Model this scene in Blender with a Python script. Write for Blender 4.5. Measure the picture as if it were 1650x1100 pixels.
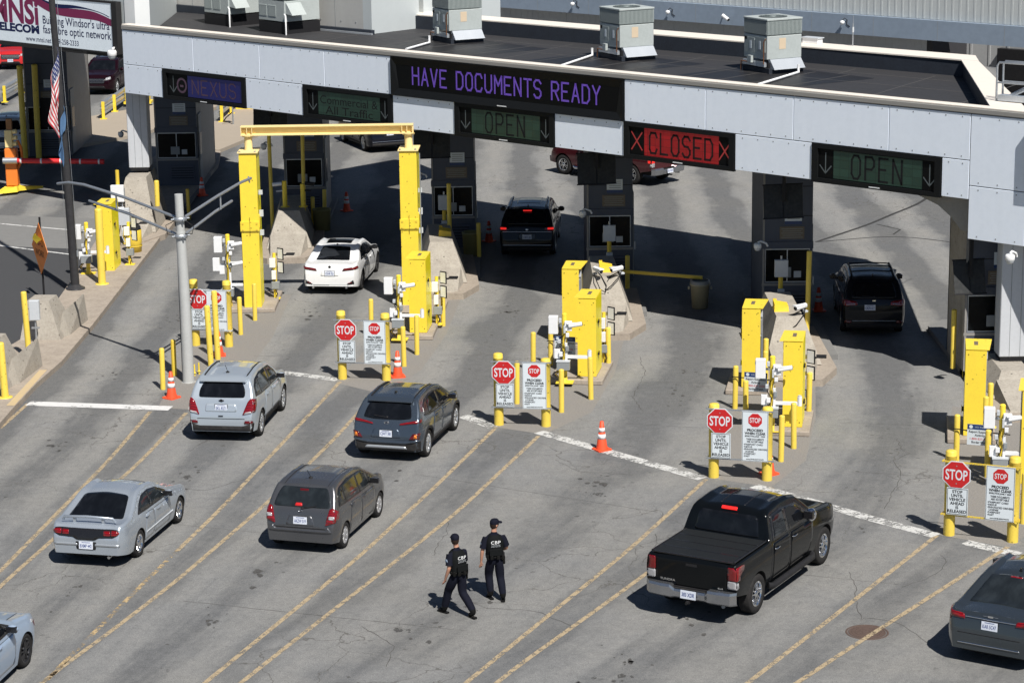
import bpy, bmesh, math, random
from mathutils import Vector, Matrix, geometry
from mathutils.bvhtree import BVHTree
R = math.radians
random.seed(7)
scn = bpy.context.scene
for o in list(bpy.data.objects):
    bpy.data.objects.remove(o)

# ------------------------------------------------------------------ camera
cd = bpy.data.cameras.new("camera")
cam = bpy.data.objects.new("camera", cd)
scn.collection.objects.link(cam)
cd.sensor_width = 36.0
cd.lens = 36.0 * 3854.0 / 1650.0
cd.clip_start = 0.5
cd.clip_end = 3000
TH, ROLL, CH = R(13.54), R(0.8), 16.75
_f = Vector((0, math.cos(TH), -math.sin(TH)))
_r0 = Vector((1, 0, 0)); _u0 = _r0.cross(_f)
_R = _r0 * math.cos(ROLL) - _u0 * math.sin(ROLL)
_U = _r0 * math.sin(ROLL) + _u0 * math.cos(ROLL)
M = Matrix((_R, _U, -_f)).transposed().to_4x4()
M.translation = Vector((0, 0, CH))
cam.matrix_world = M
scn.camera = cam

# ------------------------------------------------------------------ sky and sun
SUN_EL, SUN_AZ = 52.0, -66.0          # direction towards the sun, degrees, azimuth from +x
w = bpy.data.worlds.new("World"); scn.world = w; w.use_nodes = True
nt = w.node_tree; nt.nodes.clear()
sky = nt.nodes.new("ShaderNodeTexSky"); sky.sky_type = 'NISHITA'; sky.sun_disc = False
sky.sun_elevation = R(SUN_EL); sky.sun_rotation = R(90 - SUN_AZ)
sky.air_density = 0.75; sky.dust_density = 0.2; sky.ozone_density = 1.0
bg = nt.nodes.new("ShaderNodeBackground"); bg.inputs[1].default_value = 0.05
out = nt.nodes.new("ShaderNodeOutputWorld")
nt.links.new(sky.outputs[0], bg.inputs[0]); nt.links.new(bg.outputs[0], out.inputs[0])
sl = bpy.data.lights.new("sun", 'SUN'); sl.energy = 5.0; sl.angle = R(0.5); sl.color = (1.0, 0.955, 0.89)
sun = bpy.data.objects.new("sun", sl); scn.collection.objects.link(sun)
sd = Vector((math.cos(R(SUN_AZ)) * math.cos(R(SUN_EL)), math.sin(R(SUN_AZ)) * math.cos(R(SUN_EL)), math.sin(R(SUN_EL))))
sun.rotation_euler = (-sd).to_track_quat('-Z', 'Y').to_euler()
sun.location = (20, 20, 60)
scn.view_settings.view_transform = 'Standard'; scn.view_settings.look = 'None'
scn.view_settings.exposure = 0.30; scn.view_settings.gamma = 1.0
scn.render.engine = 'CYCLES'

# ------------------------------------------------------------------ materials
MATS = {}
def _new(name):
    m = bpy.data.materials.new(name); m.use_nodes = True
    nt = m.node_tree
    b = nt.nodes["Principled BSDF"]
    return m, nt, b
def _n(nt, t, **kw):
    n = nt.nodes.new(t)
    for k, v in kw.items(): setattr(n, k, v)
    return n
def _noise(nt, scale, detail=4, rough=.6, coord='Object', vec=None, sc=None):
    n = _n(nt, "ShaderNodeTexNoise"); n.inputs['Scale'].default_value = scale
    n.inputs['Detail'].default_value = detail; n.inputs['Roughness'].default_value = rough
    if vec is None:
        tc = _n(nt, "ShaderNodeTexCoord"); vec = tc.outputs[coord]
    if sc:
        mp = _n(nt, "ShaderNodeMapping"); mp.inputs['Scale'].default_value = sc
        nt.links.new(vec, mp.inputs['Vector']); vec = mp.outputs[0]
    nt.links.new(vec, n.inputs['Vector'])
    return n.outputs['Fac']
def _ramp(nt, fac, stops):
    r = _n(nt, "ShaderNodeValToRGB"); e = r.color_ramp.elements
    while len(e) < len(stops): e.new(0.5)
    for i, (p, c) in enumerate(stops):
        e[i].position = p; e[i].color = c if len(c) == 4 else (*c, 1)
    nt.links.new(fac, r.inputs[0]); return r.outputs[0]
def _mixc(nt, fac, a, b, mode='MIX'):
    m = _n(nt, "ShaderNodeMix", data_type='RGBA', blend_type=mode)
    if isinstance(fac, (int, float)): m.inputs[0].default_value = fac
    else: nt.links.new(fac, m.inputs[0])
    for i, v in ((6, a), (7, b)):
        if isinstance(v, tuple): m.inputs[i].default_value = (*v[:3], 1)
        else: nt.links.new(v, m.inputs[i])
    return m.outputs[2]
def _math(nt, op, a, b=None, clamp=False):
    m = _n(nt, "ShaderNodeMath", operation=op, use_clamp=clamp)
    for i, v in enumerate((a, b)):
        if v is None: continue
        if isinstance(v, (int, float)): m.inputs[i].default_value = v
        else: nt.links.new(v, m.inputs[i])
    return m.outputs[0]
def _bump(nt, b, h, strength=.3, dist=.01):
    bn = _n(nt, "ShaderNodeBump"); bn.inputs['Strength'].default_value = strength
    bn.inputs['Distance'].default_value = dist
    nt.links.new(h, bn.inputs['Height']); nt.links.new(bn.outputs[0], b.inputs['Normal'])
def mat(name, col, rough=.5, metal=0., dirt=.12, dscale=6., dirtcol=None, bump=0., bscale=40., coat=0., emit=None, es=1., spec=None, sc=None, spots=None):
    """one procedural surface: base colour broken up by two noises, roughness varied, optional bump"""
    if name in MATS: return MATS[name]
    m, nt, b = _new(name)
    n1 = _noise(nt, dscale, 5, .65, sc=sc); n2 = _noise(nt, dscale * 7, 3, .6)
    f = _math(nt, 'MULTIPLY', _math(nt, 'ADD', n1, n2), .5)
    f = _math(nt, 'SUBTRACT', f, .42); f = _math(nt, 'MULTIPLY', f, 5 * dirt, clamp=True)
    dc = dirtcol or tuple(c * .45 for c in col)
    c = _mixc(nt, f, tuple(col), tuple(dc))
    if spots:
        vo = _n(nt, 'ShaderNodeTexVoronoi'); vo.inputs['Scale'].default_value = spots; tcv = _n(nt, 'ShaderNodeTexCoord'); nt.links.new(tcv.outputs['Object'], vo.inputs['Vector'])
        sf = _math(nt, 'LESS_THAN', _math(nt, 'ADD', vo.outputs['Distance'], _math(nt, 'MULTIPLY', n2, .25)), .235)
        c = _mixc(nt, _math(nt, 'MULTIPLY', sf, .7), c, tuple(x * .3 + .01 for x in dc))
    nt.links.new(c, b.inputs['Base Color'])
    b.inputs['Metallic'].default_value = metal
    if spec is None: spec = .10 if (max(col) < .09 and rough > .3) else (.25 if rough > .65 else .5)
    b.inputs['Specular IOR Level'].default_value = spec
    r = _math(nt, 'ADD', _math(nt, 'MULTIPLY', f, .25), rough)
    nt.links.new(r, b.inputs['Roughness'])
    if coat: b.inputs['Coat Weight'].default_value = coat; b.inputs['Coat Roughness'].default_value = .04
    if bump: _bump(nt, b, _noise(nt, bscale, 4, .6), bump, .01)
    if emit: b.inputs['Emission Color'].default_value = (*emit, 1); b.inputs['Emission Strength'].default_value = es
    MATS[name] = m; return m

YEL = mat('yellow_paint', (.88, .66, .055), .38, dirt=.24, dscale=3.5, dirtcol=(.58, .39, .05), spots=5)
YELB = mat('bollard_yellow', (.80, .60, .085), .42, dirt=.28, dscale=4, dirtcol=(.50, .34, .06), spots=6)
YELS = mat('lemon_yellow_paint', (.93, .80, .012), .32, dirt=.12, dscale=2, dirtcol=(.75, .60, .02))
YEL2 = mat('faded_yellow_paint', (.72, .52, .05), .5, dirt=.35, dscale=5, dirtcol=(.5, .33, .05))
CREAM = mat('sunbleached_yellow_paint', (.88, .70, .33), .5, dirt=.2, dscale=4, dirtcol=(.68, .46, .12))
WHITE = mat('white_plastic', (.78, .79, .80), .4, dirt=.1)
GREYP = mat('light_grey_plastic', (.52, .55, .58), .45, dirt=.15)
GREYD = mat('grey_box_metal', (.26, .28, .29), .5, dirt=.2)
STEEL = mat('galvanised_steel', (.50, .53, .56), .42, metal=.75, dirt=.25, dscale=9)
LAMPG = mat('weathered_grey_pole', (.50, .51, .50), .55, dirt=.2, dscale=5, metal=.15)
BLACK = mat('black_plastic', (.018, .018, .02), .45, dirt=.2, dirtcol=(.05, .05, .05))
BLACKG = mat('gloss_black', (.012, .012, .014), .2, dirt=.1, dirtcol=(.04, .04, .04))
RUBBER = mat('rubber', (.022, .022, .023), .75, dirt=.4, dirtcol=(.06, .055, .05), dscale=12)
POLEB = mat('black_pole_paint', (.035, .035, .038), .35, dirt=.25, dirtcol=(.09, .09, .09))
CONC = mat('barrier_concrete', (.38, .35, .30), .85, dirt=.5, dscale=2.5, dirtcol=(.20, .175, .15), bump=.35, bscale=30, spots=4)
KERB = mat('kerb_concrete', (.37, .32, .265), .9, dirt=.5, dscale=2.2, dirtcol=(.19, .16, .135), bump=.4, bscale=35)
KERBY = mat('kerb_worn_yellow', (.52, .40, .22), .85, dirt=.5, dscale=2.5, dirtcol=(.42, .34, .27), bump=.3)
SIGNW = mat('sign_white', (.66, .72, .76), .35, dirt=.06)
SIGNR = mat('sign_red', (.52, .018, .02), .35, dirt=.06, dirtcol=(.4, .02, .02))
INK = mat('sign_ink', (.015, .015, .017), .5, dirt=.05)
ORANGE = mat('cone_orange', (.85, .09, .03), .5, dirt=.15, dirtcol=(.45, .07, .03))
CONEW = mat('cone_reflective_white', (.8, .8, .8), .35, dirt=.1)
REDARM = mat('red_reflective', (.72, .03, .035), .4, dirt=.15)
LORANGE = mat('orange_paint', (.85, .22, .03), .45, dirt=.2)
CHROME = mat('chrome', (.75, .76, .78), .12, metal=1., dirt=.05)
ALLOY = mat('alloy_wheel', (.60, .61, .62), .25, metal=.85, dirt=.15)
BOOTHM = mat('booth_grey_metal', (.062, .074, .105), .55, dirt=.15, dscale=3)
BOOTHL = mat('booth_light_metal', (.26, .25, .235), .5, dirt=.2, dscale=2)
SOFFIT = mat('soffit_dark', (.05, .05, .055), .7)

def glass_mat(name, col=(.012, .014, .018), rough=.04, spec=.6):
    if name in MATS: return MATS[name]
    m, nt, b = _new(name)
    n = _noise(nt, 1.7, 3, .55, sc=(1, 2.2, 2.2))
    c = _ramp(nt, n, [(.40, tuple(x * .75 for x in col)), (.55, col), (.68, tuple(min(1, x * 1.35 + .001) for x in col))])
    nt.links.new(c, b.inputs['Base Color'])
    b.inputs['Roughness'].default_value = rough; b.inputs['Specular IOR Level'].default_value = spec
    MATS[name] = m; return m
GLASS = glass_mat('tinted_glass', (.006, .007, .009), .04, .35)
GLASSL = glass_mat('clear_car_glass', (.016, .020, .023), .04, .45)
BOOTHG = glass_mat('booth_glass', (.004, .005, .006), .25, .12)

def paint(name, col, metal=.5, rough=.3, flake=.04):
    if name in MATS: return MATS[name]
    m, nt, b = _new(name)
    if max(col) < .03: b.inputs['Specular IOR Level'].default_value = .12
    n = _noise(nt, 3.0, 4, .6); n2 = _noise(nt, 600, 1, .5)
    c = _mixc(nt, _math(nt, 'MULTIPLY', n, .22), tuple(col), tuple(min(1, x * .72 + .02 * min(1, max(col) * 6)) for x in col))
    nt.links.new(c, b.inputs['Base Color'])
    b.inputs['Metallic'].default_value = metal
    nt.links.new(_math(nt, 'ADD', _math(nt, 'MULTIPLY', n, .14), rough - .05), b.inputs['Roughness'])
    b.inputs['Coat Weight'].default_value = .85 if max(col) > .05 else (.5 if max(col) > .03 else .28); b.inputs['Coat Roughness'].default_value = .05
    _bump(nt, b, n2, flake, .002)
    MATS[name] = m; return m
def lamp_mat(name, col, es=0.):
    if name in MATS: return MATS[name]
    m, nt, b = _new(name)
    wv = _n(nt, "ShaderNodeTexWave"); wv.inputs['Scale'].default_value = 14
    tc = _n(nt, "ShaderNodeTexCoord"); nt.links.new(tc.outputs['Object'], wv.inputs['Vector'])
    c = _mixc(nt, wv.outputs['Fac'], tuple(x * .45 for x in col), tuple(col)); nt.links.new(c, b.inputs['Base Color'])
    b.inputs['Roughness'].default_value = .12; b.inputs['Coat Weight'].default_value = 1.
    if es: b.inputs['Emission Color'].default_value = (*col, 1); b.inputs['Emission Strength'].default_value = es
    MATS[name] = m; return m
TAILR = lamp_mat('tail_lamp_red', (.25, .004, .006))
TAILD = lamp_mat('tail_lamp_dark_red', (.12, .004, .005))
TAILLIT = lamp_mat('tail_lamp_lit', (.8, .02, .015), .75)
TAILC = lamp_mat('lamp_clear', (.55, .55, .57))
TAILA = lamp_mat('lamp_amber', (.8, .22, .02))

# ------------------------------------------------------------------ mesh helpers
COL = scn.collection
def setp(o, label=None, cat=None, group=None, kind=None):
    if label: o['label'] = label
    if cat: o['category'] = cat
    if group: o['group'] = group
    if kind: o['kind'] = kind
    return o
def thing(name, label, cat, loc=(0, 0, 0), rz=0., group=None):
    o = bpy.data.objects.new(name, None); COL.objects.link(o)
    o.empty_display_size = .3
    o.location = loc; o.rotation_euler = (0, 0, rz)
    return setp(o, label, cat, group)

class MB:
    def __init__(s): s.v = []; s.f = []; s.m = []; s.mats = []; s.sm = []; s.M = None
    def mi(s, m):
        if m not in s.mats: s.mats.append(m)
        return s.mats.index(m)
    def add(s, vs, fs, m, smooth=False, T=None):
        b = len(s.v)
        for v in vs:
            v = Vector(v)
            if T is not None: v = T @ v
            if s.M is not None: v = s.M @ v
            s.v.append(v)
        i = s.mi(m)
        for f in fs: s.f.append([b + k for k in f]); s.m.append(i); s.sm.append(smooth)
        return s
    def box(s, a, b, m, T=None, bev=0.):
        x0, y0, z0 = a; x1, y1, z1 = b
        if x0 > x1: x0, x1 = x1, x0
        if y0 > y1: y0, y1 = y1, y0
        if z0 > z1: z0, z1 = z1, z0
        if bev <= 0 or min(x1 - x0, y1 - y0, z1 - z0) < 2.2 * bev:
            v = [(x, y, z) for z in (z0, z1) for y in (y0, y1) for x in (x0, x1)]
            return s.add(v, [(0, 2, 3, 1), (4, 5, 7, 6), (0, 1, 5, 4), (2, 6, 7, 3), (0, 4, 6, 2), (1, 3, 7, 5)], m, T=T)
        c = bev
        v = []; idx = {}
        for ix, x in enumerate((x0, x1)):
            for iy, y in enumerate((y0, y1)):
                for iz, z in enumerate((z0, z1)):
                    sx = 1 if ix == 0 else -1; sy = 1 if iy == 0 else -1; sz = 1 if iz == 0 else -1
                    for k, p in enumerate(((x, y + c * sy, z + c * sz), (x + c * sx, y, z + c * sz), (x + c * sx, y + c * sy, z))):
                        idx[(ix, iy, iz, k)] = len(v); v.append(p)
        F = []
        for ix in (0, 1): F.append([idx[(ix, a_, b_, 0)] for a_, b_ in ((0, 0), (1, 0), (1, 1), (0, 1))][::(1 if ix else -1)])
        for iy in (0, 1): F.append([idx[(a_, iy, b_, 1)] for a_, b_ in ((0, 0), (1, 0), (1, 1), (0, 1))][::(-1 if iy else 1)])
        for iz in (0, 1): F.append([idx[(a_, b_, iz, 2)] for a_, b_ in ((0, 0), (1, 0), (1, 1), (0, 1))][::(1 if iz else -1)])
        for a_ in (0, 1):
            for b_ in (0, 1):
                F.append([idx[(0, a_, b_, 1)], idx[(1, a_, b_, 1)], idx[(1, a_, b_, 2)], idx[(0, a_, b_, 2)]])
                F.append([idx[(a_, 0, b_, 0)], idx[(a_, 1, b_, 0)], idx[(a_, 1, b_, 2)], idx[(a_, 0, b_, 2)]])
                F.append([idx[(a_, b_, 0, 0)], idx[(a_, b_, 1, 0)], idx[(a_, b_, 1, 1)], idx[(a_, b_, 0, 1)]])
                for c_ in (0, 1): F.append([idx[(a_, b_, c_, k)] for k in (0, 1, 2)])
        return s.add(v, F, m, T=T)
    def tube(s, pts, r, m, n=10, cap=True, T=None):
        pts = [Vector(p) for p in pts]
        if not isinstance(r, (list, tuple)): r = [r] * len(pts)
        vs = []; fs = []
        up = None
        for i, p in enumerate(pts):
            d = (pts[min(i + 1, len(pts) - 1)] - pts[max(i - 1, 0)]).normalized()
            if up is None: up = Vector((0, 0, 1)) if abs(d.z) < .9 else Vector((0, 1, 0))
            a = d.cross(up).normalized(); up = a.cross(d).normalized(); b = up
            for k in range(n):
                t = 2 * math.pi * k / n
                vs.append(p + (a * math.cos(t) + b * math.sin(t)) * r[i])
        for i in range(len(pts) - 1):
            for k in range(n):
                k2 = (k + 1) % n
                fs.append((i * n + k, i * n + k2, (i + 1) * n + k2, (i + 1) * n + k))
        s.add(vs, fs, m, True, T)
        if cap:
            s.add(vs[:n], [tuple(range(n))], m, False, T)
            s.add(vs[-n:], [tuple(range(n - 1, -1, -1))], m, False, T)
        return s
    def cyl(s, a, b, r, m, n=14, r2=None, T=None):
        return s.tube([a, b], [r, r if r2 is None else r2], m, n, True, T)
    def lathe(s, prof, m, n=20, T=None, smooth=True):
        vs = []; fs = []
        for (r, z) in prof:
            for k in range(n):
                t = 2 * math.pi * k / n; vs.append((r * math.cos(t), r * math.sin(t), z))
        for i in range(len(prof) - 1):
            for k in range(n):
                k2 = (k + 1) % n
                fs.append((i * n + k, i * n + k2, (i + 1) * n + k2, (i + 1) * n + k))
        return s.add(vs, fs, m, smooth, T)
    def prism(s, poly, h, m, T=None, z0=0.):
        """polygon in the xy plane extruded along z"""
        n = len(poly)
        vs = [(x, y, z0) for x, y in poly] + [(x, y, z0 + h) for x, y in poly]
        fs = [tuple(range(n - 1, -1, -1)), tuple(range(n, 2 * n))] + [(i, (i + 1) % n, n + (i + 1) % n, n + i) for i in range(n)]
        return s.add(vs, fs, m, T=T)
    def hexa(s, bot, top, m, T=None):
        vs = list(bot) + list(top)
        return s.add(vs, [(3, 2, 1, 0), (4, 5, 6, 7), (0, 1, 5, 4), (1, 2, 6, 5), (2, 3, 7, 6), (3, 0, 4, 7)], m, T=T)
    def build(s, name, parent=None, fix=True):
        me = bpy.data.meshes.new(name)
        me.from_pydata([tuple(v) for v in s.v], [], s.f)
        for m in s.mats: me.materials.append(m)
        me.polygons.foreach_set('material_index', s.m)
        me.polygons.foreach_set('use_smooth', s.sm)
        me.update()
        if fix:
            bm = bmesh.new(); bm.from_mesh(me); bmesh.ops.recalc_face_normals(bm, faces=bm.faces); bm.to_mesh(me); bm.free()
        o = bpy.data.objects.new(name, me); COL.objects.link(o)
        if parent: o.parent = parent
        return o
def TR(x, y, z=0., rz=0., rx=0., ry=0.):
    return Matrix.Translation((x, y, z)) @ Matrix.Rotation(rz, 4, 'Z') @ Matrix.Rotation(ry, 4, 'Y') @ Matrix.Rotation(rx, 4, 'X')
def copy_tree(o, parent=None):
    c = o.copy(); COL.objects.link(c); c.parent = parent
    for ch in list(o.children): copy_tree(ch, c)
    return c
_TXT = {}
def text_mesh(txt, size=1., bold=0., width=None, align='CENTER', spacing=1.):
    """letters as flat outlines: list of verts, faces, centred on origin (x) with baseline centred (y)"""
    cu = bpy.data.curves.new('t', 'FONT'); cu.body = txt; cu.size = size; cu.offset = bold
    cu.align_x = align; cu.align_y = 'CENTER'; cu.space_character = spacing; cu.resolution_u = 3
    o = bpy.data.objects.new('t', cu); COL.objects.link(o)
    dg = bpy.context.evaluated_depsgraph_get(); me = bpy.data.meshes.new_from_object(o.evaluated_get(dg))
    vs = [v.co.copy() for v in me.vertices]; fs = [tuple(p.vertices) for p in me.polygons]
    bpy.data.objects.remove(o); bpy.data.curves.remove(cu); bpy.data.meshes.remove(me)
    if vs:
        x0 = min(v.x for v in vs); x1 = max(v.x for v in vs); y0 = min(v.y for v in vs); y1 = max(v.y for v in vs)
        for v in vs: v.y -= (y0 + y1) / 2
        if align == 'CENTER':
            for v in vs: v.x -= (x0 + x1) / 2
        if width:
            k = width / (x1 - x0)
            for v in vs: v.x *= k
    return vs, fs
def put_text(mb, txt, size, m, T, **kw):
    vs, fs = text_mesh(txt, size, **kw)
    mb.add(vs, fs, m, T=T)
# upright sign plane: local x right, y up on the sign -> world; normal along -y of the frame
UP = Matrix.Rotation(R(90), 4, 'X')
# ------------------------------------------------------------------ ground
LANES = {  # painted lane lines in world metres
 'l0': [(-13.48, 60.61), (-13.23, 63.11)],
 'l1a': [(-11.36, 46.53), (-11.12, 49.05), (-10.86, 51.21), (-10.11, 57.55), (-9.75, 62.09)],
 'l1b': [(-11.11, 46.52), (-10.93, 48.12), (-10.60, 49.86), (-9.28, 57.51), (-8.76, 61.91)],
 'l2a': [(-7.45, 50.3), (-6.89, 53.05), (-4.84, 65.01)],
 'l2f': [(-8.94, 42.57), (-7.88, 48.19), (-7.45, 50.3)],
 'l2b': [(-9.24, 41.59), (-9.02, 42.57), (-8.27, 44.76), (-7.23, 48.16), (-5.86, 53.48), (-4.93, 57.57), (-4.58, 59.20), (-3.97, 62.61)],
 'l3a': [(-5.89, 42.39), (-3.42, 49.63), (-2.80, 51.75), (-1.90, 54.78), (-0.44, 60.05)],
 'l3b': [(-5.23, 42.30), (-5.10, 42.68), (-2.19, 50.43), (-1.28, 52.93), (0.65, 59.16)],
 'l4a': [(-1.30, 41.45), (-0.96, 42.21), (2.60, 50.14), (4.62, 55.13)],
 'l4b': [(-0.72, 41.43), (-0.38, 42.28), (2.47, 47.68), (2.82, 48.42), (6.14, 54.39)],
 'l5a': [(3.78, 41.11), (4.32, 42.01), (6.35, 45.45), (9.38, 50.62)],
 'l5b': [(4.70, 41.23), (5.25, 41.97), (6.04, 43.13), (10.77, 49.73)],
}
STOPL = [[(-13.23, 63.11), (-9.24, 62.38)], [(-6.56, 66.16), (-4.91, 65.22)], [(-1.34, 61.20), (-0.52, 60.06)],
         [(0.66, 59.52), (4.54, 55.18)], [(5.71, 54.51), (6.83, 53.37), (8.06, 51.90), (9.35, 50.58)], [(9.9, 50.1), (10.9, 49.2)]]
# boundaries between lanes (x as a function of y), used only to let wear follow the lanes
BND = [
 [(-17.5, 30), (-15.0, 48), (-13.4, 60), (-12.9, 72), (-12.9, 200)],
 [(-13.5, 30), (-11.1, 47.5), (-9.3, 62), (-8.5, 72), (-7.9, 84), (-7.9, 200)],
 [(-12.0, 30), (-9.0, 42.5), (-6.5, 53), (-4.3, 64), (-3.1, 72), (-2.0, 84), (-2.0, 200)],
 [(-10.5, 30), (-5.6, 42.4), (-2.0, 52.3), (0.1, 60), (2.1, 66), (3.2, 76), (3.2, 200)],
 [(-7.0, 30), (-0.7, 42.2), (3.1, 49.5), (5.3, 55), (7.2, 61), (8.4, 70), (8.4, 200)],
 [(-3.0, 30), (4.8, 42), (8.0, 47), (10.2, 50.5), (12.6, 57), (13.7, 65), (13.7, 200)],
 [(3.0, 30), (11, 40), (14.5, 46), (17, 52), (18.5, 60), (18.5, 200)],
]
def _bx(k, y):
    p = BND[k]
    if y <= p[0][1]: return p[0][0]
    for a, b in zip(p, p[1:]):
        if y <= b[1]: return a[0] + (b[0] - a[0]) * (y - a[1]) / (b[1] - a[1])
    return p[-1][0]
def lane_u(x, y):
    b = [_bx(k, y) for k in range(7)]
    if x <= b[0]: return (x - b[0]) / 4.5
    for k in range(6):
        if x <= b[k + 1]: return k + (x - b[k]) / max(.1, b[k + 1] - b[k])
    return 6 + (x - b[6]) / 4.5

def asphalt():
    m, nt, b = _new('worn_concrete_road')
    uvn = _n(nt, "ShaderNodeUVMap"); uvn.uv_map = 'lane'
    sep = _n(nt, "ShaderNodeSeparateXYZ"); nt.links.new(uvn.outputs[0], sep.inputs[0])
    u, v = sep.outputs[0], sep.outputs[1]
    tc = _n(nt, "ShaderNodeTexCoord"); P = tc.outputs['Object']
    # two lighter wheel tracks and a dark oily middle in each lane, blotted by noise
    t = _math(nt, 'FRACT', u)
    big = _noise(nt, .22, 4, .6, vec=P); mid = _noise(nt, 1.3, 5, .65, vec=P)
    wob = _math(nt, 'MULTIPLY', _math(nt, 'SUBTRACT', big, .5), .35)
    tt = _math(nt, 'ADD', t, wob)
    c = _math(nt, 'COSINE', _math(nt, 'MULTIPLY', tt, 4 * math.pi))   # 1 at edges and middle, -1 in tracks
    band = _math(nt, 'MULTIPLY_ADD', c, .5); 
    band_n = band.node; band_n.inputs[2].default_value = .5
    # streaky noise stretched along the lane
    cmb = _n(nt, "ShaderNodeCombineXYZ"); nt.links.new(_math(nt, 'MULTIPLY', u, 5.), cmb.inputs[0]); nt.links.new(_math(nt, 'MULTIPLY', v, .12), cmb.inputs[1])
    streak = _noise(nt, 2.2, 4, .6, vec=cmb.outputs[0])
    amp = _ramp_f(nt, v, 54, 66); amp = _math(nt, 'ADD', _math(nt, 'MULTIPLY', amp, .45), .22)
    f = _math(nt, 'ADD', _math(nt, 'ADD', _math(nt, 'MULTIPLY', band, amp), _math(nt, 'SUBTRACT', .34, _math(nt, 'MULTIPLY', amp, .5))), _math(nt, 'MULTIPLY', streak, .62))
    f = _math(nt, 'ADD', f, _math(nt, 'MULTIPLY', mid, .35))
    col = _ramp(nt, f, [(.46, (.240, .239, .232)), (.76, (.200, .202, .200)), (1.12, (.133, .136, .139))])
    m2 = _noise(nt, 4.5, 6, .72, vec=P); m3 = _noise(nt, 14, 4, .7, vec=P)
    mot = _ramp(nt, _math(nt, 'MULTIPLY', _math(nt, 'ADD', m2, m3), .5), [(.36, (.80, .80, .80)), (.50, (1., 1., 1.)), (.64, (1.15, 1.14, 1.12))])
    col = _mixc(nt, 1., col, mot, 'MULTIPLY')
    # warmer, paler slab zones
    zone = _ramp(nt, big, [(.42, (1.0, .99, .97)), (.60, (.94, .945, .955))])
    col = _mixc(nt, 1., col, zone, 'MULTIPLY')
    # fine aggregate speckle
    sp = _noise(nt, 38, 3, .75, vec=P); sp2 = _noise(nt, 140, 2, .8, vec=P)
    spk = _ramp(nt, _math(nt, 'MULTIPLY', _math(nt, 'ADD', sp, sp2), .5), [(.36, (.42, .42, .42)), (.48, (.96, .96, .96)), (.62, (1.50, 1.48, 1.45))])
    col = _mixc(nt, .85, col, spk, 'MULTIPLY')
    # oil drips: small dark spots crowding the lane middle
    vo = _n(nt, "ShaderNodeTexVoronoi"); vo.inputs['Scale'].default_value = 2.3
    nt.links.new(P, vo.inputs['Vector'])
    gate = _math(nt, 'SUBTRACT', 1., _math(nt, 'MULTIPLY', _math(nt, 'ABSOLUTE', _math(nt, 'SUBTRACT', t, .5)), 3.6), clamp=True)
    drip = _math(nt, 'LESS_THAN', _math(nt, 'ADD', vo.outputs['Distance'], _math(nt, 'MULTIPLY', m3, .30)), .27)
    n3 = _noise(nt, .5, 3, .6, vec=P)
    drip = _math(nt, 'MULTIPLY', _math(nt, 'MULTIPLY', drip, gate), _ramp_f(nt, n3, .44, .52))
    col = _mixc(nt, _math(nt, 'MULTIPLY', drip, .75), col, (.058, .056, .054))
    # hairline crazing
    v2 = _n(nt, "ShaderNodeTexVoronoi", feature='DISTANCE_TO_EDGE'); v2.inputs['Scale'].default_value = .55
    wp = _n(nt, "ShaderNodeVectorMath", operation='ADD')
    nn = _n(nt, "ShaderNodeTexNoise"); nn.inputs['Scale'].default_value = 1.3; nn.inputs['Detail'].default_value = 5
    nt.links.new(P, nn.inputs['Vector'])
    nt.links.new(P, wp.inputs[0]); nt.links.new(nn.outputs['Color'], wp.inputs[1]); nt.links.new(wp.outputs[0], v2.inputs['Vector'])
    cr = _math(nt, 'LESS_THAN', v2.outputs['Distance'], .0065)
    cr = _math(nt, 'MULTIPLY', cr, _ramp_f(nt, _noise(nt, .16, 2, .5, vec=P), .50, .60))
    col = _mixc(nt, _math(nt, 'MULTIPLY', cr, .72), col, (.09, .086, .08))
    nt.links.new(col, b.inputs['Base Color'])
    b.inputs['Roughness'].default_value = .88; b.inputs['Specular IOR Level'].default_value = .15
    _bump(nt, b, _math(nt, 'ADD', sp, sp2), .35, .006)
    return m
def _ramp_f(nt, fac, a, b_):
    mr = _n(nt, "ShaderNodeMapRange"); mr.inputs[1].default_value = a; mr.inputs[2].default_value = b_
    nt.links.new(fac, mr.inputs[0]); return mr.outputs[0]
ROAD = asphalt()

def make_ground():
    xs = [-900, -300, -120, -60] + [-40 + i for i in range(81)] + [60, 120, 300, 900]
    ys = [-300, 0, 20, 30] + [36 + i for i in range(110)] + [160, 200, 300, 600, 1500]
    vs = [(x, y, 0) for y in ys for x in xs]
    nx = len(xs)
    fs = [(j * nx + i, j * nx + i + 1, (j + 1) * nx + i + 1, (j + 1) * nx + i) for j in range(len(ys) - 1) for i in range(nx - 1)]
    me = bpy.data.meshes.new('ground'); me.from_pydata(vs, [], fs); me.materials.append(ROAD)
    uv = me.uv_layers.new(name='lane')
    for l in me.loops:
        x, y, _z = vs[l.vertex_index]; uv.data[l.index].uv = (lane_u(x, y), y)
    o = bpy.data.objects.new('road', me); COL.objects.link(o); setp(o, kind='structure')
    return o
make_ground()

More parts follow.
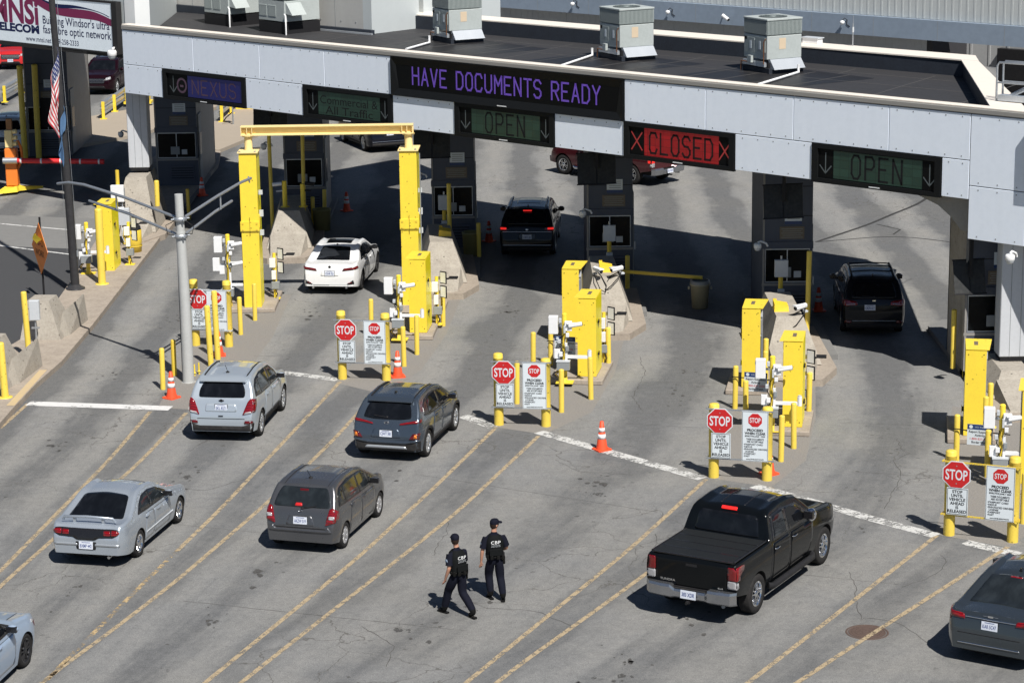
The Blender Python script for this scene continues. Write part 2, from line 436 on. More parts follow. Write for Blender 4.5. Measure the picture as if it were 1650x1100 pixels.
def worn_paint(name, col, keep=.5, scale=9.):
    """old road paint: flakes of it missing, so the road under it shows"""
    m, nt, b = _new(name)
    n1 = _noise(nt, scale, 5, .75); n2 = _noise(nt, scale * .18, 3, .6)
    f = _math(nt, 'ADD', _math(nt, 'MULTIPLY', n1, .55), _math(nt, 'MULTIPLY', n2, .45))
    a = _ramp_f(nt, f, keep + .045, keep - .03)
    tr = _n(nt, "ShaderNodeBsdfTransparent"); mx = _n(nt, "ShaderNodeMixShader")
    c = _mixc(nt, n1, tuple(col), tuple(x * .72 for x in col)); nt.links.new(c, b.inputs['Base Color'])
    b.inputs['Roughness'].default_value = .75
    nt.links.new(a, mx.inputs[0]); nt.links.new(tr.outputs[0], mx.inputs[1]); nt.links.new(b.outputs[0], mx.inputs[2])
    o = [n for n in nt.nodes if n.type == 'OUTPUT_MATERIAL'][0]
    nt.links.new(mx.outputs[0], o.inputs[0]); return m
PYEL = worn_paint('worn_yellow_line', (.45, .355, .225), .53, 30)
PYEL_F = worn_paint('faint_yellow_line', (.50, .37, .20), .475, 8)
PWHT = worn_paint('worn_white_line', (.62, .62, .60), .52, 13)
PWHT2 = worn_paint('fresh_white_line', (.72, .72, .71), .565, 5)
def ribbon(mb, pts, wd, m, z, sub=.6, wob=0.):
    P = [Vector((*p, 0)) for p in pts]; Q = [P[0]]
    for a, b in zip(P, P[1:]):
        n = max(1, int((b - a).length / sub))
        for i in range(1, n + 1): Q.append(a.lerp(b, i / n))
    for k in range(3 if wob == 0 else 0):
        if len(Q) > 4: Q = [Q[0]] + [(Q[i - 1] + Q[i] * 2 + Q[i + 1]) / 4 for i in range(1, len(Q) - 1)] + [Q[-1]]
    vs = []; 
    for i, p in enumerate(Q):
        d = (Q[min(i + 1, len(Q) - 1)] - Q[max(0, i - 1)]).normalized(); nrm = Vector((-d.y, d.x, 0))
        if wob: p = p + nrm * random.uniform(-wob, wob)
        ww = wd * (random.uniform(.5, 1.2) if wob else 1)
        vs += [p + nrm * ww / 2 + Vector((0, 0, z)), p - nrm * ww / 2 + Vector((0, 0, z))]
    mb.add(vs, [(2 * i, 2 * i + 1, 2 * i + 3, 2 * i + 2) for i in range(len(Q) - 1)], m)
mb = MB()
for k, p in LANES.items(): ribbon(mb, p, .11, PYEL_F if k == 'l2f' else PYEL, .009 if k == 'l5b' else .004)
setp(mb.build('lane_lines'), kind='structure')
mb = MB()
for i, p in enumerate(STOPL): ribbon(mb, p, .36 if i else .45, PWHT2 if i == 0 else PWHT, .008)
for p in ([(-22.5, 88), (-14.9, 83.2)], [(-24, 92.2), (-17, 88.6), (-14.8, 87.6)]): ribbon(mb, p, .12, PWHT2, .010)
setp(mb.build('stop_lines'), kind='structure')
# drain seams, slab joints and cracks: thin sealed lines in the road
CRK = mat('crack_dirt', (.075, .07, .066), .9, dirt=.3)
SEAL = mat('crack_sealer', (.05, .05, .05), .7, dirt=.3)
mb = MB()
for p in ([(9.22, 49.29), (9.29, 48.79), (9.03, 48.19), (8.61, 47.73), (8.07, 47.21)],
          [(7.09, 48.24), (7.11, 47.29), (6.97, 46.53), (6.96, 45.79), (6.91, 45.25), (7.00, 45.42), (7.56, 45.22), (7.91, 44.50), (8.03, 43.98)],
          [(-4.01, 63.27), (-3.67, 63.92), (-3.64, 63.25), (-4.00, 62.48), (-4.17, 61.66), (-4.18, 60.43)],
          [(-1.52, 52.10), (-1.52, 51.20), (-1.71, 50.54), (-1.76, 49.69)], [(3.12, 50.99), (3.16, 50.33), (3.01, 49.69), (2.75, 49.08)],
          [(-5.75, 55.47), (-5.31, 54.69), (-4.88, 54.92)],
          [(9.74, 58.47), (9.70, 57.56), (9.82, 57.11), (9.35, 56.48), (9.37, 55.52), (9.22, 54.75), (8.95, 54.01), (8.51, 52.58)],
          [(3.69, 67.41), (3.76, 65.58), (3.27, 62.87), (3.45, 61.57)], [(-3.94, 54.12), (-4.13, 52.69), (-4.63, 51.79)],
          [(-8.66, 55.35), (-7.39, 54.78), (-6.46, 55.76)], [(-1.2, 47.2), (-.6, 46.3), (.4, 46.1), (1.1, 45.2)], [(-3.1, 45.4), (-2.4, 44.2), (-2.5, 43.1)],
          [(1.0, 57.0), (1.6, 55.9), (2.9, 55.6)], [(-8.2, 58.2), (-7.8, 59.4), (-8.3, 60.6)]):
    ribbon(mb, p, .014, CRK, .003, .16, .035)
for p in ([(-12.9, 66.3), (-9.2, 66.1)], [(-12.9, 71.0), (-9.2, 70.8)], [(-12.8, 75.4), (-9.2, 75.2)], [(-12.6, 63.9), (-9.3, 64.0)],
          [(-7.6, 68.2), (-4.6, 67.9)], [(-7.2, 73.3), (-3.7, 73.0)], [(-2.6, 63.2), (.3, 63.0)], [(-2.1, 68.0), (1.1, 67.8)],
          [(2.9, 60.2), (5.4, 59.6)], [(3.3, 64.6), (6.0, 64.2)], [(8.2, 55.6), (10.4, 55.0)], [(8.5, 60.0), (11.0, 59.6)],
          [(-9, 52.6), (-4.0, 50.9)], [(-2.4, 55.9), (3.3, 52.6)], [(-6.9, 47), (-1, 45.0)], [(3.9, 48.9), (8, 47.4)]):
    ribbon(mb, p, .011, CRK, .003, .3, .014)
setp(mb.build('road_cracks'), kind='structure')
OIL = worn_paint('oil_stain', (.085, .082, .078), .53, 16)
mb = MB(); rs = random.Random(5)
for cl in range(46):
    k = rs.choice((0, 1, 2, 3, 4)); y = rs.uniform(42.5, 62) - k * 1.2; t_ = rs.gauss(.5, .07)
    if rs.random() < .25: y = rs.uniform(62, 76)
    x = _bx(k, y) * (1 - t_) + _bx(k + 1, y) * t_
    for q in range(rs.randint(1, 9)):
        px, py = x + rs.gauss(0, .16), y + rs.gauss(0, .45); r_ = rs.uniform(.012, .05) * (2.0 if rs.random() < .15 else 1); a_ = rs.uniform(0, 3)
        st = rs.uniform(.4, 1)
        mb.add([(px + r_ * rs.uniform(.6, 1.3) * math.cos(a) * 1.2, py + r_ * rs.uniform(.6, 1.4) * math.sin(a) * (1 + st), .0055) for a in [2 * math.pi * i / 9 for i in range(9)]], [tuple(range(9))], OIL)
setp(mb.build('oil_stains'), kind='structure')
mb = MB()
ribbon(mb, [(10.94, 84.10), (13.30, 87.26), (14.88, 89.93), (15.81, 91.19), (16.44, 92.78)], .14, SEAL, .004)
ribbon(mb, [(10.94, 84.10), (12.45, 84.56), (13.91, 85.28), (15.66, 83.76)], .08, SEAL, .005)
ribbon(mb, [(13.6, 87.3), (14.3, 86.2), (13.9, 85.3)], .07, SEAL, .006)
setp(mb.build('road_seal_lines'), kind='structure')

# gravelly patches round the islands' tips, raised plinths
PEB = mat('exposed_aggregate', (.27, .255, .235), .9, dirt=.6, dscale=26, dirtcol=(.10, .095, .088), bump=.8, bscale=60)
mb = MB()
def patch(pts, m, z=.002):
    mb.add([(x, y, z) for x, y in pts], [tuple(range(len(pts)))], m)
patch([(-9.6, 62.5), (-8.6, 62.2), (-7.6, 66.2), (-7.25, 70.6), (-7.2, 76.5), (-8.9, 77), (-9.3, 72), (-9.6, 67)], PEB, .0025)
patch([(-4.95, 64.9), (-3.6, 63.6), (-2.6, 66.2), (-2.0, 70.5), (-1.6, 76), (-3.4, 76.5), (-3.9, 71), (-4.6, 67.3)], PEB, .0025)
patch([(-.55, 60.1), (.8, 59.3), (2.1, 61.4), (2.9, 65.6), (3.4, 70), (1.6, 72), (1.0, 67), (.1, 63)], PEB, .0025)
patch([(4.6, 55.3), (6.1, 54.4), (7.2, 56.6), (7.95, 60.6), (8.5, 65), (6.6, 66.5), (6.0, 62), (5.2, 58)], PEB, .0025)
patch([(9.35, 50.7), (10.8, 49.7), (12.3, 52), (13.4, 56), (13.8, 60), (11.7, 61.5), (11.0, 58), (10.2, 54)], PEB, .0025)
setp(mb.build('pavement'), kind='structure')
# left kerb and median
mb = MB()
lk = [(-13.50, 55.0), (-13.50, 59.13), (-13.43, 61.96), (-13.30, 64.79), (-13.05, 67.26), (-12.93, 71.96), (-12.88, 77.82), (-12.82, 84.65), (-12.80, 92.07), (-12.7, 97.72), (-12.6, 102.41), (-12.9, 106)]
rk = [(-17.5, 55.0), (-16.6, 60), (-15.9, 64), (-15.4, 67), (-14.7, 70.5), (-14.65, 75), (-14.8, 79.94), (-15.05, 84.82), (-15.3, 92), (-15.7, 98), (-15.9, 102.4), (-15.6, 106)]
n = len(lk); H0 = .16
vs = [(x, y, 0) for x, y in lk] + [(x, y, H0) for x, y in lk] + [(x - .22, y, H0 + .003) for x, y in lk] + [(x, y, H0 + .003) for x, y in rk] + [(x, y, 0) for x, y in rk]
mb.add(vs, [(i, i + 1, n + i + 1, n + i) for i in range(n - 1)] + [(n + i, n + i + 1, 2 * n + i + 1, 2 * n + i) for i in range(n - 1)] +
       [(2 * n + i, 2 * n + i + 1, 3 * n + i + 1, 3 * n + i) for i in range(n - 1)] + [(3 * n + i, 3 * n + i + 1, 4 * n + i + 1, 4 * n + i) for i in range(n - 1)], KERB)
mb.add([(-13.44, 62.3, .0), (-13.28, 66.2, .0), (-13.29, 66.2, .166), (-13.45, 62.3, .166), (-13.66, 62.3, .17), (-13.5, 66.2, .17)],
       [(0, 1, 2, 3), (3, 2, 5, 4)], KERBY, T=Matrix.Translation((.012, 0, 0)))
setp(mb.build('median'), kind='structure')
# newer black asphalt of the next road to the left, and the grey slab before its barrier arm
BLK = mat('fresh_asphalt', (.060, .062, .066), .85, dirt=.35, dscale=14, dirtcol=(.10, .10, .105), bump=.5, bscale=60)
SLAB = mat('grey_slab', (.20, .20, .195), .85, dirt=.3, dscale=3, dirtcol=(.13, .13, .13), bump=.3)
mb = MB()
patch([(-60, 40), (-17.6, 54), (-15.95, 64), (-14.75, 70.5), (-14.7, 75), (-14.85, 80), (-15.08, 84.6), (-30, 88.2), (-60, 92)], BLK, .004)
patch([(-60, 92), (-30, 88.2), (-15.08, 84.6), (-15.3, 90.5), (-40, 97), (-60, 99)], SLAB, .004)
setp(mb.build('side_road'), kind='structure')
# sidewalk slabs behind the canopy and on the left of it
SW = mat('sidewalk_concrete', (.36, .31, .25), .9, dirt=.25, dscale=1.5, dirtcol=(.30, .26, .21), bump=.3)
mb = MB()
def slab(pts, h=.15, m=SW): mb.prism(pts, h, m)
slab([(-20.6, 107), (-17.2, 112), (-14.4, 122), (-16.0, 124), (-18.5, 121), (-21.2, 117)])
slab([(-14.6, 106.5), (-13.0, 106.5), (-10.4, 116), (-10.6, 128), (-13.8, 128)])
slab([(13.5, 108), (20, 101.5), (40, 84), (44, 88), (22, 107)])
setp(mb.build('sidewalk'), kind='structure')
# manhole
mb = MB()
IRON = mat('rusty_cast_iron', (.135, .095, .08), .7, metal=.3, dirt=.4, dscale=15, dirtcol=(.07, .05, .045))
T = TR(6.94, 44.61, .001) @ Matrix.Scale(.45, 4, (0, 0, 1))
mb.lathe([(0, .006), (.36, .006), (.37, .004)], IRON, 36, T)
for r in (.08, .15, .22, .29, .36): mb.lathe([(r - .012, .006), (r - .01, .014), (r + .01, .014), (r + .012, .006)], IRON, 36, T)
mb.lathe([(.385, .0), (.39, .012), (.425, .012), (.43, .0)], IRON, 36, T)
for k in range(24):
    a = k * math.pi / 12
    mb.box((.1 + .06 * (k % 2), -.008, .006), (.34, .008, .012), IRON, T=T @ Matrix.Rotation(a, 4, 'Z'))
setp(mb.build('manhole_cover'), 'rusty round manhole cover with rings, crossed by a yellow line', 'manhole cover')
# ------------------------------------------------------------------ inspection canopy
P0 = Vector((8.65046, 67.2568, 0)); FA = R(-42.6)
FD = Vector((math.cos(FA), math.sin(FA), 0)); FB = Vector((-FD.y, FD.x, 0))   # FB: backwards, into the canopy
FT = Matrix.Translation(P0) @ Matrix.Rotation(FA, 4, 'Z')     # local: x along the facade, y depth behind it, z up
canopy = thing('inspection_canopy', 'long flat-roofed border inspection canopy with grey panel fascia and black roof', 'canopy', tuple(P0), FA)
PANEL = mat('fascia_panel', (.78, .85, .95), .32, dirt=.26, dscale=.9, dirtcol=(.66, .73, .83), metal=.0, sc=(4, 4, .35))
JOINT = mat('panel_joint', (.72, .74, .76), .4, dirt=.1)
COPE = mat('coping_cream', (.80, .74, .66), .5, dirt=.15, dscale=3, dirtcol=(.6, .52, .44))
COPEG = mat('coping_underside_grey', (.25, .245, .23), .6, dirt=.5, dscale=4, dirtcol=(.25, .24, .23), sc=(.4, 4, 4))
ROOF = mat('roof_membrane', (.045, .045, .048), .55, dirt=.3, dscale=.7, dirtcol=(.035, .036, .04), bump=.15)
ROOFN = mat('roof_patch', (.020, .020, .022), .4, dirt=.2, dirtcol=(.03, .03, .03))
UPST = mat('parapet_membrane', (.035, .042, .055), .45, dirt=.4, dscale=2, dirtcol=(.02, .02, .024))
SEAM = mat('roof_seam', (.11, .105, .10), .6)
U0, U1, ZB, ZM, ZT = -30.95, 6.9, 5.16, 6.23, 7.50
# the roof is a parallelogram: its ends run along world +y
DX = math.sin(-FA) ; 
def yend(u, d):  # point at facade coordinate u, pushed back d along the lane direction (world +y)
    return (u + d * math.tan(-FA) * -1, d)
kk = -math.tan(-FA)          # du per unit depth for a line along world +y
D_in, D_out = 9.0, 10.1
# panels: upper row
def panel(u0, u1, z0, z1, parent=canopy, rivets=True):
    mb = MB()
    mb.box((u0 + .012, -.06, z0 + .012), (u1 - .012, 0, z1 - .012), PANEL, bev=.008)
    if rivets:
        n = max(2, int((u1 - u0) / .46))
        for i in range(n):
            u = u0 + (i + .5) * (u1 - u0) / n
            for z in (z0 + .10, z1 - .10):
                mb.box((u - .016, -.066, z - .016), (u + .016, -.058, z + .016), GREYD)
    return mb.build('fascia_panel', parent)
INK_ = MATS['sign_ink']
backing = MB()
backing.box((U0, .0, ZB + .02), (5.14, .22, ZT), SOFFIT)
backing.box((5.14, .0, 4.10), (11.5, .22, ZT), SOFFIT)  # runs on past the roof end, added out of view to shade the column
for u in (-26.97, -23.42, -20.14, -3.85, -.69, 2.54):
    backing.box((u - .014, -.03, ZM), (u + .014, .01, ZT), JOINT)
backing.box((U0, -.004, ZM - .013), (5.14, .02, ZM + .013), INK_); backing.box((5.14, -.004, 5.54), (U1, .02, 5.56), INK_)
for u in (5.14, -6.955, -16.9): backing.box((u - .012, -.03, ZM if u < 5 else ZB), (u + .012, .01, ZT), INK_)
backing.box((U0 - .005, -.055, ZB), (U0 + .01, .2, ZT), PANEL)
backing.build('fascia_frame', canopy)
tops = [-30.95, -26.97, -23.42, -20.14, -16.90]
for a, b in zip(tops, tops[1:]): panel(a, b, ZM, ZT)
tops = [-6.95, -3.85, -.69, 2.54, 5.14]
for a, b in zip(tops, tops[1:]): panel(a, b, ZM, ZT)
for a, b in ((-30.95, -28.72), (-24.2, -21.24), (-16.9, -14.06), (-9.77, -6.96), (-2.76, -.02), (4.27, 5.14)): panel(a, b, ZB, ZM)
panel(5.14, 6.9, 5.55, ZT); panel(5.14, 6.9, 4.08, 5.55); panel(6.9, 11.5, 5.55, ZT); panel(6.9, 11.5, 4.08, 5.55)  # panels beyond the roof end are added, unseen, to shade the right column
# coping along the front
mb = MB()
mb.box((U0 - .02, -.09, ZT + .01), (U1 + .05, .10, ZT + .155), COPEG, bev=.02)
mb.box((U0 - .02, -.05, ZT + .16), (U1 + .06, .30, ZT + .20), COPE, bev=.01)
mb.build('front_coping', canopy)
# roof deck with side and rear parapets
def PT(u, d, z): return Vector((u, d, z))
def endu(base, d): return base + kk * d * 1.0
zr = 7.12
mb = MB()
uL, uR = U0 + .3, 6.75
def R_in(d): return 5.65 + (d - .2) * (-.78 - 5.65) / (D_in - .2)
def R_out(d): return 6.9 + (d) * (-1.1 - 6.9) / D_out
def L_(d): return -30.0 - d * .93
mb.add([(L_(.25), .25, zr), (R_in(.25), .25, zr), (R_in(D_in), D_in, zr), (L_(D_in), D_in, zr)], [(0, 1, 2, 3)], ROOF)
for d in (2.1, 4.0, 5.9, 7.8): mb.box((L_(d) + .4, d - .012, zr), (R_in(d) - .02, d + .012, zr + .006), SEAM)
for u, d in ((-19.2, 5.6), (-12.2, 5.4), (-5.7, 5.6)):
    mb.add([(u - 2.6, d - 2.6, zr + .004), (u + 2.2, d - 1.6, zr + .004), (u + 3.0, d + 1.4, zr + .004), (u - 2.0, d + 2.2, zr + .004)], [(0, 1, 2, 3)], ROOFN)
    for k in range(4): mb.box((u - 2 + k * 1.3, d - 2.2, zr + .005), (u - 1.975 + k * 1.3, d + 1.6, zr + .009), SEAM)
for k in range(11):
    u = -27 + k * 3.0; mb.add([(u, .5, zr + .002), (u + .03, .5, zr + .002), (u - 1.5, 8.6, zr + .002), (u - 1.53, 8.6, zr + .002)], [(0, 1, 2, 3)], SEAM)
mb.build('roof_deck', canopy)
mb = MB()
mb.hexa([(L_(D_in), D_in, ZB), (R_in(D_in) + .3, D_in, ZB), (R_out(D_out), D_out, ZB), (L_(D_out), D_out, ZB)],
        [(L_(D_in), D_in, ZT + .1), (R_in(D_in) + .3, D_in, ZT + .1), (R_out(D_out), D_out, ZT + .1), (L_(D_out), D_out, ZT + .1)], UPST)
mb.hexa([(R_in(.24), .24, ZB), (R_out(.24) - .02, .24, ZB), (R_out(D_in), D_in, ZB), (R_in(D_in), D_in, ZB)],
        [(R_in(.24), .24, ZT + .1), (R_out(.24) - .02, .24, ZT + .1), (R_out(D_in), D_in, ZT + .1), (R_in(D_in), D_in, ZT + .1)], UPST)
mb.build('parapet', canopy)
mb = MB()
zc0, zc1 = ZT + .11, ZT + .15
mb.hexa([(L_(D_in), D_in + .1, zc0), (R_out(D_in) + .04, D_in - .04, zc0), (R_out(D_out) + .05, D_out + .05, zc0), (L_(D_out), D_out + .05, zc0)],
        [(L_(D_in), D_in + .1, zc1), (R_out(D_in) + .04, D_in - .04, zc1), (R_out(D_out) + .05, D_out + .05, zc1), (L_(D_out), D_out + .05, zc1)], COPE)
mb.hexa([(R_in(.32) - .04, .32, zc0), (R_out(.32) + .04, .32, zc0), (R_out(D_in) + .04, D_in - .05, zc0), (R_in(D_in) - .04, D_in - .05, zc0)],
        [(R_in(.32) - .04, .32, zc1 - .003), (R_out(.32) + .04, .32, zc1 - .003), (R_out(D_in) + .04, D_in - .05, zc1 - .003), (R_in(D_in) - .04, D_in - .05, zc1 - .003)], COPE)
mb.build('rear_coping', canopy)
mb = MB()   # soffit
mb.hexa([(L_(.23), .23, ZB + .02), (R_out(.23) - .1, .23, ZB + .02), (R_out(D_out) - .1, D_out - .1, ZB + .02), (L_(D_out) + .1, D_out - .1, ZB + .02)],
        [(L_(.23), .23, ZB + .3), (R_out(.23) - .1, .23, ZB + .3), (R_out(D_out) - .1, D_out - .1, ZB + .3), (L_(D_out) + .1, D_out - .1, ZB + .3)], SOFFIT)
mb.build('soffit', canopy)
# curved haunch by the last lane
mb = MB()
pts = [(1.61, 5.20), (2.33, 5.16), (3.25, 5.06), (3.97, 4.83), (4.37, 4.56), (4.72, 4.22), (4.95, 4.22), (5.1, 5.2)]
mb.prism(pts, .35, BOOTHL, T=Matrix.Translation((0, .65, 0)) @ UP)
mb.build('curved_haunch', canopy)

# columns standing on the barriers
COLM = mat('column_cladding', (.52, .54, .57), .45, dirt=.2, dscale=1.2, dirtcol=(.36, .37, .39), sc=(3, 3, .3))
def column(x, y, w, d, z0, z1, label):
    c = thing('canopy_column', label, 'column', (x, y, z0), 0, 'columns carrying the canopy')
    mb = MB(); mb.box((-w / 2, -d / 2, 0), (w / 2, d / 2, z1 - z0), COLM, bev=.02)
    for fx in (-.18, .16): mb.box((fx * w, -d / 2 - .006, .02), (fx * w + .014, -d / 2, z1 - z0 - .02), GREYD)
    mb.build('cladding', c)
    mb = MB(); mb.box((-w / 2 + .04, -d / 2 + .03, -.12), (w / 2 - .04, d / 2 - .03, 0), BLACK); mb.build('base', c)
column(13.72, 63.75, .84, .7, .85, 4.9, 'light grey clad column at the right end of the canopy')
column(-13.85, 88.95, .76, .8, 2.3, 5.17, 'grey clad column at the left end of the canopy beside the blue lane sign')
# --------------------------------------------------------------- letters made of strokes, as on lane signs
SF = {
 'A': [[(0, 0), (0, .7), (.25, 1), (.5, 1), (.75, .7), (.75, 0)], [(0, .42), (.75, .42)]],
 'A2': [],
 'C': [[(.75, .8), (.6, 1), (.15, 1), (0, .82), (0, .18), (.15, 0), (.6, 0), (.75, .2)]],
 'D': [[(0, 0), (0, 1), (.5, 1), (.75, .78), (.75, .22), (.5, 0), (0, 0)]],
 'E': [[(.72, 1), (0, 1), (0, 0), (.72, 0)], [(0, .52), (.55, .52)]],
 'H': [[(0, 0), (0, 1)], [(.75, 0), (.75, 1)], [(0, .52), (.75, .52)]],
 'L': [[(0, 1), (0, 0), (.7, 0)]],
 'M': [[(0, 0), (0, 1), (.4, .45), (.8, 1), (.8, 0)]],
 'N': [[(0, 0), (0, 1), (.75, 0), (.75, 1)]],
 'O': [[(.2, 0), (0, .2), (0, .8), (.2, 1), (.55, 1), (.75, .8), (.75, .2), (.55, 0), (.2, 0)]],
 'P': [[(0, 0), (0, 1), (.55, 1), (.75, .85), (.75, .62), (.55, .47), (0, .47)]],
 'R': [[(0, 0), (0, 1), (.55, 1), (.75, .85), (.75, .64), (.55, .5), (0, .5)], [(.35, .5), (.75, 0)]],
 'S': [[(.75, .84), (.55, 1), (.2, 1), (0, .84), (0, .66), (.2, .52), (.55, .5), (.75, .34), (.75, .16), (.55, 0), (.2, 0), (0, .16)]],
 'T': [[(0, 1), (.8, 1)], [(.4, 1), (.4, 0)]],
 'U': [[(0, 1), (0, .2), (.2, 0), (.55, 0), (.75, .2), (.75, 1)]],
 'V': [[(0, 1), (.38, 0), (.76, 1)]],
 'X': [[(0, 0), (.75, 1)], [(0, 1), (.75, 0)]],
 'Y': [[(0, 1), (.38, .5), (.76, 1)], [(.38, .5), (.38, 0)]],
 'I': [[(.1, 0), (.1, 1)]],
}
SF['A'] = [[(0, 0), (.38, 1), (.76, 0)], [(.14, .34), (.62, .34)]]
def stroke(mb, pts, wd, m, T):
    for a, b in zip(pts, pts[1:]):
        a = Vector((*a, 0)); b = Vector((*b, 0)); d = (b - a)
        if d.length < 1e-6: continue
        d.normalize(); n = Vector((-d.y, d.x, 0)) * wd / 2; e = d * wd * .45
        mb.add([a - e - n, b + e - n, b + e + n, a - e + n], [(0, 1, 2, 3)], m, T=T)
def stroke_text(mb, txt, x0, x1, z0, z1, wd, m, y, gap=.34):
    W = 0
    for ch in txt: W += (.85 if ch == ' ' else .78 + gap)
    W -= gap; sx = (x1 - x0) / W; sz = z1 - z0; x = 0; k = 0
    for ch in txt:
        if ch == ' ': x += .85; continue
        k += 1
        for pl in SF[ch]:
            stroke(mb, [(x0 + (x + px) * sx, z0 + py * sz) for px, py in pl], wd, m, Matrix.Translation((0, y - .0006 * k, 0)) @ UP)
        x += .78 + gap
def emis(name, col, s, grid=0.):
    if name in MATS: return MATS[name]
    m, nt, b = _new(name)
    n = _noise(nt, 18, 2, .6)
    c = _mixc(nt, n, tuple(x * .75 for x in col), tuple(col))
    if grid:
        br = _n(nt, "ShaderNodeTexBrick"); br.inputs['Scale'].default_value = grid; br.offset = 0
        br.inputs['Mortar Size'].default_value = .02; br.inputs['Brick Width'].default_value = .9; br.inputs['Row Height'].default_value = .7
        tc = _n(nt, "ShaderNodeTexCoord"); mp = _n(nt, "ShaderNodeMapping"); mp.inputs['Rotation'].default_value = (R(90), 0, 0)
        nt.links.new(tc.outputs['Object'], mp.inputs[0]); nt.links.new(mp.outputs[0], br.inputs['Vector'])
        br.inputs['Color1'].default_value = (1, 1, 1, 1); br.inputs['Color2'].default_value = (.72, .72, .72, 1); br.inputs['Mortar'].default_value = (.35, .35, .35, 1)
        c = _mixc(nt, 1., c, br.outputs[0], 'MULTIPLY')
    nt.links.new(c, b.inputs['Base Color']); nt.links.new(c, b.inputs['Emission Color'])
    b.inputs['Emission Strength'].default_value = s; b.inputs['Roughness'].default_value = .4
    MATS[name] = m; return m
LEDP = emis('led_purple', (.085, .042, .27), .6)
LEDR = emis('led_red', (.19, .004, .006), .7, 3)
LEDRX = emis('led_red_cross', (.22, .02, .02), .5)
LEDG = emis('led_dim_green', (.014, .038, .027), .30, 3)
LEDB = emis('led_dim_blue', (.006, .007, .065), .45)
LEDT = emis('led_dull_text', (.055, .03, .05), .3)
ARR = emis('led_dull_arrow', (.07, .085, .09), .2)
SGNB = mat('sign_black', (.004, .0045, .005), .5, dirt=.08)
SGNF = mat('sign_frame_dark', (.010, .011, .012), .4, dirt=.15)
def lane_sign(u0, u1, z0, z1, label, kind):
    t = bpy.data.objects.new('lane_sign', None); COL.objects.link(t)
    t.matrix_world = Matrix.Translation(P0 + FD * ((u0 + u1) / 2) + Vector((0, 0, z0))) @ Matrix.Rotation(FA, 4, 'Z')
    setp(t, label, 'lane sign', 'lane signs set into the canopy fascia')
    W = (u1 - u0) / 2 - .005; H = z1 - z0
    mb = MB(); b = .13
    mb.box((-W, -.10, 0), (W, -.002, b), SGNF); mb.box((-W, -.10, H - b), (W, -.002, H), SGNF)
    mb.box((-W, -.10, b), (-W + .2, -.002, H - b), SGNF); mb.box((W - .2, -.10, b), (W, -.002, H - b), SGNF)
    mb.build('frame', t)
    mb = MB(); mb.box((-W + .2, -.04, b), (W - .2, -.003, H - b), SGNB); mb.build('display', t)
    mb = MB(); mb.box((-.18, -.106, .04), (.18, -.102, .07), JOINT); mb.build('maker_plate', t)
    mb = MB(); y = -.045
    px0, px1, pz0, pz1 = -W + .72, W - .62, b + .03, H - b - .03
    def arrow(xc, m=ARR):
        zc = H / 2
        A = MB()
        stroke(A, [(xc, zc + .30), (xc, zc - .26)], .035, m, Matrix.Translation((0, y, 0)) @ UP)
        stroke(A, [(xc - .19, zc - .06), (xc, zc - .27), (xc + .19, zc - .06)], .035, m, Matrix.Translation((0, y - .002, 0)) @ UP)
        A.build('arrow', t)
    if kind == 'nexus':
        p = MB(); p.box((-W + 1.35, y, pz0), (W - .25, y + .002, pz1), LEDB); p.build('screen', t)
        stroke_text(mb, 'NEXUS', -W + 1.6, W - .55, pz0 + .13, pz1 - .12, .05, LEDT, y - .003); mb.build('lettering', t)
        arrow(-W + .55)
        c = MB(); c.lathe([(.20, 0), (.24, .003), (.28, 0)], LEDT, 24, T=Matrix.Translation((-W + 1.02, y, H / 2)) @ UP)
        c.box((-W + .93, y - .004, H / 2 - .06), (-W + 1.11, y - .002, H / 2 + .02), LEDT); c.build('car_symbol', t)
    elif kind == 'com':
        p = MB(); p.box((px0, y, pz0), (px1, y + .002, pz1), LEDG); p.build('screen', t)
        put_text(mb, 'Commercial &', .40, INK, Matrix.Translation(((px0 + px1) / 2, y - .003, pz0 + .52)) @ UP, width=px1 - px0 - .2)
        put_text(mb, 'All Traffic', .40, INK, Matrix.Translation(((px0 + px1) / 2, y - .003, pz0 + .18)) @ UP, width=px1 - px0 - .7)
        mb.build('lettering', t); arrow(-W + .45); arrow(W - .38)
    elif kind == 'open':
        p = MB(); p.box((px0, y, pz0), (px1, y + .002, pz1), LEDG); p.build('screen', t)
        stroke_text(mb, 'OPEN', px0 + .62, px1 - .65, pz0 + .07, pz1 - .07, .06, INK, y - .003, .42); mb.build('lettering', t)
        arrow(-W + .45); arrow(W - .38)
    elif kind == 'closed':
        p = MB(); p.box((px0 + .05, y, pz0 - .02), (px1 + .02, y + .002, pz1 + .02), LEDR); p.build('screen', t)
        stroke_text(mb, 'CLOSED', px0 + .26, px1 - .2, pz0 + .08, pz1 - .1, .065, INK, y - .003, .36); mb.build('lettering', t)
        for xc in (-W + .48, W - .38):
            c = MB(); stroke(c, [(xc - .2, H / 2 - .26), (xc + .2, H / 2 + .26)], .045, LEDRX, Matrix.Translation((0, y, 0)) @ UP)
            stroke(c, [(xc - .2, H / 2 + .26), (xc + .2, H / 2 - .26)], .045, LEDRX, Matrix.Translation((0, y - .001, 0)) @ UP); c.build('cross', t)
    return t
lane_sign(-28.72, -24.2, ZB - .01, ZM, 'dim blue lane sign reading NEXUS with a down arrow', 'nexus')
lane_sign(-21.24, -16.9, ZB - .04, ZM, 'dark green lane sign reading Commercial & All Traffic', 'com')
lane_sign(-14.06, -9.77, ZB - .02, ZM, 'dark green OPEN lane sign just below the big purple message board', 'open')
lane_sign(-6.96, -2.76, ZB - .04, ZM, 'lane sign reading CLOSED on a red screen between two red crosses', 'closed')
lane_sign(-.02, 4.27, ZB - .04, ZM, 'dark green OPEN lane sign at the right end of the canopy', 'open')
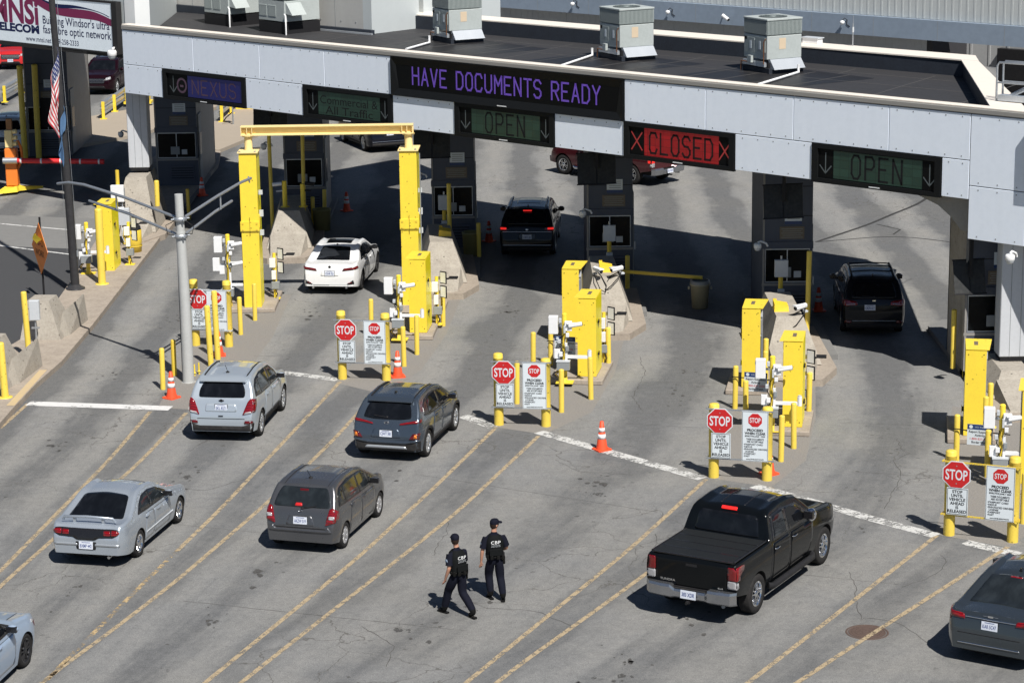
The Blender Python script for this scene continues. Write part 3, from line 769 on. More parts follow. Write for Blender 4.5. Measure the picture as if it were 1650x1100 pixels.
# big message board
t = bpy.data.objects.new('message_board', None); COL.objects.link(t)
t.matrix_world = Matrix.Translation(P0 + FD * (-11.925) + Vector((0, 0, ZM + .005))) @ Matrix.Rotation(FA, 4, 'Z')
setp(t, 'long black message board reading HAVE DOCUMENTS READY in purple lights', 'message board')
W, H = 4.97, 1.265
mb = MB()
fr = [((-W, -.10, 0), (-W + .28, -.10, .24)), ]
o4 = [(-W, 0), (W, 0), (W, H), (-W, H)]; i4 = [(-W + .3, .24), (W - .3, .24), (W - .18, H - .26), (-W + .18, H - .26)]
for k in range(4):
    a, b_ = o4[k], o4[(k + 1) % 4]; c, d = i4[(k + 1) % 4], i4[k]
    mb.add([(a[0], -.14, a[1]), (b_[0], -.14, b_[1]), (c[0], -.06, c[1]), (d[0], -.06, d[1])], [(0, 1, 2, 3)], SGNF)
    mb.add([(a[0], -.14, a[1]), (b_[0], -.14, b_[1]), (b_[0], -.001, b_[1]), (a[0], -.001, a[1])], [(0, 1, 2, 3)], SGNB)
mb.build('frame', t)
mb = MB(); mb.box((-W + .15, -.058, .2), (W - .15, -.005, H - .2), SGNB); mb.build('display', t)
mb = MB(); stroke_text(mb, 'HAVE DOCUMENTS READY', -W + .95, W - .95, .42, H - .42 + .12, .062, LEDP, -.062, .36); mb.build('lettering', t)
mb = MB(); mb.box((-.2, -.145, .03), (.2, -.142, .06), JOINT); mb.build('maker_plate', t)

# --------------------------------------------------------------- rooftop units
HV = mat('rooftop_unit_green_grey', (.33, .37, .365), .5, dirt=.2, dscale=3, dirtcol=(.24, .27, .26))
HVL = mat('rooftop_unit_pale', (.42, .46, .455), .5, dirt=.25, dscale=2.5, dirtcol=(.25, .28, .27))
HVD = mat('rooftop_unit_louvre', (.14, .17, .17), .5, dirt=.3)
GALV = mat('galvanised_flashing', (.62, .66, .70), .35, metal=.6, dirt=.3, dscale=3, dirtcol=(.4, .42, .45))
COPP = mat('copper_pipe', (.45, .2, .1), .4, metal=.8, dirt=.3)
def hvac(u, d, label, flip=False):
    t = bpy.data.objects.new('rooftop_unit', None); COL.objects.link(t)
    t.matrix_world = Matrix.Translation(P0 + FD * u + FB * d + Vector((0, 0, zr))) @ Matrix.Rotation(R(-62), 4, 'Z')
    setp(t, label, 'air conditioner', 'rooftop air conditioning units')
    hw, hd = .66, .66
    mb = MB(); mb.box((-hw - .05, -hd, 0), (hw + .12, hd, .16), UPST); mb.box((-hw, -hd + .05, .16), (hw, hd - .05, .34), ROOFN)
    mb.build('curb', t)
    mb = MB(); mb.hexa([(hw - .1, -hd + .12, .14), (hw + .26, -hd + .12, .14), (hw + .26, hd - .02, .14), (hw - .1, hd - .02, .14)],
                       [(hw - .1, -hd + .12, .44), (hw + .0, -hd + .12, .44), (hw + .0, hd - .02, .44), (hw - .1, hd - .02, .44)], GALV)
    mb.box((-hw, -hd - .04, .20), (hw - .1, -hd + .06, .36), GALV); mb.build('duct_transition', t)
    mb = MB(); mb.box((-hw, -hd, .56 - .12), (hw, hd, 1.18), HVL, bev=.015)
    mb.box((-hw + .06, -hd - .02, .62), (-.04, -hd, 1.08), HV); mb.box((.05, -hd - .02, .66), (hw - .1, -hd, 1.12), HV)
    mb.build('cabinet', t)
    mb = MB(); mb.box((-hw, -hd, 1.20), (hw, hd, 1.66), HVD)
    for k in range(26):
        x = -hw + (k + .5) * 2 * hw / 26
        mb.box((x - .008, -hd - .014, 1.22), (x + .014, -hd, 1.64), HV); mb.box((x - .008, hd, 1.22), (x + .014, hd + .014, 1.64), HV)
        mb.box((hw, x - .008, 1.22), (hw + .014, x + .014, 1.64), HV); mb.box((-hw - .014, x - .008, 1.22), (-hw, x + .014, 1.64), HV)
    mb.box((-hw - .02, -hd - .02, 1.66), (hw + .02, hd + .02, 1.72), HVL, bev=.01); mb.build('louvred_coil', t)
    mb = MB(); T = TR(0, 0, 1.721)
    mb.lathe([(.0, .012), (.10, .02), (.10, .0)], HV, 16, T)
    for r in (.18, .27, .36, .45): mb.lathe([(r - .006, .012), (r, .018), (r + .006, .012)], HVD, 28, T)
    mb.lathe([(.0, .001), (.46, .001)], BLACK, 28, T)
    for k in range(12): mb.box((.08, -.006, .012), (.47, .006, .018), HVD, T=T @ Matrix.Rotation(k * math.pi / 6, 4, 'Z'))
    mb.build('fan_grille', t)
    mb = MB(); mb.tube([(hw - .1, -hd - .06, .3), (hw - .1, -hd - .06, 1.0), (hw - .02, -hd - .04, 1.1)], .018, COPP, 6)
    mb.tube([(-hw - .08, -hd - .05, .0), (-hw - .08, -hd - .05, .3), (-.1, -hd - .08, .3)], .02, COPP, 6)
    mb.box((-.25, -hd - .14, .30), (-.05, -hd - .05, .52), HVL); mb.build('pipes', t)
    mb = MB(); mb.box((-.30, -hd - .026, .74), (-.2, -hd - .02, .98), SIGNW); mb.box((.22, -hd - .026, .74), (.32, -hd - .02, 1.0), SIGNW)
    mb.box((-hw + .06, -hd - .026, 1.0), (-hw + .2, -hd - .02, 1.1), INK); mb.box((hw + .002, -.2, .75), (hw + .006, .05, 1.1), mat('faded_label', (.62, .5, .36), .5))
    mb.build('labels', t)
    return t
hvac(-20.6, 6.95, 'grey rooftop air conditioner nearest the white stair tower on the black roof')
hvac(-12.35, 6.55, 'middle of the three grey rooftop air conditioners on open black roof')
hvac(-6.45, 6.75, 'grey rooftop air conditioner nearest the right end of the black roof')
def hvac2(u, d, label):
    t = bpy.data.objects.new('rooftop_unit', None); COL.objects.link(t)
    t.matrix_world = Matrix.Translation(P0 + FD * u + FB * d + Vector((0, 0, zr))) @ Matrix.Rotation(R(-50), 4, 'Z')
    setp(t, label, 'air conditioner', 'rooftop air conditioning units')
    mb = MB(); mb.box((-.85, -.8, 0), (.85, .8, .42), ROOFN); mb.build('curb', t)
    mb = MB(); mb.box((-.85, -.8, .45), (.85, .8, 1.22), HVL, bev=.015)
    for x in (-.55, .05): mb.box((x - .24, -.815, .62), (x + .24, -.8, 1.02), HV); mb.box((x - .25, -.818, 1.0), (x + .25, -.8, 1.03), HVL)
    mb.build('cabinet', t)
    mb = MB(); mb.box((-.85, -.8, 1.25), (.85, .8, 1.95), HVD)
    for k in range(30):
        x = -.82 + k * .056; mb.box((x, -.815, 1.27), (x + .02, -.8, 1.93), HV); mb.box((.85, x, 1.27), (.865, x + .02, 1.93), HV)
    mb.box((-.87, -.82, 1.95), (.87, .82, 2.02), HVL); mb.build('louvred_coil', t)
    mb = MB(); mb.hexa([(.86, -.75, .75), (1.28, -.75, .72), (1.28, -.1, .72), (.86, -.1, .75)], [(.86, -.75, 1.15), (.9, -.75, 1.15), (.9, -.1, 1.15), (.86, -.1, 1.15)], HVL)
    mb.build('vent_hood', t)
    mb = MB(); mb.tube([(1.05, -.9, 0), (1.05, -.9, .7), (.9, -.85, .75)], .03, WHITE, 6); mb.build('pipes', t)
hvac2(-31.9, 6.2, 'tall grey rooftop air conditioner against the wall, left one of that pair')
hvac2(-28.05, 5.6, 'tall grey rooftop air conditioner against the wall, right one of that pair')
# white conduits on the roof
def conduit(a, b, label):
    mb = MB(); A = P0 + FD * a[0] + FB * a[1] + Vector((0, 0, zr + .05)); B = P0 + FD * b[0] + FB * b[1] + Vector((0, 0, zr + .05))
    mb.tube([A, B, B + Vector((0, 0, .25))], .045, WHITE, 8); setp(mb.build('roof_conduit'), label, 'pipe', 'white pipes on the roof')
conduit((-19.97, 3.7), (-20.7, 5.6), 'white pipe from the roof edge to the left of three open air conditioners')
conduit((-12.3, 2.9), (-13.5, 6.1), 'white pipe from the roof edge to the middle air conditioner')
conduit((-4.4, 3.0), (-5.25, 6.5), 'white pipe from the roof edge to the rightmost air conditioner')
# stair tower and left block rising from the roof
WALLG = mat('stucco_panel_grey', (.47, .47, .455), .7, dirt=.22, dscale=.8, dirtcol=(.36, .355, .34), sc=(2.5, 2.5, .3))
WALLL = mat('panel_light_grey', (.50, .54, .55), .6, dirt=.15, dscale=.8, dirtcol=(.40, .43, .44), sc=(3, 3, .3))
WWHITE = mat('white_trim', (.78, .80, .80), .5, dirt=.06)
pent = bpy.data.objects.new('roof_penthouse', None); COL.objects.link(pent); pent.matrix_world = FT.copy()
setp(pent, 'grey panelled penthouse standing on the black canopy roof, cut off by the top edge', 'penthouse')
mb = MB()
mb.box((-44, 8.0, zr), (-25.2, 9.2, 12), WALLG)
mb.box((-25.2, 6.7, zr), (-24.75, 9.2, 12), WALLL)
mb.box((-29.7, 6.7, zr), (-25.2, 8.1, 12), WALLG)
mb.box((-26.3, 9.7, zr), (-25.0, 14, 12), WALLL)
mb.build('wall', pent)
mb = MB()
for u in (-36.5, -34.6, -32.4, -30.9): mb.box((u, 7.99, zr), (u + .02, 8.0, 12), GREYD)
for u in (-28.2, -26.7): mb.box((u, 6.69, zr), (u + .015, 6.7, 12), GREYD)
for u in (-29.4, -28.5, -27.5, -26.4, -25.6):
    for z in (7.5, 9.0): mb.box((u, 6.68, z), (u + .03, 6.7, z + .03), GREYD)
mb.box((-44, 7.8, zr), (-29.7, 7.98, zr + .3), UPST); mb.box((-29.75, 6.5, zr), (-24.6, 6.69, zr + .16), UPST)
mb.box((-29.9, 6.42, zr), (-24.5, 6.5, zr + .06), GALV)
mb.build('base_flashing', pent)
blk = bpy.data.objects.new('office_block', None); COL.objects.link(blk); blk.matrix_world = FT.copy()
setp(blk, 'pale grey panelled office block with a white corner, left of the canopy roof', 'building')
mb = MB(); mb.prism([(-33.2, .74), (-31.68, .74), (-31.68, 1.38), (-31.4, 1.38), (-37.4, 7.92), (-39.4, 7.92)], 5.0, WALLL, z0=6.96)
for u in (-32.9, -32.4): mb.box((u, .73, 6.98), (u + .02, .738, 11.9), GREYD)
mb.build('wall', blk)
mb = MB(); mb.box((-31.7, .70, 6.97), (-31.1, 1.40, 11.95), WWHITE); mb.build('corner_trim', blk)
# access gate rail at the right end of the roof
t = bpy.data.objects.new('roof_guard_rail', None); COL.objects.link(t); t.matrix_world = FT @ Matrix.Translation((4.9, 1.6, ZT + .15))
setp(t, 'galvanised guard rail and hatch arm at the right corner of the roof', 'guard rail')
mb = MB()
for y in (0, .32):
    mb.tube([(0, y, 0), (0, y, .95), (.06, y, 1.05), (1.6, y + .1, 1.05), (1.75, y + .1, .95), (1.75, y + .1, 0)], .03, STEEL, 8)
    mb.tube([(0, y, .5), (1.75, y + .1, .5)], .025, STEEL, 8)
mb.build('rail', t)
mb = MB(); mb.tube([(.1, .1, .02), (1.7, .2, .85)], .04, STEEL, 8); mb.tube([(.2, .0, .02), (1.8, .1, .80)], .03, STEEL, 8)
mb.box((.1, -.1, .02), (2.0, .15, .18), GALV); mb.build('hatch_arm', t)
# vertical duct on the canopy's right end
mb = MB(); mb.box((6.94, -.25, 5.75), (7.3, -.07, 7.3), GALV, bev=.02); o = mb.build('duct_box', canopy)

# --------------------------------------------------------------- dome cameras
def dome_camera(loc, rz, label, s=1.):
    t = thing('dome_camera', label, 'camera', loc, rz, 'white dome cameras')
    mb = MB(); mb.tube([(0, .35 * s, -.02), (0, .3 * s, .08 * s), (0, .1 * s, .16 * s), (0, 0, .12 * s)], .035 * s, WHITE, 8); mb.build('arm', t)
    mb = MB(); mb.lathe([(0, .1), (.1, .1), (.13, .06), (.13, -.05), (.12, -.06)], WHITE, 20, T=Matrix.Scale(s, 4)); mb.build('housing', t)
    mb = MB(); mb.lathe([(.118, -.06), (.10, -.12), (.06, -.155), (0, -.165)], GREYP, 20, T=Matrix.Scale(s, 4)); mb.build('dome', t)
dome_camera((13.15, 61.75, 3.95), R(-42), 'white dome camera under the right end of the canopy')
dome_camera((-14.75, 89.2, 6.5), R(-42), 'white dome camera at the corner of the office block above the dark red car', 1.35)
for x, y, z, l in ((-9.2, 88.9, 3.0, 'dim dome camera on the left side of the booth behind the yellow portal'), (-3.2, 82.6, 2.8, 'dim dome camera on the booth beside the black car with lit lamps'), (2.35, 76.6, 2.55, 'dim dome camera on the booth right of the black car'),
                (7.45, 70.8, 2.55, 'dim dome camera on the booth left of the dark grey car'), (-16.1, 98.5, 2.1, 'dim dome camera on the booth under the blue lane sign')):
    dome_camera((x, y, z), R(-80), l, .9)

# --------------------------------------------------------------- warehouse behind
WT = FT @ Matrix.Translation((0, 40, 0))
wh = bpy.data.objects.new('warehouse', None); COL.objects.link(wh); wh.matrix_world = WT
setp(wh, 'long warehouse with ribbed grey upper wall and blue-grey fascia behind the canopy', 'building')
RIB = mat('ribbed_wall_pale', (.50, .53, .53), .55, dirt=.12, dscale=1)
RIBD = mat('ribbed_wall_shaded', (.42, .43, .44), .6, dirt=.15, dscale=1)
BAND = mat('fascia_blue_grey', (.24, .30, .38), .5, dirt=.2, dscale=.5, sc=(.3, 1, 1))
mb = MB(); mb.box((-75, -1.2, 5.15), (25, -.2, 9), RIB)
for k in range(260):
    u = -75 + k * .385; mb.box((u, -1.212, 5.16), (u + .10, -1.2, 9), RIB)
mb.build('upper_wall', wh)
mb = MB(); mb.box((-75, -1.5, 4.22), (25, -.2, 5.14), BAND)
for k in range(28): mb.box((-73 + k * 3.5, -1.504, 4.24), (-72.98 + k * 3.5, -1.5, 5.12), GREYD)
mb.build('fascia', wh)
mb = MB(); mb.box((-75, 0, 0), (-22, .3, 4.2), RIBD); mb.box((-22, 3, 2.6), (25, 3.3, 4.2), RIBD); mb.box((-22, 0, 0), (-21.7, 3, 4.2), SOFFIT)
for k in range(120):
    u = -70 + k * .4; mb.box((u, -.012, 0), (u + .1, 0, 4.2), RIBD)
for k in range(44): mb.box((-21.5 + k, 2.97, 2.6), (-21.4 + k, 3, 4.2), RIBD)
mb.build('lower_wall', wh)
mb = MB(); mb.box((-19.8, 2.6, 0), (25, 2.95, 3.55), BLACK); mb.build('dark_infill', wh)  # plain black box filling the opening below the set-back wall
def wcam(u, z, label):
    t = bpy.data.objects.new('wall_camera', None); COL.objects.link(t); t.matrix_world = WT @ Matrix.Translation((u, -1.5, z))
    setp(t, label, 'camera', 'small white cameras on the warehouse fascia')
    mb = MB(); mb.lathe([(0, -.12), (.09, -.08), (.12, 0), (.1, .06), (0, .1)], WHITE, 14, T=TR(0, -.2, 0)); mb.build('housing', t)
    mb = MB(); mb.tube([(0, -.2, .08), (.06, -.1, .2), (.15, -.01, .1), (.12, -.01, -.1), (.3, -.01, -.2)], .02, BLACK, 6); mb.build('cable', t)
wcam(-42.4, 4.72, 'small white camera on the fascia above and left of the middle air conditioner')
wcam(-36.1, 4.66, 'small white camera on the fascia between the middle and right air conditioners')
wcam(-25.6, 4.78, 'small white camera on the fascia right of the rightmost air conditioner')
t = bpy.data.objects.new('wall_camera', None); COL.objects.link(t); t.matrix_world = WT @ Matrix.Translation((-32.4, -1.5, 4.6))
setp(t, 'white tube camera on the fascia just above the rightmost air conditioner', 'camera', 'small white cameras on the warehouse fascia')
mb = MB(); mb.cyl((-.15, -.35, .12), (.2, -.35, -.08), .09, WHITE, 12); mb.cyl((.2, -.35, -.08), (.23, -.35, -.1), .07, BLACK, 12); mb.build('housing', t)
mb = MB(); mb.tube([(-.1, -.3, .1), (-.3, -.05, .15)], .03, STEEL, 6); mb.build('arm', t)
t = bpy.data.objects.new('antenna_mast', None); COL.objects.link(t); t.matrix_world = FT @ Matrix.Translation((-5.6, 10.0, ZT + .15))
setp(t, 'thin grey mast standing at the rear edge of the roof', 'mast')
mb = MB(); mb.cyl((0, 0, 0), (0, 0, .75), .02, STEEL, 8); mb.cyl((0, 0, .45), (0, 0, .62), .035, GREYP, 8); mb.build('pole', t)
mb = MB(); mb.cyl((0, 0, .75), (0, 0, 1.0), .008, STEEL, 6); mb.build('whip', t)
t = bpy.data.objects.new('vent_box', None); COL.objects.link(t); t.matrix_world = FT @ Matrix.Translation((-7.2, 10.0, ZT + .15))
setp(t, 'small white box at the rear edge of the roof beside the thin mast', 'box')
mb = MB(); mb.box((-.32, -.15, 0), (.3, .15, .16), WHITE, bev=.01); mb.build('casing', t)
mb = MB(); mb.box((-.36, -.18, .16), (.34, .18, .19), GREYP); mb.build('lid', t)
# ------------------------------------------------------------------ booths
SIGNB = mat('sign_dark_blue', (.02, .05, .16), .4, dirt=.1)
BRASS = mat('bronze_notice', (.16, .13, .09), .5, dirt=.2)
def booth(x, y, label, w=1.5, depth=3.4, h=5.0, rz=0., ls=None):
    t = thing('inspection_booth', label, 'booth', (x, y, .15), rz, 'inspection booths under the canopy')
    hw = w / 2
    mb = MB()
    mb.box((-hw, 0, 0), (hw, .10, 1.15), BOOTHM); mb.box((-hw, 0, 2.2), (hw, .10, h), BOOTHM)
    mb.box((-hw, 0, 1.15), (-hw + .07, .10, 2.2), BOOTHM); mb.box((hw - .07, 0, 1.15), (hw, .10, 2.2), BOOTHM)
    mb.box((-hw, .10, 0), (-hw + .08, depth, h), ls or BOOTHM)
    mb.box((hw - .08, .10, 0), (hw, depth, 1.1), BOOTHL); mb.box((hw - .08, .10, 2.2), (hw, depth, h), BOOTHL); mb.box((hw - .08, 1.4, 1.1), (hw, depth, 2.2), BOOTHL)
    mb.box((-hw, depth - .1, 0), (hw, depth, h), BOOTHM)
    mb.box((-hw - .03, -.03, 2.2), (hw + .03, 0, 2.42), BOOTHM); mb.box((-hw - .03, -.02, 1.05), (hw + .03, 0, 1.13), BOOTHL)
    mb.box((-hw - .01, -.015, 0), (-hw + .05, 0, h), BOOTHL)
    for z in (3.2, 4.1): mb.box((-hw + .06, -.006, z), (hw, 0, z + .02), BLACK)
    mb.build('wall', t)
    mb = MB()
    for z in (1.14, 2.16): mb.box((-hw + .05, .015, z), (hw - .05, .035, z + .04), STEEL)
    for x in (-hw + .06, -.02, hw - .09): mb.box((x, .016, 1.18), (x + .03, .034, 2.16), STEEL)
    mb.build('window_frame', t)
    mb = MB(); mb.box((-.25, .0, 1.3), (.12, .03, 1.62), GREYD, bev=.01); mb.box((.2, .0, 1.3), (.42, .03, 1.5), GREYP); mb.build('monitor', t)
    mb = MB(); mb.box((-hw + .07, .04, 1.15), (hw - .07, .06, 2.2), BOOTHG); mb.build('window', t)
    mb = MB(); mb.box((hw - .05, .12, 1.12), (hw - .03, 1.38, 2.18), BOOTHG); mb.build('window', t)
    mb = MB(); mb.box((hw + .002, .25, .1), (hw + .05, 1.15, 2.9), GREYD); mb.box((hw + .05, .4, 1.2), (hw + .06, 1.0, 2.1), BOOTHG)
    d = mb.build('door', t)
    mb = MB(); mb.box((hw + .062, .32, 1.0), (hw + .10, .36, 1.25), STEEL); mb.build('handle', d)
    mb = MB(); mb.box((-hw + .55, -.03, .25), (hw - .15, -.006, .85), BOOTHM, bev=.008)
    for k in range(5): mb.box((-hw + .6, -.036, .32 + k * .1), (hw - .2, -.03, .35 + k * .1), BLACK)
    mb.build('vent_panel', t)
    mb = MB(); mb.box((-.1, -.02, 3.05), (.42, -.006, 3.40), SIGNW); mb.box((-.1, -.024, 2.95), (.42, -.006, 3.05), SIGNB)
    for k in range(4): mb.box((-.02, -.0215, 3.11 + k * .07), (.36, -.020, 3.13 + k * .07), GREYD)
    mb.build('notice', t)
    mb = MB(); mb.box((-.25, -.02, 2.5), (.5, -.006, 2.88), BRASS)
    for k in range(5): mb.box((-.2 + .04 * (k % 2), -.0215, 2.54 + k * .065), (.45 - .05 * (k % 2), -.020, 2.555 + k * .065), GREYD)
    mb.build('bronze_plate', t)
    return t
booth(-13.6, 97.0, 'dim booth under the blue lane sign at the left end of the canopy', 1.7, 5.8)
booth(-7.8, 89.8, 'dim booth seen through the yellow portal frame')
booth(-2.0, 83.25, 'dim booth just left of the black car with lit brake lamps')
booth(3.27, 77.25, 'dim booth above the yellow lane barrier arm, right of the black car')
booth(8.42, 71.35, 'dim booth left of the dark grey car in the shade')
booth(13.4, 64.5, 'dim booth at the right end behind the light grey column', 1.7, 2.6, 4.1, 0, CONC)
# raised plinths under booths
mb = MB()
for x, y in ((-13.6, 97), (-7.8, 89.8), (-2.0, 83.25), (3.27, 77.25), (8.42, 71.35), (13.5, 66)):
    w2 = .95
    mb.prism([(x - w2, y - 4.6), (x + w2, y - 4.6), (x + w2, y + 4.2), (x + .4, y + 5), (x - .4, y + 5), (x - w2, y + 4.2)], .15, SLAB)
setp(mb.build('island_kerbs'), kind='structure')
# boxes on posts in front of the booths
def meter(x, y, label, h=1.6):
    t = thing('meter_post', label, 'meter box', (x, y, .15), 0, 'meter boxes on yellow posts before the booths')
    mb = MB(); mb.cyl((0, 0, 0), (0, 0, h), .07, YEL2, 12); mb.build('post', t)
    mb = MB(); mb.box((-.2, -.2, h - .02), (.2, -.06, h + .5), GREYP, bev=.01); mb.build('cabinet', t)
    mb = MB(); mb.box((-.1, -.18, h - .65), (.1, -.05, h - .4), GREYP, bev=.01); mb.box((-.14, -.24, h - .60), (-.04, -.15, h - .5), WHITE); mb.build('junction_box', t)
    mb = MB(); mb.cyl((0, -.12, h + .5), (0, -.12, h + .62), .03, STEEL, 8); mb.build('antenna', t)
    return t
meter(-2.3, 82.2, 'grey meter box on a yellow post before the booth left of black car')
meter(3.2, 76.2, 'grey meter box on a yellow post just above the lane swing arm')
meter(8.1, 70.3, 'grey meter box on a yellow post left of the dark grey SUV')
meter(13.0, 64.9, 'grey meter box on a yellow post low beside the light grey column', 1.0)
# tilted boards hanging from the canopy
BOARD = mat('hanging_board_dark', (.035, .037, .038), .5, dirt=.5, dscale=1.5, dirtcol=(.075, .075, .075))
def board(x, y, z, w, h, rz, tilt, label):
    t = thing('hanging_board', label, 'board', (x, y, z), R(rz), 'dark boards hanging before the booths')
    T = Matrix.Rotation(R(tilt), 4, 'Y') @ Matrix.Rotation(R(-20), 4, 'X')
    mb = MB(); mb.box((-w / 2, -.02, 0), (w / 2, .02, h), BOARD, T=T)
    mb.build('panel', t)
    mb = MB(); mb.box((-w / 2 - .02, -.035, -.02), (w / 2 + .02, -.02, .02), BLACK, T=T); mb.box((-w / 2 - .02, -.035, h - .02), (w / 2 + .02, -.02, h + .02), BLACK, T=T)
    mb.box((-.015, -.034, 0), (.015, -.02, h), BLACK, T=T); mb.build('frame', t)
    mb = MB(); mb.box((-.05, .0, h * .5), (.05, .1, 5.2 - z if z > 3 else 1.6), BLACK); mb.build('hanger', t)
board(2.75, 74.6, 3.85, 1.22, 1.0, -8, -3, 'dark tilted board hanging below the red CLOSED sign, left of it')
board(8.0, 68.9, 3.75, 1.15, 1.0, -12, -4, 'dark tilted board hanging below the plain panel left of the rightmost OPEN sign')
board(-8.6, 85.6, 4.1, 1.25, .95, -8, -3, 'dark tilted board behind the yellow portal beam')
board(-2.6, 79.6, 3.95, 1.25, .95, -8, -3, 'dark tilted board right of the yellow portal, below the first OPEN sign')
board(12.62, 64.2, 2.45, .85, .95, -4, -3, 'dark board low beside the light grey column at the right end')

# ------------------------------------------------------------------ barriers
def barrier(x, y, label, rz=0., top=1.40, L=3.2, nose=True):
    """crash block: tall sloping block widening to its base, with a lower wedge towards traffic; origin at the top front edge"""
    t = thing('concrete_barrier', label, 'barrier', (x, y, 0), rz, 'concrete crash blocks before the booths')
    mb = MB()
    a, b = .38, .80
    mb.hexa([(-b, -1.0, .22), (b, -1.0, .22), (b, L + .3, .22), (-b, L + .3, .22)], [(-a, 0, top), (a, 0, top), (a, L, top), (-a, L, top)], CONC)
    mb.build('block', t)
    mb = MB()
    mb.hexa([(-.72, -2.45, .12), (.42, -2.45, .12), (.76, -.7, .12), (-.78, -.7, .12)], [(-.60, -2.35, .24), (.22, -2.35, .24), (.60, -.72, .66), (-.66, -.72, .66)], CONC)
    mb.build('nose', t)
    mb = MB()
    mb.prism([(-1.0, -2.3), (-.7, -2.6), (.62, -2.6), (1.18, -1.3), (1.18, L + .6), (-1.0, L + .6)], .20, KERB)
    mb.build('footing', t)
    return t
barrier(-7.9, 84.15, 'pale concrete crash block with two yellow camera posts on top', R(3))
barrier(-2.3, 78.0, 'pale concrete crash block with a yellow cap, right of the white car', R(3))
barrier(2.9, 72.1, 'pale concrete crash block with two white cameras, behind yellow cabinets')
barrier(7.92, 66.35, 'pale concrete crash block with one white camera, behind yellow cabinets')
barrier(13.55, 62.4, 'pale concrete crash block carrying the right light grey column', 0, .72, 2.0)
barrier(-13.85, 87.6, 'pale concrete crash block carrying the left grey column', 0, 2.1, 2.2)
YCAP = mat('yellow_casting', (.85, .58, .04), .45, dirt=.15)
for x, y, l in ((-2.2, 79.1, 'yellow cap block on the concrete crash block right of the white car'), (2.95, 72.9, 'yellow cap block between two white cameras'), (7.75, 67.1, 'yellow cap block beside a single white camera')):
    t = thing('yellow_cap', l, 'cap block', (x, y, 1.4), 0, 'yellow caps on the crash blocks')
    mb = MB(); mb.hexa([(-.21, -.2, 0), (.21, -.2, 0), (.21, .3, 0), (-.21, .3, 0)], [(-.20, -.16, .22), (.20, -.16, .15), (.20, .26, .18), (-.20, .26, .26)], YCAP); mb.build('block', t)
    mb = MB(); mb.box((-.20, .27, .0), (-.1, .34, .28), YCAP); mb.build('rib', t)
def tube_camera(x, y, z, rz, label, cable=True, parent=None, grp='white tube cameras on the crash blocks'):
    t = thing('tube_camera', label, 'camera', (x, y, z), R(rz), grp)
    mb = MB(); T = Matrix.Rotation(R(12), 4, 'X')
    mb.cyl((0, -.22, .06), (0, .16, .10), .075, WHITE, 14); mb.box((-.08, -.27, .11), (.08, .16, .145), WHITE); mb.build('housing', t)
    mb = MB(); mb.cyl((0, -.245, .057), (0, -.222, .06), .055, BLACK, 12); mb.build('lens', t)
    mb = MB(); mb.tube([(0, .05, .03), (0, .1, -.05), (0, .2, -.06)], .025, GREYP, 8); mb.box((-.05, .1, -.1), (.05, .22, -.05), GREYP); mb.build('bracket', t)
    if cable:
        mb = MB(); mb.tube([(.02, .14, .04), (.12, 0, -.12), (.14, -.3, -.38), (.02, -.45, -.55), (-.14, -.4, -.45), (-.16, -.15, -.15), (-.05, .1, -.03)], .016, BLACK, 6); mb.build('cable', t)
    return t
tube_camera(2.66, 72.05, 1.55, 28, 'left white tube camera with looped black cable on the crash block behind yellow cabinets')
tube_camera(3.28, 72.0, 1.58, -62, 'right white tube camera with looped black cable on the crash block behind yellow cabinets')
tube_camera(8.25, 66.4, 1.58, -55, 'single white tube camera with looped cable on the crash block')
for i, (x, l) in enumerate(((-8.1, 'left short yellow post with a white camera on the crash block behind the white car'), (-7.45, 'right short yellow post with a dark camera on the crash block behind the white car'))):
    t = thing('camera_post', l, 'camera post', (x, 84.9, 1.4), 0, 'short yellow camera posts')
    mb = MB(); mb.cyl((0, 0, 0), (0, 0, .95 - .12 * i), .085, YEL, 14); mb.cyl((0, 0, 0), (0, 0, .03), .16, YEL, 14); mb.build('post', t)
    mb = MB(); s = -1 if i == 0 else 1; mb.cyl((s * .1, -.05, .86), (s * .42, -.12, .84), .07, WHITE if i == 0 else BLACK, 12); mb.tube([(0, 0, .6), (s * .3, -.05, .58)], .03, GREYP if i == 0 else BLACK, 8); mb.build('camera', t)

# ------------------------------------------------------------------ bollards
def bollard_proto(h, r, flange=False, dome=True):
    mb = MB()
    prof = [(r, 0), (r, h - r * .5), (r * .92, h - r * .22), (r * .6, h - r * .04), (0, h)] if dome else [(r, 0), (r, h), (r * .85, h), (r * .8, h - .1), (0, h - .1)]
    mb.lathe(prof, YELB, 20)
    if flange: mb.lathe([(r, .02), (r + .10, .018), (r + .105, 0)], YELB, 20)
    return mb
BOL = {}
def bollard(x, y, label, h=1.18, r=.072, flange=False, z=0., tilt=0., m=None, cat='bollard'):
    k = (h, r, flange)
    if k not in BOL:
        p_ = bollard_proto(h, r, flange).build('bollard'); BOL[k] = p_.data; bpy.data.objects.remove(p_)
    o = bpy.data.objects.new('bollard', BOL[k]); COL.objects.link(o)
    o.location = (x, y, z); o.rotation_euler = (R(random.uniform(-.8, .8)), R(tilt + random.uniform(-.8, .8)), random.random() * 6)
    if tilt: o.rotation_euler = (0, R(tilt), 0)
    setp(o, label, cat, 'yellow bollards')
    if m: o.data = o.data.copy(); o.data.materials[0] = m
    return o
ISL = ['leftmost stop sign island', 'stop sign island before the portal right leg', 'middle stop sign island', 'stop sign island left of the black pickup lane end', 'rightmost stop sign island']
NM = ['first', 'second', 'middle', 'fourth', 'rightmost']
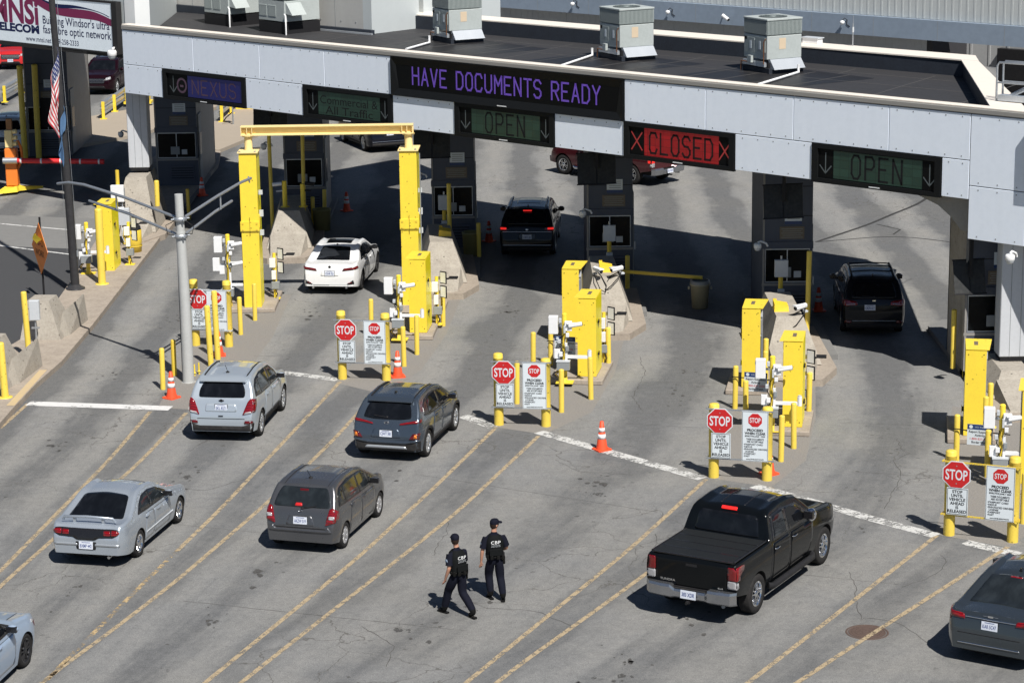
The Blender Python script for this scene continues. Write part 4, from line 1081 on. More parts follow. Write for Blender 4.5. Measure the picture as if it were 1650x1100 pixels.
B = [
 (0, -8.26, 70.94, 'nearest right of the notice'), (0, -8.02, 72.85, 'before the portal left leg'), (0, -7.75, 76.81, 'right of the portal left leg'),
 (0, -9.0, 74.6, 'left of the portal left leg'),
 (1, -3.11, 66.69, 'nearest right of the notice'), (1, -2.79, 68.09, 'in front of the yellow cabinet foot'), (1, -2.11, 71.72, 'right of the yellow cabinet'),
 (1, -4.25, 70.4, 'left of the camera pole'),
 (2, .11, 62.39, 'just behind the stop sign'), (2, 1.29, 61.44, 'nearest right of the notice'), (2, 2.12, 62.74, 'in front of the front yellow cabinet'), (2, 2.75, 66.21, 'right of the front yellow cabinet'),
 (2, 1.1, 66.6, 'carrying the small blue-topped notice'), (2, .59, 65.76, 'left of the blue-topped notice'),
 (3, 6.58, 56.56, 'front one right of the thick post'), (3, 7.03, 57.69, 'in front of the front yellow cabinet'), (3, 7.78, 60.72, 'right of the front yellow cabinet'),
 (3, 5.92, 61.57, 'left end of the blue-topped notice'), (3, 6.05, 60.0, 'in front of the blue-topped notice'), (3, 6.90, 63.14, 'right of the rear cabinet foot'), (3, 7.05, 64.6, 'at the far back between cabinets'),
 (4, 11.45, 51.38, 'cut by the right edge'), (4, 10.87, 56.4, 'left end of the blue-topped notice'), (4, 11.35, 55.0, 'just right of the blue-topped notice'), (4, 11.9, 58.1, 'front one at the rear cabinet'), (4, 12.28, 59.39, 'rear one at the rear cabinet with a flange'),
]
for k, x, y, s in B:
    bollard(x, y, 'slim bollard of %s stop sign island, %s' % (NM[k], s), flange=(s.endswith('flange')))
bollard(-9.73, 64.45, 'bright yellow bollard left of the grey lamp pole foot, behind a cone')
bollard(-9.62, 66.0, 'dull olive yellow bollard just left of the grey lamp pole', 1.05, m=YEL2)
bollard(-8.70, 67.02, 'leaning yellow bollard with a joint, in front of the small stop notice', 1.80, .085, tilt=-1.5)
bollard(-8.60, 67.85, 'tall yellow bollard standing between the stop sign and its notice', 2.05, .085, tilt=-.8)
bollard(-13.61, 77.87, 'tall thick yellow bollard before the left kerb cabinet', 2.55, .13, True, .16)
bollard(-14.05, 67.6, 'tall slim yellow bollard beside the left concrete wedge', 2.0, .085, True, .16, -1.5)
bollard(-13.86, 63.2, 'yellow bollard at the lower end of the left kerb', 1.55, .10, True, .16, -1.5)
bollard(-12.95, 86.6, 'yellow bollard on the slope of the left crash block', .95, .09, False, 1.2)
bollard(-12.3, 90.2, 'shaded yellow bollard right of the left grey column', 1.2, .07)
for x, y, l, h in ((3.77, 75.85, 'shaded yellow bollard right of the booth above the lane barrier', 1.15), (8.97, 70.6, 'shaded yellow bollard with black top beside the booth left of the dark grey car', 1.15),
                (12.35, 65.0, 'tall shaded yellow bollard at the foot of the rightmost booth', 1.7), (-1.1, 81.6, 'shaded yellow bollard right of the booth beside the black car', 1.2), (-6.95, 88.2, 'shaded yellow bollard right of the booth behind the portal', 1.3),
                (-7.3, 87.2, 'shaded yellow bollard in front of the booth behind the portal', 1.2), (8.75, 69.0, 'tall thin yellow post before the booth left of the dark grey car', 2.6), (-2.1, 81.0, 'tall thin yellow post before the booth left of the black car', 2.7)):
    bollard(x, y, l, h, .075, z=.15)
bollard(-8.75, 86.6, 'tall thin yellow post seen through the portal, left one', 4.0, .07, z=.15)
bollard(-7.55, 86.3, 'tall thin yellow post seen through the portal, right one', 3.9, .07, z=.15)
for x, y, l in ((-21.35, 104.5, 'tall dim yellow post before the booth under the advertisement, left one'), (-20.8, 104.8, 'tall dim yellow post before the booth under the advertisement, right one')):
    bollard(x, y, l, 4.2, .13, z=.1)
# small stakes
for x, y, l in ((-9.03, 65.9, 'tiny yellow stake right of the lamp pole, left one'), (-8.93, 66.1, 'tiny yellow stake right of the lamp pole, right one')):
    o = MB(); o.cyl((0, 0, 0), (0, 0, .34), .022, YEL, 8); o.lathe([(.02, .08), (.05, .08), (.05, .1), (.02, .1)], YEL, 8); o = o.build('marker_stake'); o.location = (x, y, 0); setp(o, l, 'stake', 'tiny yellow stakes')

# ------------------------------------------------------------------ stop sign stands
def octagon(r): return [(r * math.cos(R(22.5 + 45 * k)), r * math.sin(R(22.5 + 45 * k))) for k in range(8)]
def sign_stand(x, y, x2, y2, label, hl, hr, bar=STEEL, cap2=True, dz=0.):
    a = math.atan2(y2 - y, x2 - x); W = math.hypot(x2 - x, y2 - y)
    t = thing('stop_sign_stand', label, 'stop sign', (x, y, 0), a, 'stop sign stands at the lane ends')
    for px, h, capd in ((0, hl, True), (W, hr, True)):
        mb = MB(); r = .125
        mb.lathe([(r, 0), (r, h - .135), (r + .004, h - .13), (r + .004, h - .115), (r, h - .11), (r, h - .035), (r * .86, h - .012), (r * .5, h), (0, h)], YELB, 22, T=TR(px, 0, 0)); mb.build('post', t)
    yb = -.15
    for z in (1.72 + dz, .50 + dz):
        mb = MB(); mb.box((-.17, yb - .02, z), (W + .17, yb + .0, z + .035), bar)
        for k in range(int((W + .3) / .06)): mb.box((-.18 + k * .06, yb - .022, z + .010), (-.165 + k * .06, yb - .0205, z + .022), GREYD)
        mb.tube([(-.02 - .13, yb, z + .02), (-.14, .0, z + .02), (-.06, .125, z + .02), (.06, .125, z + .02), (.14, 0, z + .02), (.13, yb, z + .02)], .012, bar, 6)
        mb.tube([(W - .15, yb, z + .02), (W - .14, .0, z + .02), (W - .06, .125, z + .02), (W + .06, .125, z + .02), (W + .14, 0, z + .02), (W + .15, yb, z + .02)], .012, bar, 6)
        mb.build('crossbar', t)
    # octagon
    zc = 1.46 + dz; xc = .17
    T = Matrix.Translation((xc, yb - .035, zc)) @ UP
    mb = MB(); mb.prism(octagon(.335), .012, SIGNW, T=T, z0=0); mb.prism(octagon(.312), .004, SIGNR, T=T, z0=.0125)
    s = mb.build('stop_sign', t)
    mb = MB(); put_text(mb, 'STOP', .33, SIGNW, T @ Matrix.Translation((0, 0, .0185)), bold=.006, width=.49); 
    for zz in (.2, -.2): mb.box((-.012, zz - .012, .017), (.012, zz + .012, .021), STEEL, T=T)
    mb.build('lettering', s)
    # small plate
    zc = .85 + dz; T = Matrix.Translation((xc + .03, yb - .035, zc)) @ UP
    mb = MB(); mb.box((-.235, -.31, 0), (.235, .31, .008), SIGNW, T=T); 
    for c in ((-.22, -.295, .22, -.285), (-.22, .285, .22, .295), (-.22, -.295, -.21, .295), (.21, -.295, .22, .295)): mb.box((c[0], c[1], .0085), (c[2], c[3], .0105), INK, T=T)
    s = mb.build('small_plate', t)
    mb = MB()
    for k, l in enumerate(('STOP', 'UNTIL', 'VEHICLE', 'AHEAD', 'IS', 'RELEASED')):
        put_text(mb, l, .095, INK, T @ Matrix.Translation((0, .225 - k * .09, .0115)), bold=.002)
    mb.build('lettering', s)
    # notice
    xn = W - .27; zc = 1.12 + dz; T = Matrix.Translation((xn, yb - .035, zc)) @ UP
    mb = MB(); mb.box((-.315, -.62, 0), (.315, .62, .008), SIGNW, T=T)
    for c in ((-.305, -.61, .305, -.602), (-.305, .602, .305, .61), (-.305, -.61, -.297, .61), (.297, -.61, .305, .61)): mb.box((c[0], c[1], .0085), (c[2], c[3], .0105), INK, T=T)
    s = mb.build('notice', t)
    mb = MB(); mb.prism(octagon(.175), .003, SIGNR, T=T @ Matrix.Translation((0, .40, .0)), z0=.0085)
    put_text(mb, 'STOP', .17, SIGNW, T @ Matrix.Translation((0, .40, .0125)), bold=.003, width=.26)
    mb.build('stop_symbol', s)
    mb = MB(); zt = .0115
    def ln(txt, yy, sz, wd=None, xx=0, bold=.0012): put_text(mb, txt, sz, INK, T @ Matrix.Translation((xx, yy, zt)), bold=bold, width=wd)
    ln('PROCEED', .155, .085, .38, bold=.003); ln('WHEN CLEAR', .075, .085, .50, bold=.003)
    ln('EFFECTIVE JUNE 1 2009', .0, .05, .48); ln('THESE DOCUMENTS', -.07, .062, .42); ln('ARE ACCEPTABLE', -.13, .062, .40)
    for k, l in enumerate(('\u2022PASSPORT CARD', '\u2022NEXUS', '\u2022ENHANCED DRIVERS', '  LICENSE', '\u2022PASSPORT', '\u2022FAST')):
        vs, fs = text_mesh(l, .058, .001, align='LEFT'); mb.add(vs, fs, INK, T=T @ Matrix.Translation((-.27, -.20 - k * .058, zt)))
    ln('www.DHS.GOV/WHTI', -.565, .04, .42)
    mb.build('lettering', s)
    return t
sign_stand(-9.46, 69.64, -8.45, 69.43, 'leftmost stop sign and notice, partly hidden by two yellow bollards', 2.02, 2.01, GREYP)
sign_stand(-4.79, 65.35, -3.54, 65.14, 'second stop sign from the left with notice, a cone at its right post', 1.97, 1.93)
sign_stand(-.37, 60.29, .86, 60.1, 'middle stop sign and notice, left of the lone cone on the white line', 1.93, 1.82)
sign_stand(4.82, 55.32, 6.07, 55.01, 'stop sign and notice just behind the black pickup', 1.84, 1.82)
sign_stand(9.65, 50.65, 10.95, 50.11, 'rightmost stop sign and notice, with yellow chain straps, above the dark sedan', 1.96, 1.95, YEL2)

# ------------------------------------------------------------------ cabinets
EQUIP = mat('equipment_grey', (.24, .25, .26), .45, dirt=.3)
def cabinet(x, y, rz, label, side, h=2.25, w=.5, d=1.15, portal=False, z0=.15):
    """sheet-steel channel: yellow front, top and one closed side; the open side shows its fittings"""
    t = thing('detector_cabinet', label, 'yellow cabinet', (x, y, z0), rz, 'tall yellow detector cabinets')
    hw = w / 2; s = side     # side=+1: closed on the right, open on the left
    mb = MB()
    mb.box((-hw, 0, .03), (hw, .02, h - .02), YEL)
    if not portal:
        mb.add([(-hw - (.10 if s > 0 else 0), 0, h), (hw + (.06 if s < 0 else 0), 0, h), (hw + (.14 if s < 0 else 0), d, h), (-hw - (.05 if s > 0 else 0), d, h)] +
               [(-hw - (.10 if s > 0 else 0), 0, h + .02), (hw + (.06 if s < 0 else 0), 0, h + .02), (hw + (.14 if s < 0 else 0), d, h + .02), (-hw - (.05 if s > 0 else 0), d, h + .02)],
               [(3, 2, 1, 0), (4, 5, 6, 7), (0, 1, 5, 4), (1, 2, 6, 5), (2, 3, 7, 6), (3, 0, 4, 7)], YEL)
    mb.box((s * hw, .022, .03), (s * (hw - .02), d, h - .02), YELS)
    mb.box((-hw + .03, d - .02, .03), (hw - .03, d - .001, h - .02), YEL)
    mb.box((-hw, 0, 0), (hw, d, .028), YEL)
    mb.build('casing', t)
    mb = MB()
    mb.box((-s * (hw - .04), .10, .12), (-s * (hw - .30), d - .12, h - .15), EQUIP); mb.box((-s * (hw + .02), .2, h - .75), (-s * (hw - .10), .42, h - .35), EQUIP, bev=.01)
    mb.box((-s * (hw + .03), .34, h - .3), (-s * (hw - .1), .46, h - .1), GREYP); mb.box((-s * (hw + .01), .6, .5), (-s * (hw - .12), .8, 1.3), GREYP)
    mb.tube([(-s * (hw + .01), .52, .1), (-s * (hw + .01), .52, h - .2)], .022, STEEL, 6)
    mb.build('equipment', t)
    for z in (h - .75, .55):
        mb = MB(); mb.box((s * (hw + .002), d * .25, z), (s * (hw + .05), d * .25 + .3, z + .05), BLACK); mb.box((s * (hw + .05), d * .25 + .1, z - .06), (s * (hw + .06), d * .25 + .25, z + .1), YEL)
        mb.build('side_latch', t)
    mb = MB()
    for bx in (-hw + .07, hw - .07):
        for z in (.12, h - .12): mb.cyl((bx, -.008, z), (bx, 0, z), .014, INK, 8)
    if not portal: 
        mb.box((-.05, .45, h + .021), (.05, .85, h + .0235), BRASS)
    mb.box((-hw, .01, -.05), (hw, d, -.001), BLACK)
    mb.build('bolts', t)
    if portal:
        mb = MB(); zc = 2.72
        mb.box((-hw - .03, -.03, zc - .14), (hw + .03, -.004, zc + .14), YEL, bev=.004)
        mb.box((-hw - .03, -.034, zc - .02), (hw + .03, -.030, zc - .005), INK)
        for bx in (-hw + .05, hw - .05):
            for z in (zc - .09, zc + .09): mb.cyl((bx, -.045, z), (bx, -.03, z), .03, YEL2, 8)
        mb.build('splice_plate', t)
    return t
cabinet(-13.78, 80.0, R(-2), 'yellow cabinet on the left kerb, behind the tall thick bollard', 1, 2.3)
cabinet(-2.82, 70.25, R(-6), 'short yellow cabinet in front of the portal right leg', 1, 2.25, .52)
cabinet(2.08, 64.65, R(-10), 'front yellow cabinet of the middle island, closed right side', 1, 2.22, .52)
cabinet(7.16, 59.15, R(-10), 'front yellow cabinet of the fourth island, behind its camera pole', 1, 2.25, .5)
cabinet(12.15, 53.9, R(-12), 'front yellow cabinet cut by the right edge of the picture', 1, 2.25, .5)
cabinet(1.74, 68.75, R(-8), 'rear yellow cabinet of the middle island, fittings on its right side', -1, 2.2)
cabinet(6.5, 63.2, R(-10), 'rear yellow cabinet of the fourth island, behind the blue-topped notice', -1, 2.2)
cabinet(11.62, 58.1, R(-10), 'rear yellow cabinet of the right island, behind the blue-topped notice', -1, 2.22, .52)
# portal over lane two
pf = thing('portal_frame', 'yellow steel portal frame with cream beam spanning the lane of the white car', 'portal frame', (-8.2, 74.1, .12))
def portal_leg(dx, rz):
    h = 4.95; w = .54; d = .95; hw = w / 2
    T = Matrix.Translation((dx, 0, 0)) @ Matrix.Rotation(rz, 4, 'Z')
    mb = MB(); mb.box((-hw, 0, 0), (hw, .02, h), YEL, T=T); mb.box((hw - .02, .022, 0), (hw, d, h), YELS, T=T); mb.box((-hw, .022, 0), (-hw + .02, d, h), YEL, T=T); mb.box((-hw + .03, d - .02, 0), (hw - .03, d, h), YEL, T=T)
    leg = mb.build('leg', pf)
    mb = MB(); zc = 2.62
    mb.box((-hw - .03, -.03, zc - .17), (hw + .03, -.004, zc + .17), YEL, T=T, bev=.004); mb.box((hw + .002, .0, zc - .02), (hw + .04, .2, zc + .35), YEL, T=T)
    mb.box((-hw - .03, -.034, zc - .155), (hw + .03, -.030, zc - .14), INK, T=T); mb.box((-.005, -.034, zc - .3), (.005, -.030, zc + .3), INK, T=T)
    for bx in (-hw + .05, hw - .05):
        for z in (zc - .1, zc + .1): mb.cyl((bx, -.045, z), (bx, -.03, z), .035, YEL2, 8, T=T)
    mb.build('splice_plate', leg)
    mb = MB(); mb.box((-hw - .04, -.05, h), (hw + .06, d + .05, h + .03), CREAM, T=T); 
    for bx in (-hw + .03, hw - .03): mb.cyl((bx, 0, h + .03), (bx, 0, h + .07), .03, STEEL, 8, T=T)
    mb.build('top_plate', pf)
    mb = MB(); mb.cyl((0, d / 2, h + .03), (0, d / 2, h + .46), .125, CREAM, 20, T=T); mb.lathe([(.125, h + .46), (.2, h + .46), (.2, h + .5)], CREAM, 16, T=T @ Matrix.Translation((0, d / 2, 0))); mb.build('stub_post', pf)
    mb = MB(); mb.tube([(-hw - .02, .3, h - .3), (-hw - .02, .3, 1.2)], .025, BLACK, 8, T=T) if dx < 1 else mb.tube([(hw + .08, .2, h - .1), (hw + .08, .2, 1.2)], .022, STEEL, 8, T=T)
    for z, r_ in ((3.6, .09), (2.9, .13), (2.3, .11)):
        mb.box((hw + .02, .2, z), (hw + .14, .2 + r_, z + r_ * 1.5), GREYP, T=T)
    mb.build('conduit', pf)
portal_leg(0, R(0)); portal_leg(5.02, R(-2))
mb = MB(); zb = .0
Tb = Matrix.Translation((0, .45, 4.95 + .50))
mb.box((-.22, -.16, 0), (5.2, .16, .03), CREAM, T=Tb); mb.box((-.22, -.012, .03), (5.2, .012, .26), CREAM, T=Tb); mb.box((-.22, -.16, .26), (5.2, .16, .29), CREAM, T=Tb)
for x in (-.2, -.02, .14, 4.84, 5.0, 5.17): mb.box((x - .01, -.15, .03), (x + .01, -.0125, .26), CREAM, T=Tb)
mb.build('beam', pf)
# concrete pads
mb = MB()
for x0, x1, y0, y1, rz in ((-9.0, -7.5, 73.9, 76.6, 0), (-3.75, -2.2, 69.9, 74.9, -4), (1.2, 2.7, 64.3, 66.6, -10), (6.4, 7.75, 58.8, 61.0, -10), (5.95, 7.15, 62.9, 64.9, -10), (11.1, 12.3, 57.8, 60, -10), (11.7, 12.9, 53.5, 56, -10), (1.2, 2.4, 68.5, 70.4, -8)):
    cx_, cy_ = (x0 + x1) / 2, (y0 + y1) / 2
    mb.box((-(x1 - x0) / 2, -(y1 - y0) / 2, 0), ((x1 - x0) / 2, (y1 - y0) / 2, .14), KERB, T=TR(cx_, cy_, 0, R(rz)), bev=.02)
setp(mb.build('concrete_pads'), kind='structure')

# ------------------------------------------------------------------ camera poles with boxes
def camera_pole(x, y, rz, label, h=1.95, z0=.1, tall=False, sc=1.):
    t = thing('camera_pole', label, 'camera pole', (x, y, z0), rz, 'yellow camera poles with white boxes')
    mb = MB(); mb.cyl((0, 0, 0), (0, 0, h), .07, YEL, 14); mb.lathe([(0, h + .03), (.05, h + .02), (.07, h)], YEL, 14); mb.build('post', t)
    mb = MB(); mb.box((-.24, -.16, 0), (.24, .16, .03), YEL); mb.hexa([(-.06, -.14, .03), (.06, -.14, .03), (.06, .14, .03), (-.06, .14, .03)], [(-.06, -.07, .2), (.06, -.07, .2), (.06, .07, .2), (-.06, .07, .2)], YEL); mb.build('foot', t)
    boxes = [(-.30, h - .55, .26, .50, .14)] + ([(-.38, h - 1.15, .22, .42, .12)] if tall else [])
    for bx, z, w, hh, d in boxes:
        mb = MB(); mb.box((bx - w / 2, -d, z), (bx + w / 2, d * .4, z + hh), WHITE, bev=.012)
        mb.box((bx - w / 2 - .012, -d * .6, z + .08), (bx - w / 2, -d * .2, z + .14), GREYD); mb.box((bx - w / 2 - .012, -d * .6, z + hh - .14), (bx - w / 2, -d * .2, z + hh - .08), GREYD)
        mb.box((bx + w / 2, -.04, z + hh * .4), (-.05, .02, z + hh * .4 + .05), STEEL); mb.build('wall_box', t)
    mb = MB(); mb.box((.02, -.16, h - .45), (.22, -.04, h - .18), WHITE, bev=.01); mb.box((.0, -.2, h - .50), (.05, -.1, h - .3), GREYP); mb.build('relay_box', t)
    for k, (bx, bz, bw, bh, mm) in enumerate(((-.10, h - .22, .07, .12, GREYP), (.10, h - .62, .09, .11, WHITE), (-.13, h - .80, .08, .10, GREYP), (.09, h - 1.02, .08, .14, GREYD), (-.09, .78, .10, .12, WHITE))):
        mb = MB(); mb.box((bx - bw / 2, -.17, bz), (bx + bw / 2, -.07, bz + bh), mm, bev=.006); mb.cyl((bx, -.12, bz - .03), (bx, -.12, bz), .018, STEEL, 6); mb.build('fitting', t)
    # camera on an arm
    for k, z in enumerate([h - .28] + ([h - .9] if tall else [])):
        mb = MB(); T = Matrix.Translation((.30, -.14, z)) @ Matrix.Rotation(R(-78), 4, 'Z')
        mb.cyl((0, -.17, -.02), (0, .2, .03), .062, WHITE, 12, T=T); mb.box((-.06, -.22, .04), (.06, .16, .06), WHITE, T=T)
        mb.box((.02, -.1, z - .03), (.16, -.06, z + .02), WHITE); c = mb.build('camera', t)
        mb = MB(); mb.cyl((0, .2, .03), (0, .215, .032), .045, BLACK, 10, T=T); mb.build('lens', c)
    mb = MB(); mb.box((-.28, -.1, h - 1.25), (-.12, .02, h - .98), WHITE, bev=.008); mb.build('small_box', t)
    mb = MB(); mb.box((.03, -.12, .62), (.09, -.06, 1.15), WHITE); mb.box((.09, -.12, .72), (.72, -.05, .80), WHITE); mb.cyl((.70, -.09, .70), (.70, -.09, .94), .06, WHITE, 12)
    mb.cyl((.70, -.09, .94), (.70, -.09, .97), .045, GREYP, 12); mb.build('lower_arm', t)
    mb = MB(); mb.box((-.20, -.26, .40), (.16, -.04, .64), GREYD, bev=.012); mb.box((-.21, -.27, .64), (.17, -.03, .67), GREYP); mb.build('junction_box', t)
    mb = MB()
    for k in range(3):
        a = .02 * k
        mb.tube([(-.1 - a, -.1, .42), (-.22 - a * 2, -.06, .25), (-.16, .05, .1 + a), (-.04, .1, .2)], .012, (BLACK, YEL2, BLACK)[k], 6)
    mb.tube([(-.05, -.08, h - .6), (-.12, -.1, h - .9), (-.02, -.12, h - 1.05), (-.08, -.1, .66)], .013, BLACK, 6)
    mb.tube([(.1, -.1, h - .5), (.02, -.12, h - .8), (.06, -.1, .9)], .012, GREYP, 6)
    mb.tube([(.03, -.1, h - .4), (-.03, -.13, h - .75), (.04, -.1, h - .95), (-.02, -.12, .7)], .014, YEL2, 6)
    mb.build('cables', t)
    return t
camera_pole(-8.95, 74.3, R(-2), 'yellow pole hung with white boxes and cameras, left of the portal left leg', 2.35, tall=True)
camera_pole(-3.35, 69.6, R(-6), 'yellow pole with white boxes left of the short cabinet under the portal', 1.95)
camera_pole(1.45, 64.2, R(-8), 'yellow pole with white boxes before the middle pair of cabinets', 1.95)
camera_pole(6.62, 59.0, R(-8), 'yellow pole with white boxes on the fourth island, right of the blue-topped notice', 1.95)
camera_pole(11.5, 54.2, R(-10), 'yellow pole with white boxes near the right edge of the picture', 1.9)
camera_pole(-14.35, 79.6, R(0), 'yellow pole with small white boxes left of the left kerb cabinet', 1.75, .16)
# card reader stands to the right of the cabinets
def reader(x, y, rz, label, z0=.1, cam=True):
    t = thing('reader_stand', label, 'reader stand', (x, y, z0), rz, 'reader stands right of the cabinets')
    mb = MB(); mb.cyl((0, 0, 0), (0, 0, 1.5), .055, YEL, 12); mb.box((-.16, -.12, 0), (.16, .12, .03), YEL); mb.build('post', t)
    for z in (1.30, .86):
        mb = MB(); T = Matrix.Translation((.22, -.08, z)) @ Matrix.Rotation(R(-35), 4, 'Z')
        mb.box((-.13, -.02, 0), (.13, .02, .38), BLACK, T=T, bev=.008); mb.box((-.105, -.024, .03), (.105, -.0205, .35), WHITE, T=T); mb.box((-.12, .0, .1), (-.2, .04, .2), STEEL, T=T); mb.build('reader_panel', t)
    mb = MB(); mb.box((-.14, -.16, 1.05), (.05, -.04, 1.35), WHITE, bev=.01); mb.build('wall_box', t); mb = MB(); mb.box((-.08, -.16, .66), (.06, -.05, .95), WHITE, bev=.01); mb.build('wall_box', t)
    mb = MB(); mb.box((-.10, -.14, .34), (.16, .02, .58), GREYD, bev=.012); mb.build('junction_box', t)
    mb = MB(); mb.box((.35, .12, 1.40), (.62, .38, 1.44), BLACK); mb.box((.1, .15, 1.38), (.36, .2, 1.42), BLACK); mb.build('shade', t)
    mb = MB(); mb.tube([(0, -.1, .4), (.1, -.16, .2), (.02, -.1, .06)], .014, BLACK, 6); mb.tube([(-.04, -.1, 1.1), (-.08, -.14, .9), (0, -.1, .6)], .012, BLACK, 6); mb.build('cables', t)
reader(-7.62, 75.5, R(-4), 'reader stand with two white screens right of the portal left leg')
reader(-2.28, 71.5, R(-6), 'reader stand with white screens right of the short cabinet under the portal')
reader(2.62, 66.3, R(-8), 'reader stand with white screens right of the middle front cabinet')
reader(7.62, 60.9, R(-8), 'reader stand with white screens right of the fourth island cabinet')
reader(-13.15, 81.0, R(-4), 'reader stand with white screens right of the left kerb cabinet', .16)
# blue topped notices
def blue_notice(x, y, x2, y2, z, label):
    a = math.atan2(y2 - y, x2 - x); W = math.hypot(x2 - x, y2 - y)
    t = thing('report_notice', label, 'notice', (x, y, z), a, 'blue-topped notices between bollards')
    T = Matrix.Translation((W * .5 + .02, -.10, 0)) @ UP
    mb = MB(); mb.box((-.31, -.24, 0), (.31, .28, .008), SIGNW, T=T); mb.build('plate', t)
    mb = MB(); mb.box((-.31, .15, .0085), (.31, .28, .011), SIGNB, T=T); mb.lathe([(0, 0), (.045, 0)], SIGNW, 16, T=T @ Matrix.Translation((-.22, .215, .0125)))
    put_text(mb, 'U.S. Customs', .05, SIGNW, T @ Matrix.Translation((.05, .215, .0125)), width=.34); mb.build('header', t)
    mb = MB(); put_text(mb, 'Report Suspicious', .08, INK, T @ Matrix.Translation((0, .085, .0095)), width=.54, bold=.002); put_text(mb, 'Activity', .08, INK, T @ Matrix.Translation((0, .0, .0095)), bold=.002)
    put_text(mb, '1-800-537-3220', .08, SIGNR, T @ Matrix.Translation((0, -.085, .0095)), width=.48, bold=.001); put_text(mb, 'Border Watch', .08, INK, T @ Matrix.Translation((0, -.17, .0095)), width=.4, bold=.002)
    mb.build('lettering', t)
    mb = MB(); mb.tube([(-.08, -.09, .12), (W + .2, -.09, .08)], .014, INK, 6); mb.build('rod', t)
blue_notice(5.92, 61.55, 6.98, 61.2, .78, 'blue-topped notice before the rear cabinet of the fourth island')
blue_notice(1.1, 66.58, 1.95, 66.3, .62, 'blue-topped notice on the middle island, half hidden by a white box')
blue_notice(10.87, 56.38, 11.9, 56.0, .72, 'blue-topped notice before the rear cabinet at the right edge')

# ------------------------------------------------------------------ cones
def cone_proto(label, loc, tilt=0):
    t = thing('traffic_cone', label, 'cone', loc, random.random(), 'orange traffic cones')
    mb = MB(); mb.lathe([(.155, .03), (.13, .14), (.045, .74), (.03, .75), (0, .75)], ORANGE, 20); mb.build('body', t)
    mb = MB(); mb.lathe([(.109, .30), (.111, .30), (.094, .42), (.09, .42)], CONEW, 20); mb.build('reflective_band', t)
    mb = MB(); mb.lathe([(.083, .48), (.086, .48), (.072, .58), (.068, .58)], CONEW, 20); mb.build('reflective_band', t)
    mb = MB(); mb.prism([(-.2, -.16), (-.16, -.2), (.16, -.2), (.2, -.16), (.2, .16), (.16, .2), (-.16, .2), (-.2, .16)], .035, ORANGE); mb.build('base', t)
    return t
c0 = cone_proto('lone orange cone on the white stop line right of the middle island', (2.22, 57.8, .001))
for x, y, z, l in ((-9.36, 63.5, 0, 'orange cone left of the grey lamp pole foot'), (-8.62, 68.3, 0, 'orange cone behind the tall bollard at the leftmost stop sign'), (-3.24, 65.5, 0, 'orange cone right of the second stop sign'),
                   (6.17, 55.5, 0, 'orange cone hidden behind the thick post of the fourth stop sign'), (-12.45, 95.5, .0, 'dim cone beside the booth under the blue lane sign'), (-6.35, 91.6, .0, 'dim cone right of the booth behind the portal'),
                   (-.78, 85.1, 0, 'dim cone just left of the black car with lit brake lamps'), (9.62, 73.1, 0, 'dim cone just left of the dark grey car'), (-20.9, 94.9, 0, 'orange cone at the left edge of the picture')):
    c = copy_tree(c0); c.location = (x, y, z); c.rotation_euler.z = random.random(); c['label'] = l

# ------------------------------------------------------------------ trash can and lane arm
t = thing('trash_can', 'beige round trash can at the end of the yellow lane arm', 'trash can', (5.95, 73.7, 0), 0)
CANM = mat('beige_plastic', (.42, .38, .25), .5, dirt=.2)
mb = MB(); mb.lathe([(0, .02), (.25, .02), (.30, .75), (.33, .76), (.33, .80), (.29, .81), (.27, .3), (0, .25)], CANM, 24); mb.build('body', t)
mb = MB(); mb.lathe([(.30, .74), (.32, .80), (.31, .90), (.26, .91)], mat('bin_bag', (.3, .3, .28), .4, dirt=.3), 18); mb.build('liner', t)
mb = MB(); mb.box((.33, -.06, .62), (.38, .06, .7), CANM); mb.build('handle', t); mb = MB(); mb.box((-.38, -.06, .62), (-.33, .06, .7), CANM); mb.build('handle', t)
t = thing('trash_barrel', 'yellow round trash barrel on the left kerb behind the cabinet', 'trash can', (-13.35, 85.2 - 1.9, .16), 0)
mb = MB(); mb.lathe([(0, 0), (.26, 0), (.28, .4), (.28, .78), (.26, .8)], YEL2, 24); mb.lathe([(.285, .2), (.295, .22), (.285, .24)], YEL2, 24); mb.build('body', t)
mb = MB(); mb.lathe([(.27, .8), (.25, .92), (.12, 1.0), (0, 1.0)], BLACK, 20); mb.build('lid', t)
for x, y, l in ((-1.35, 82.0, 'dim olive trash barrel right of the crash block beside the black car'), (-6.95, 86.9, 'dim olive trash barrel right of the crash block behind the white car')):
    o = MB(); o.lathe([(0, 0), (.3, 0), (.33, .75), (.35, .76), (.35, .8), (.3, .8), (.28, .4), (0, .4)], mat('olive_plastic', (.26, .24, .10), .5, dirt=.2), 24); o = o.build('trash_barrel'); o.location = (x, y, .15); setp(o, l, 'trash can', 'dim trash barrels')
t = thing('swing_gate', 'yellow swing arm closing the lane under the red CLOSED sign', 'barrier arm', (3.35, 74.6, 0), 0)
mb = MB(); mb.cyl((0, 0, .15), (0, 0, 1.15), .07, YEL2, 12); mb.build('pivot_post', t)
mb = MB(); mb.box((0, -.05, -.05), (2.75, .05, .05), YEL2, T=Matrix.Translation((.05, 0, 1.05)) @ Matrix.Rotation(R(-16), 4, 'Z') @ Matrix.Rotation(R(2), 4, 'Y')); mb.build('arm', t)
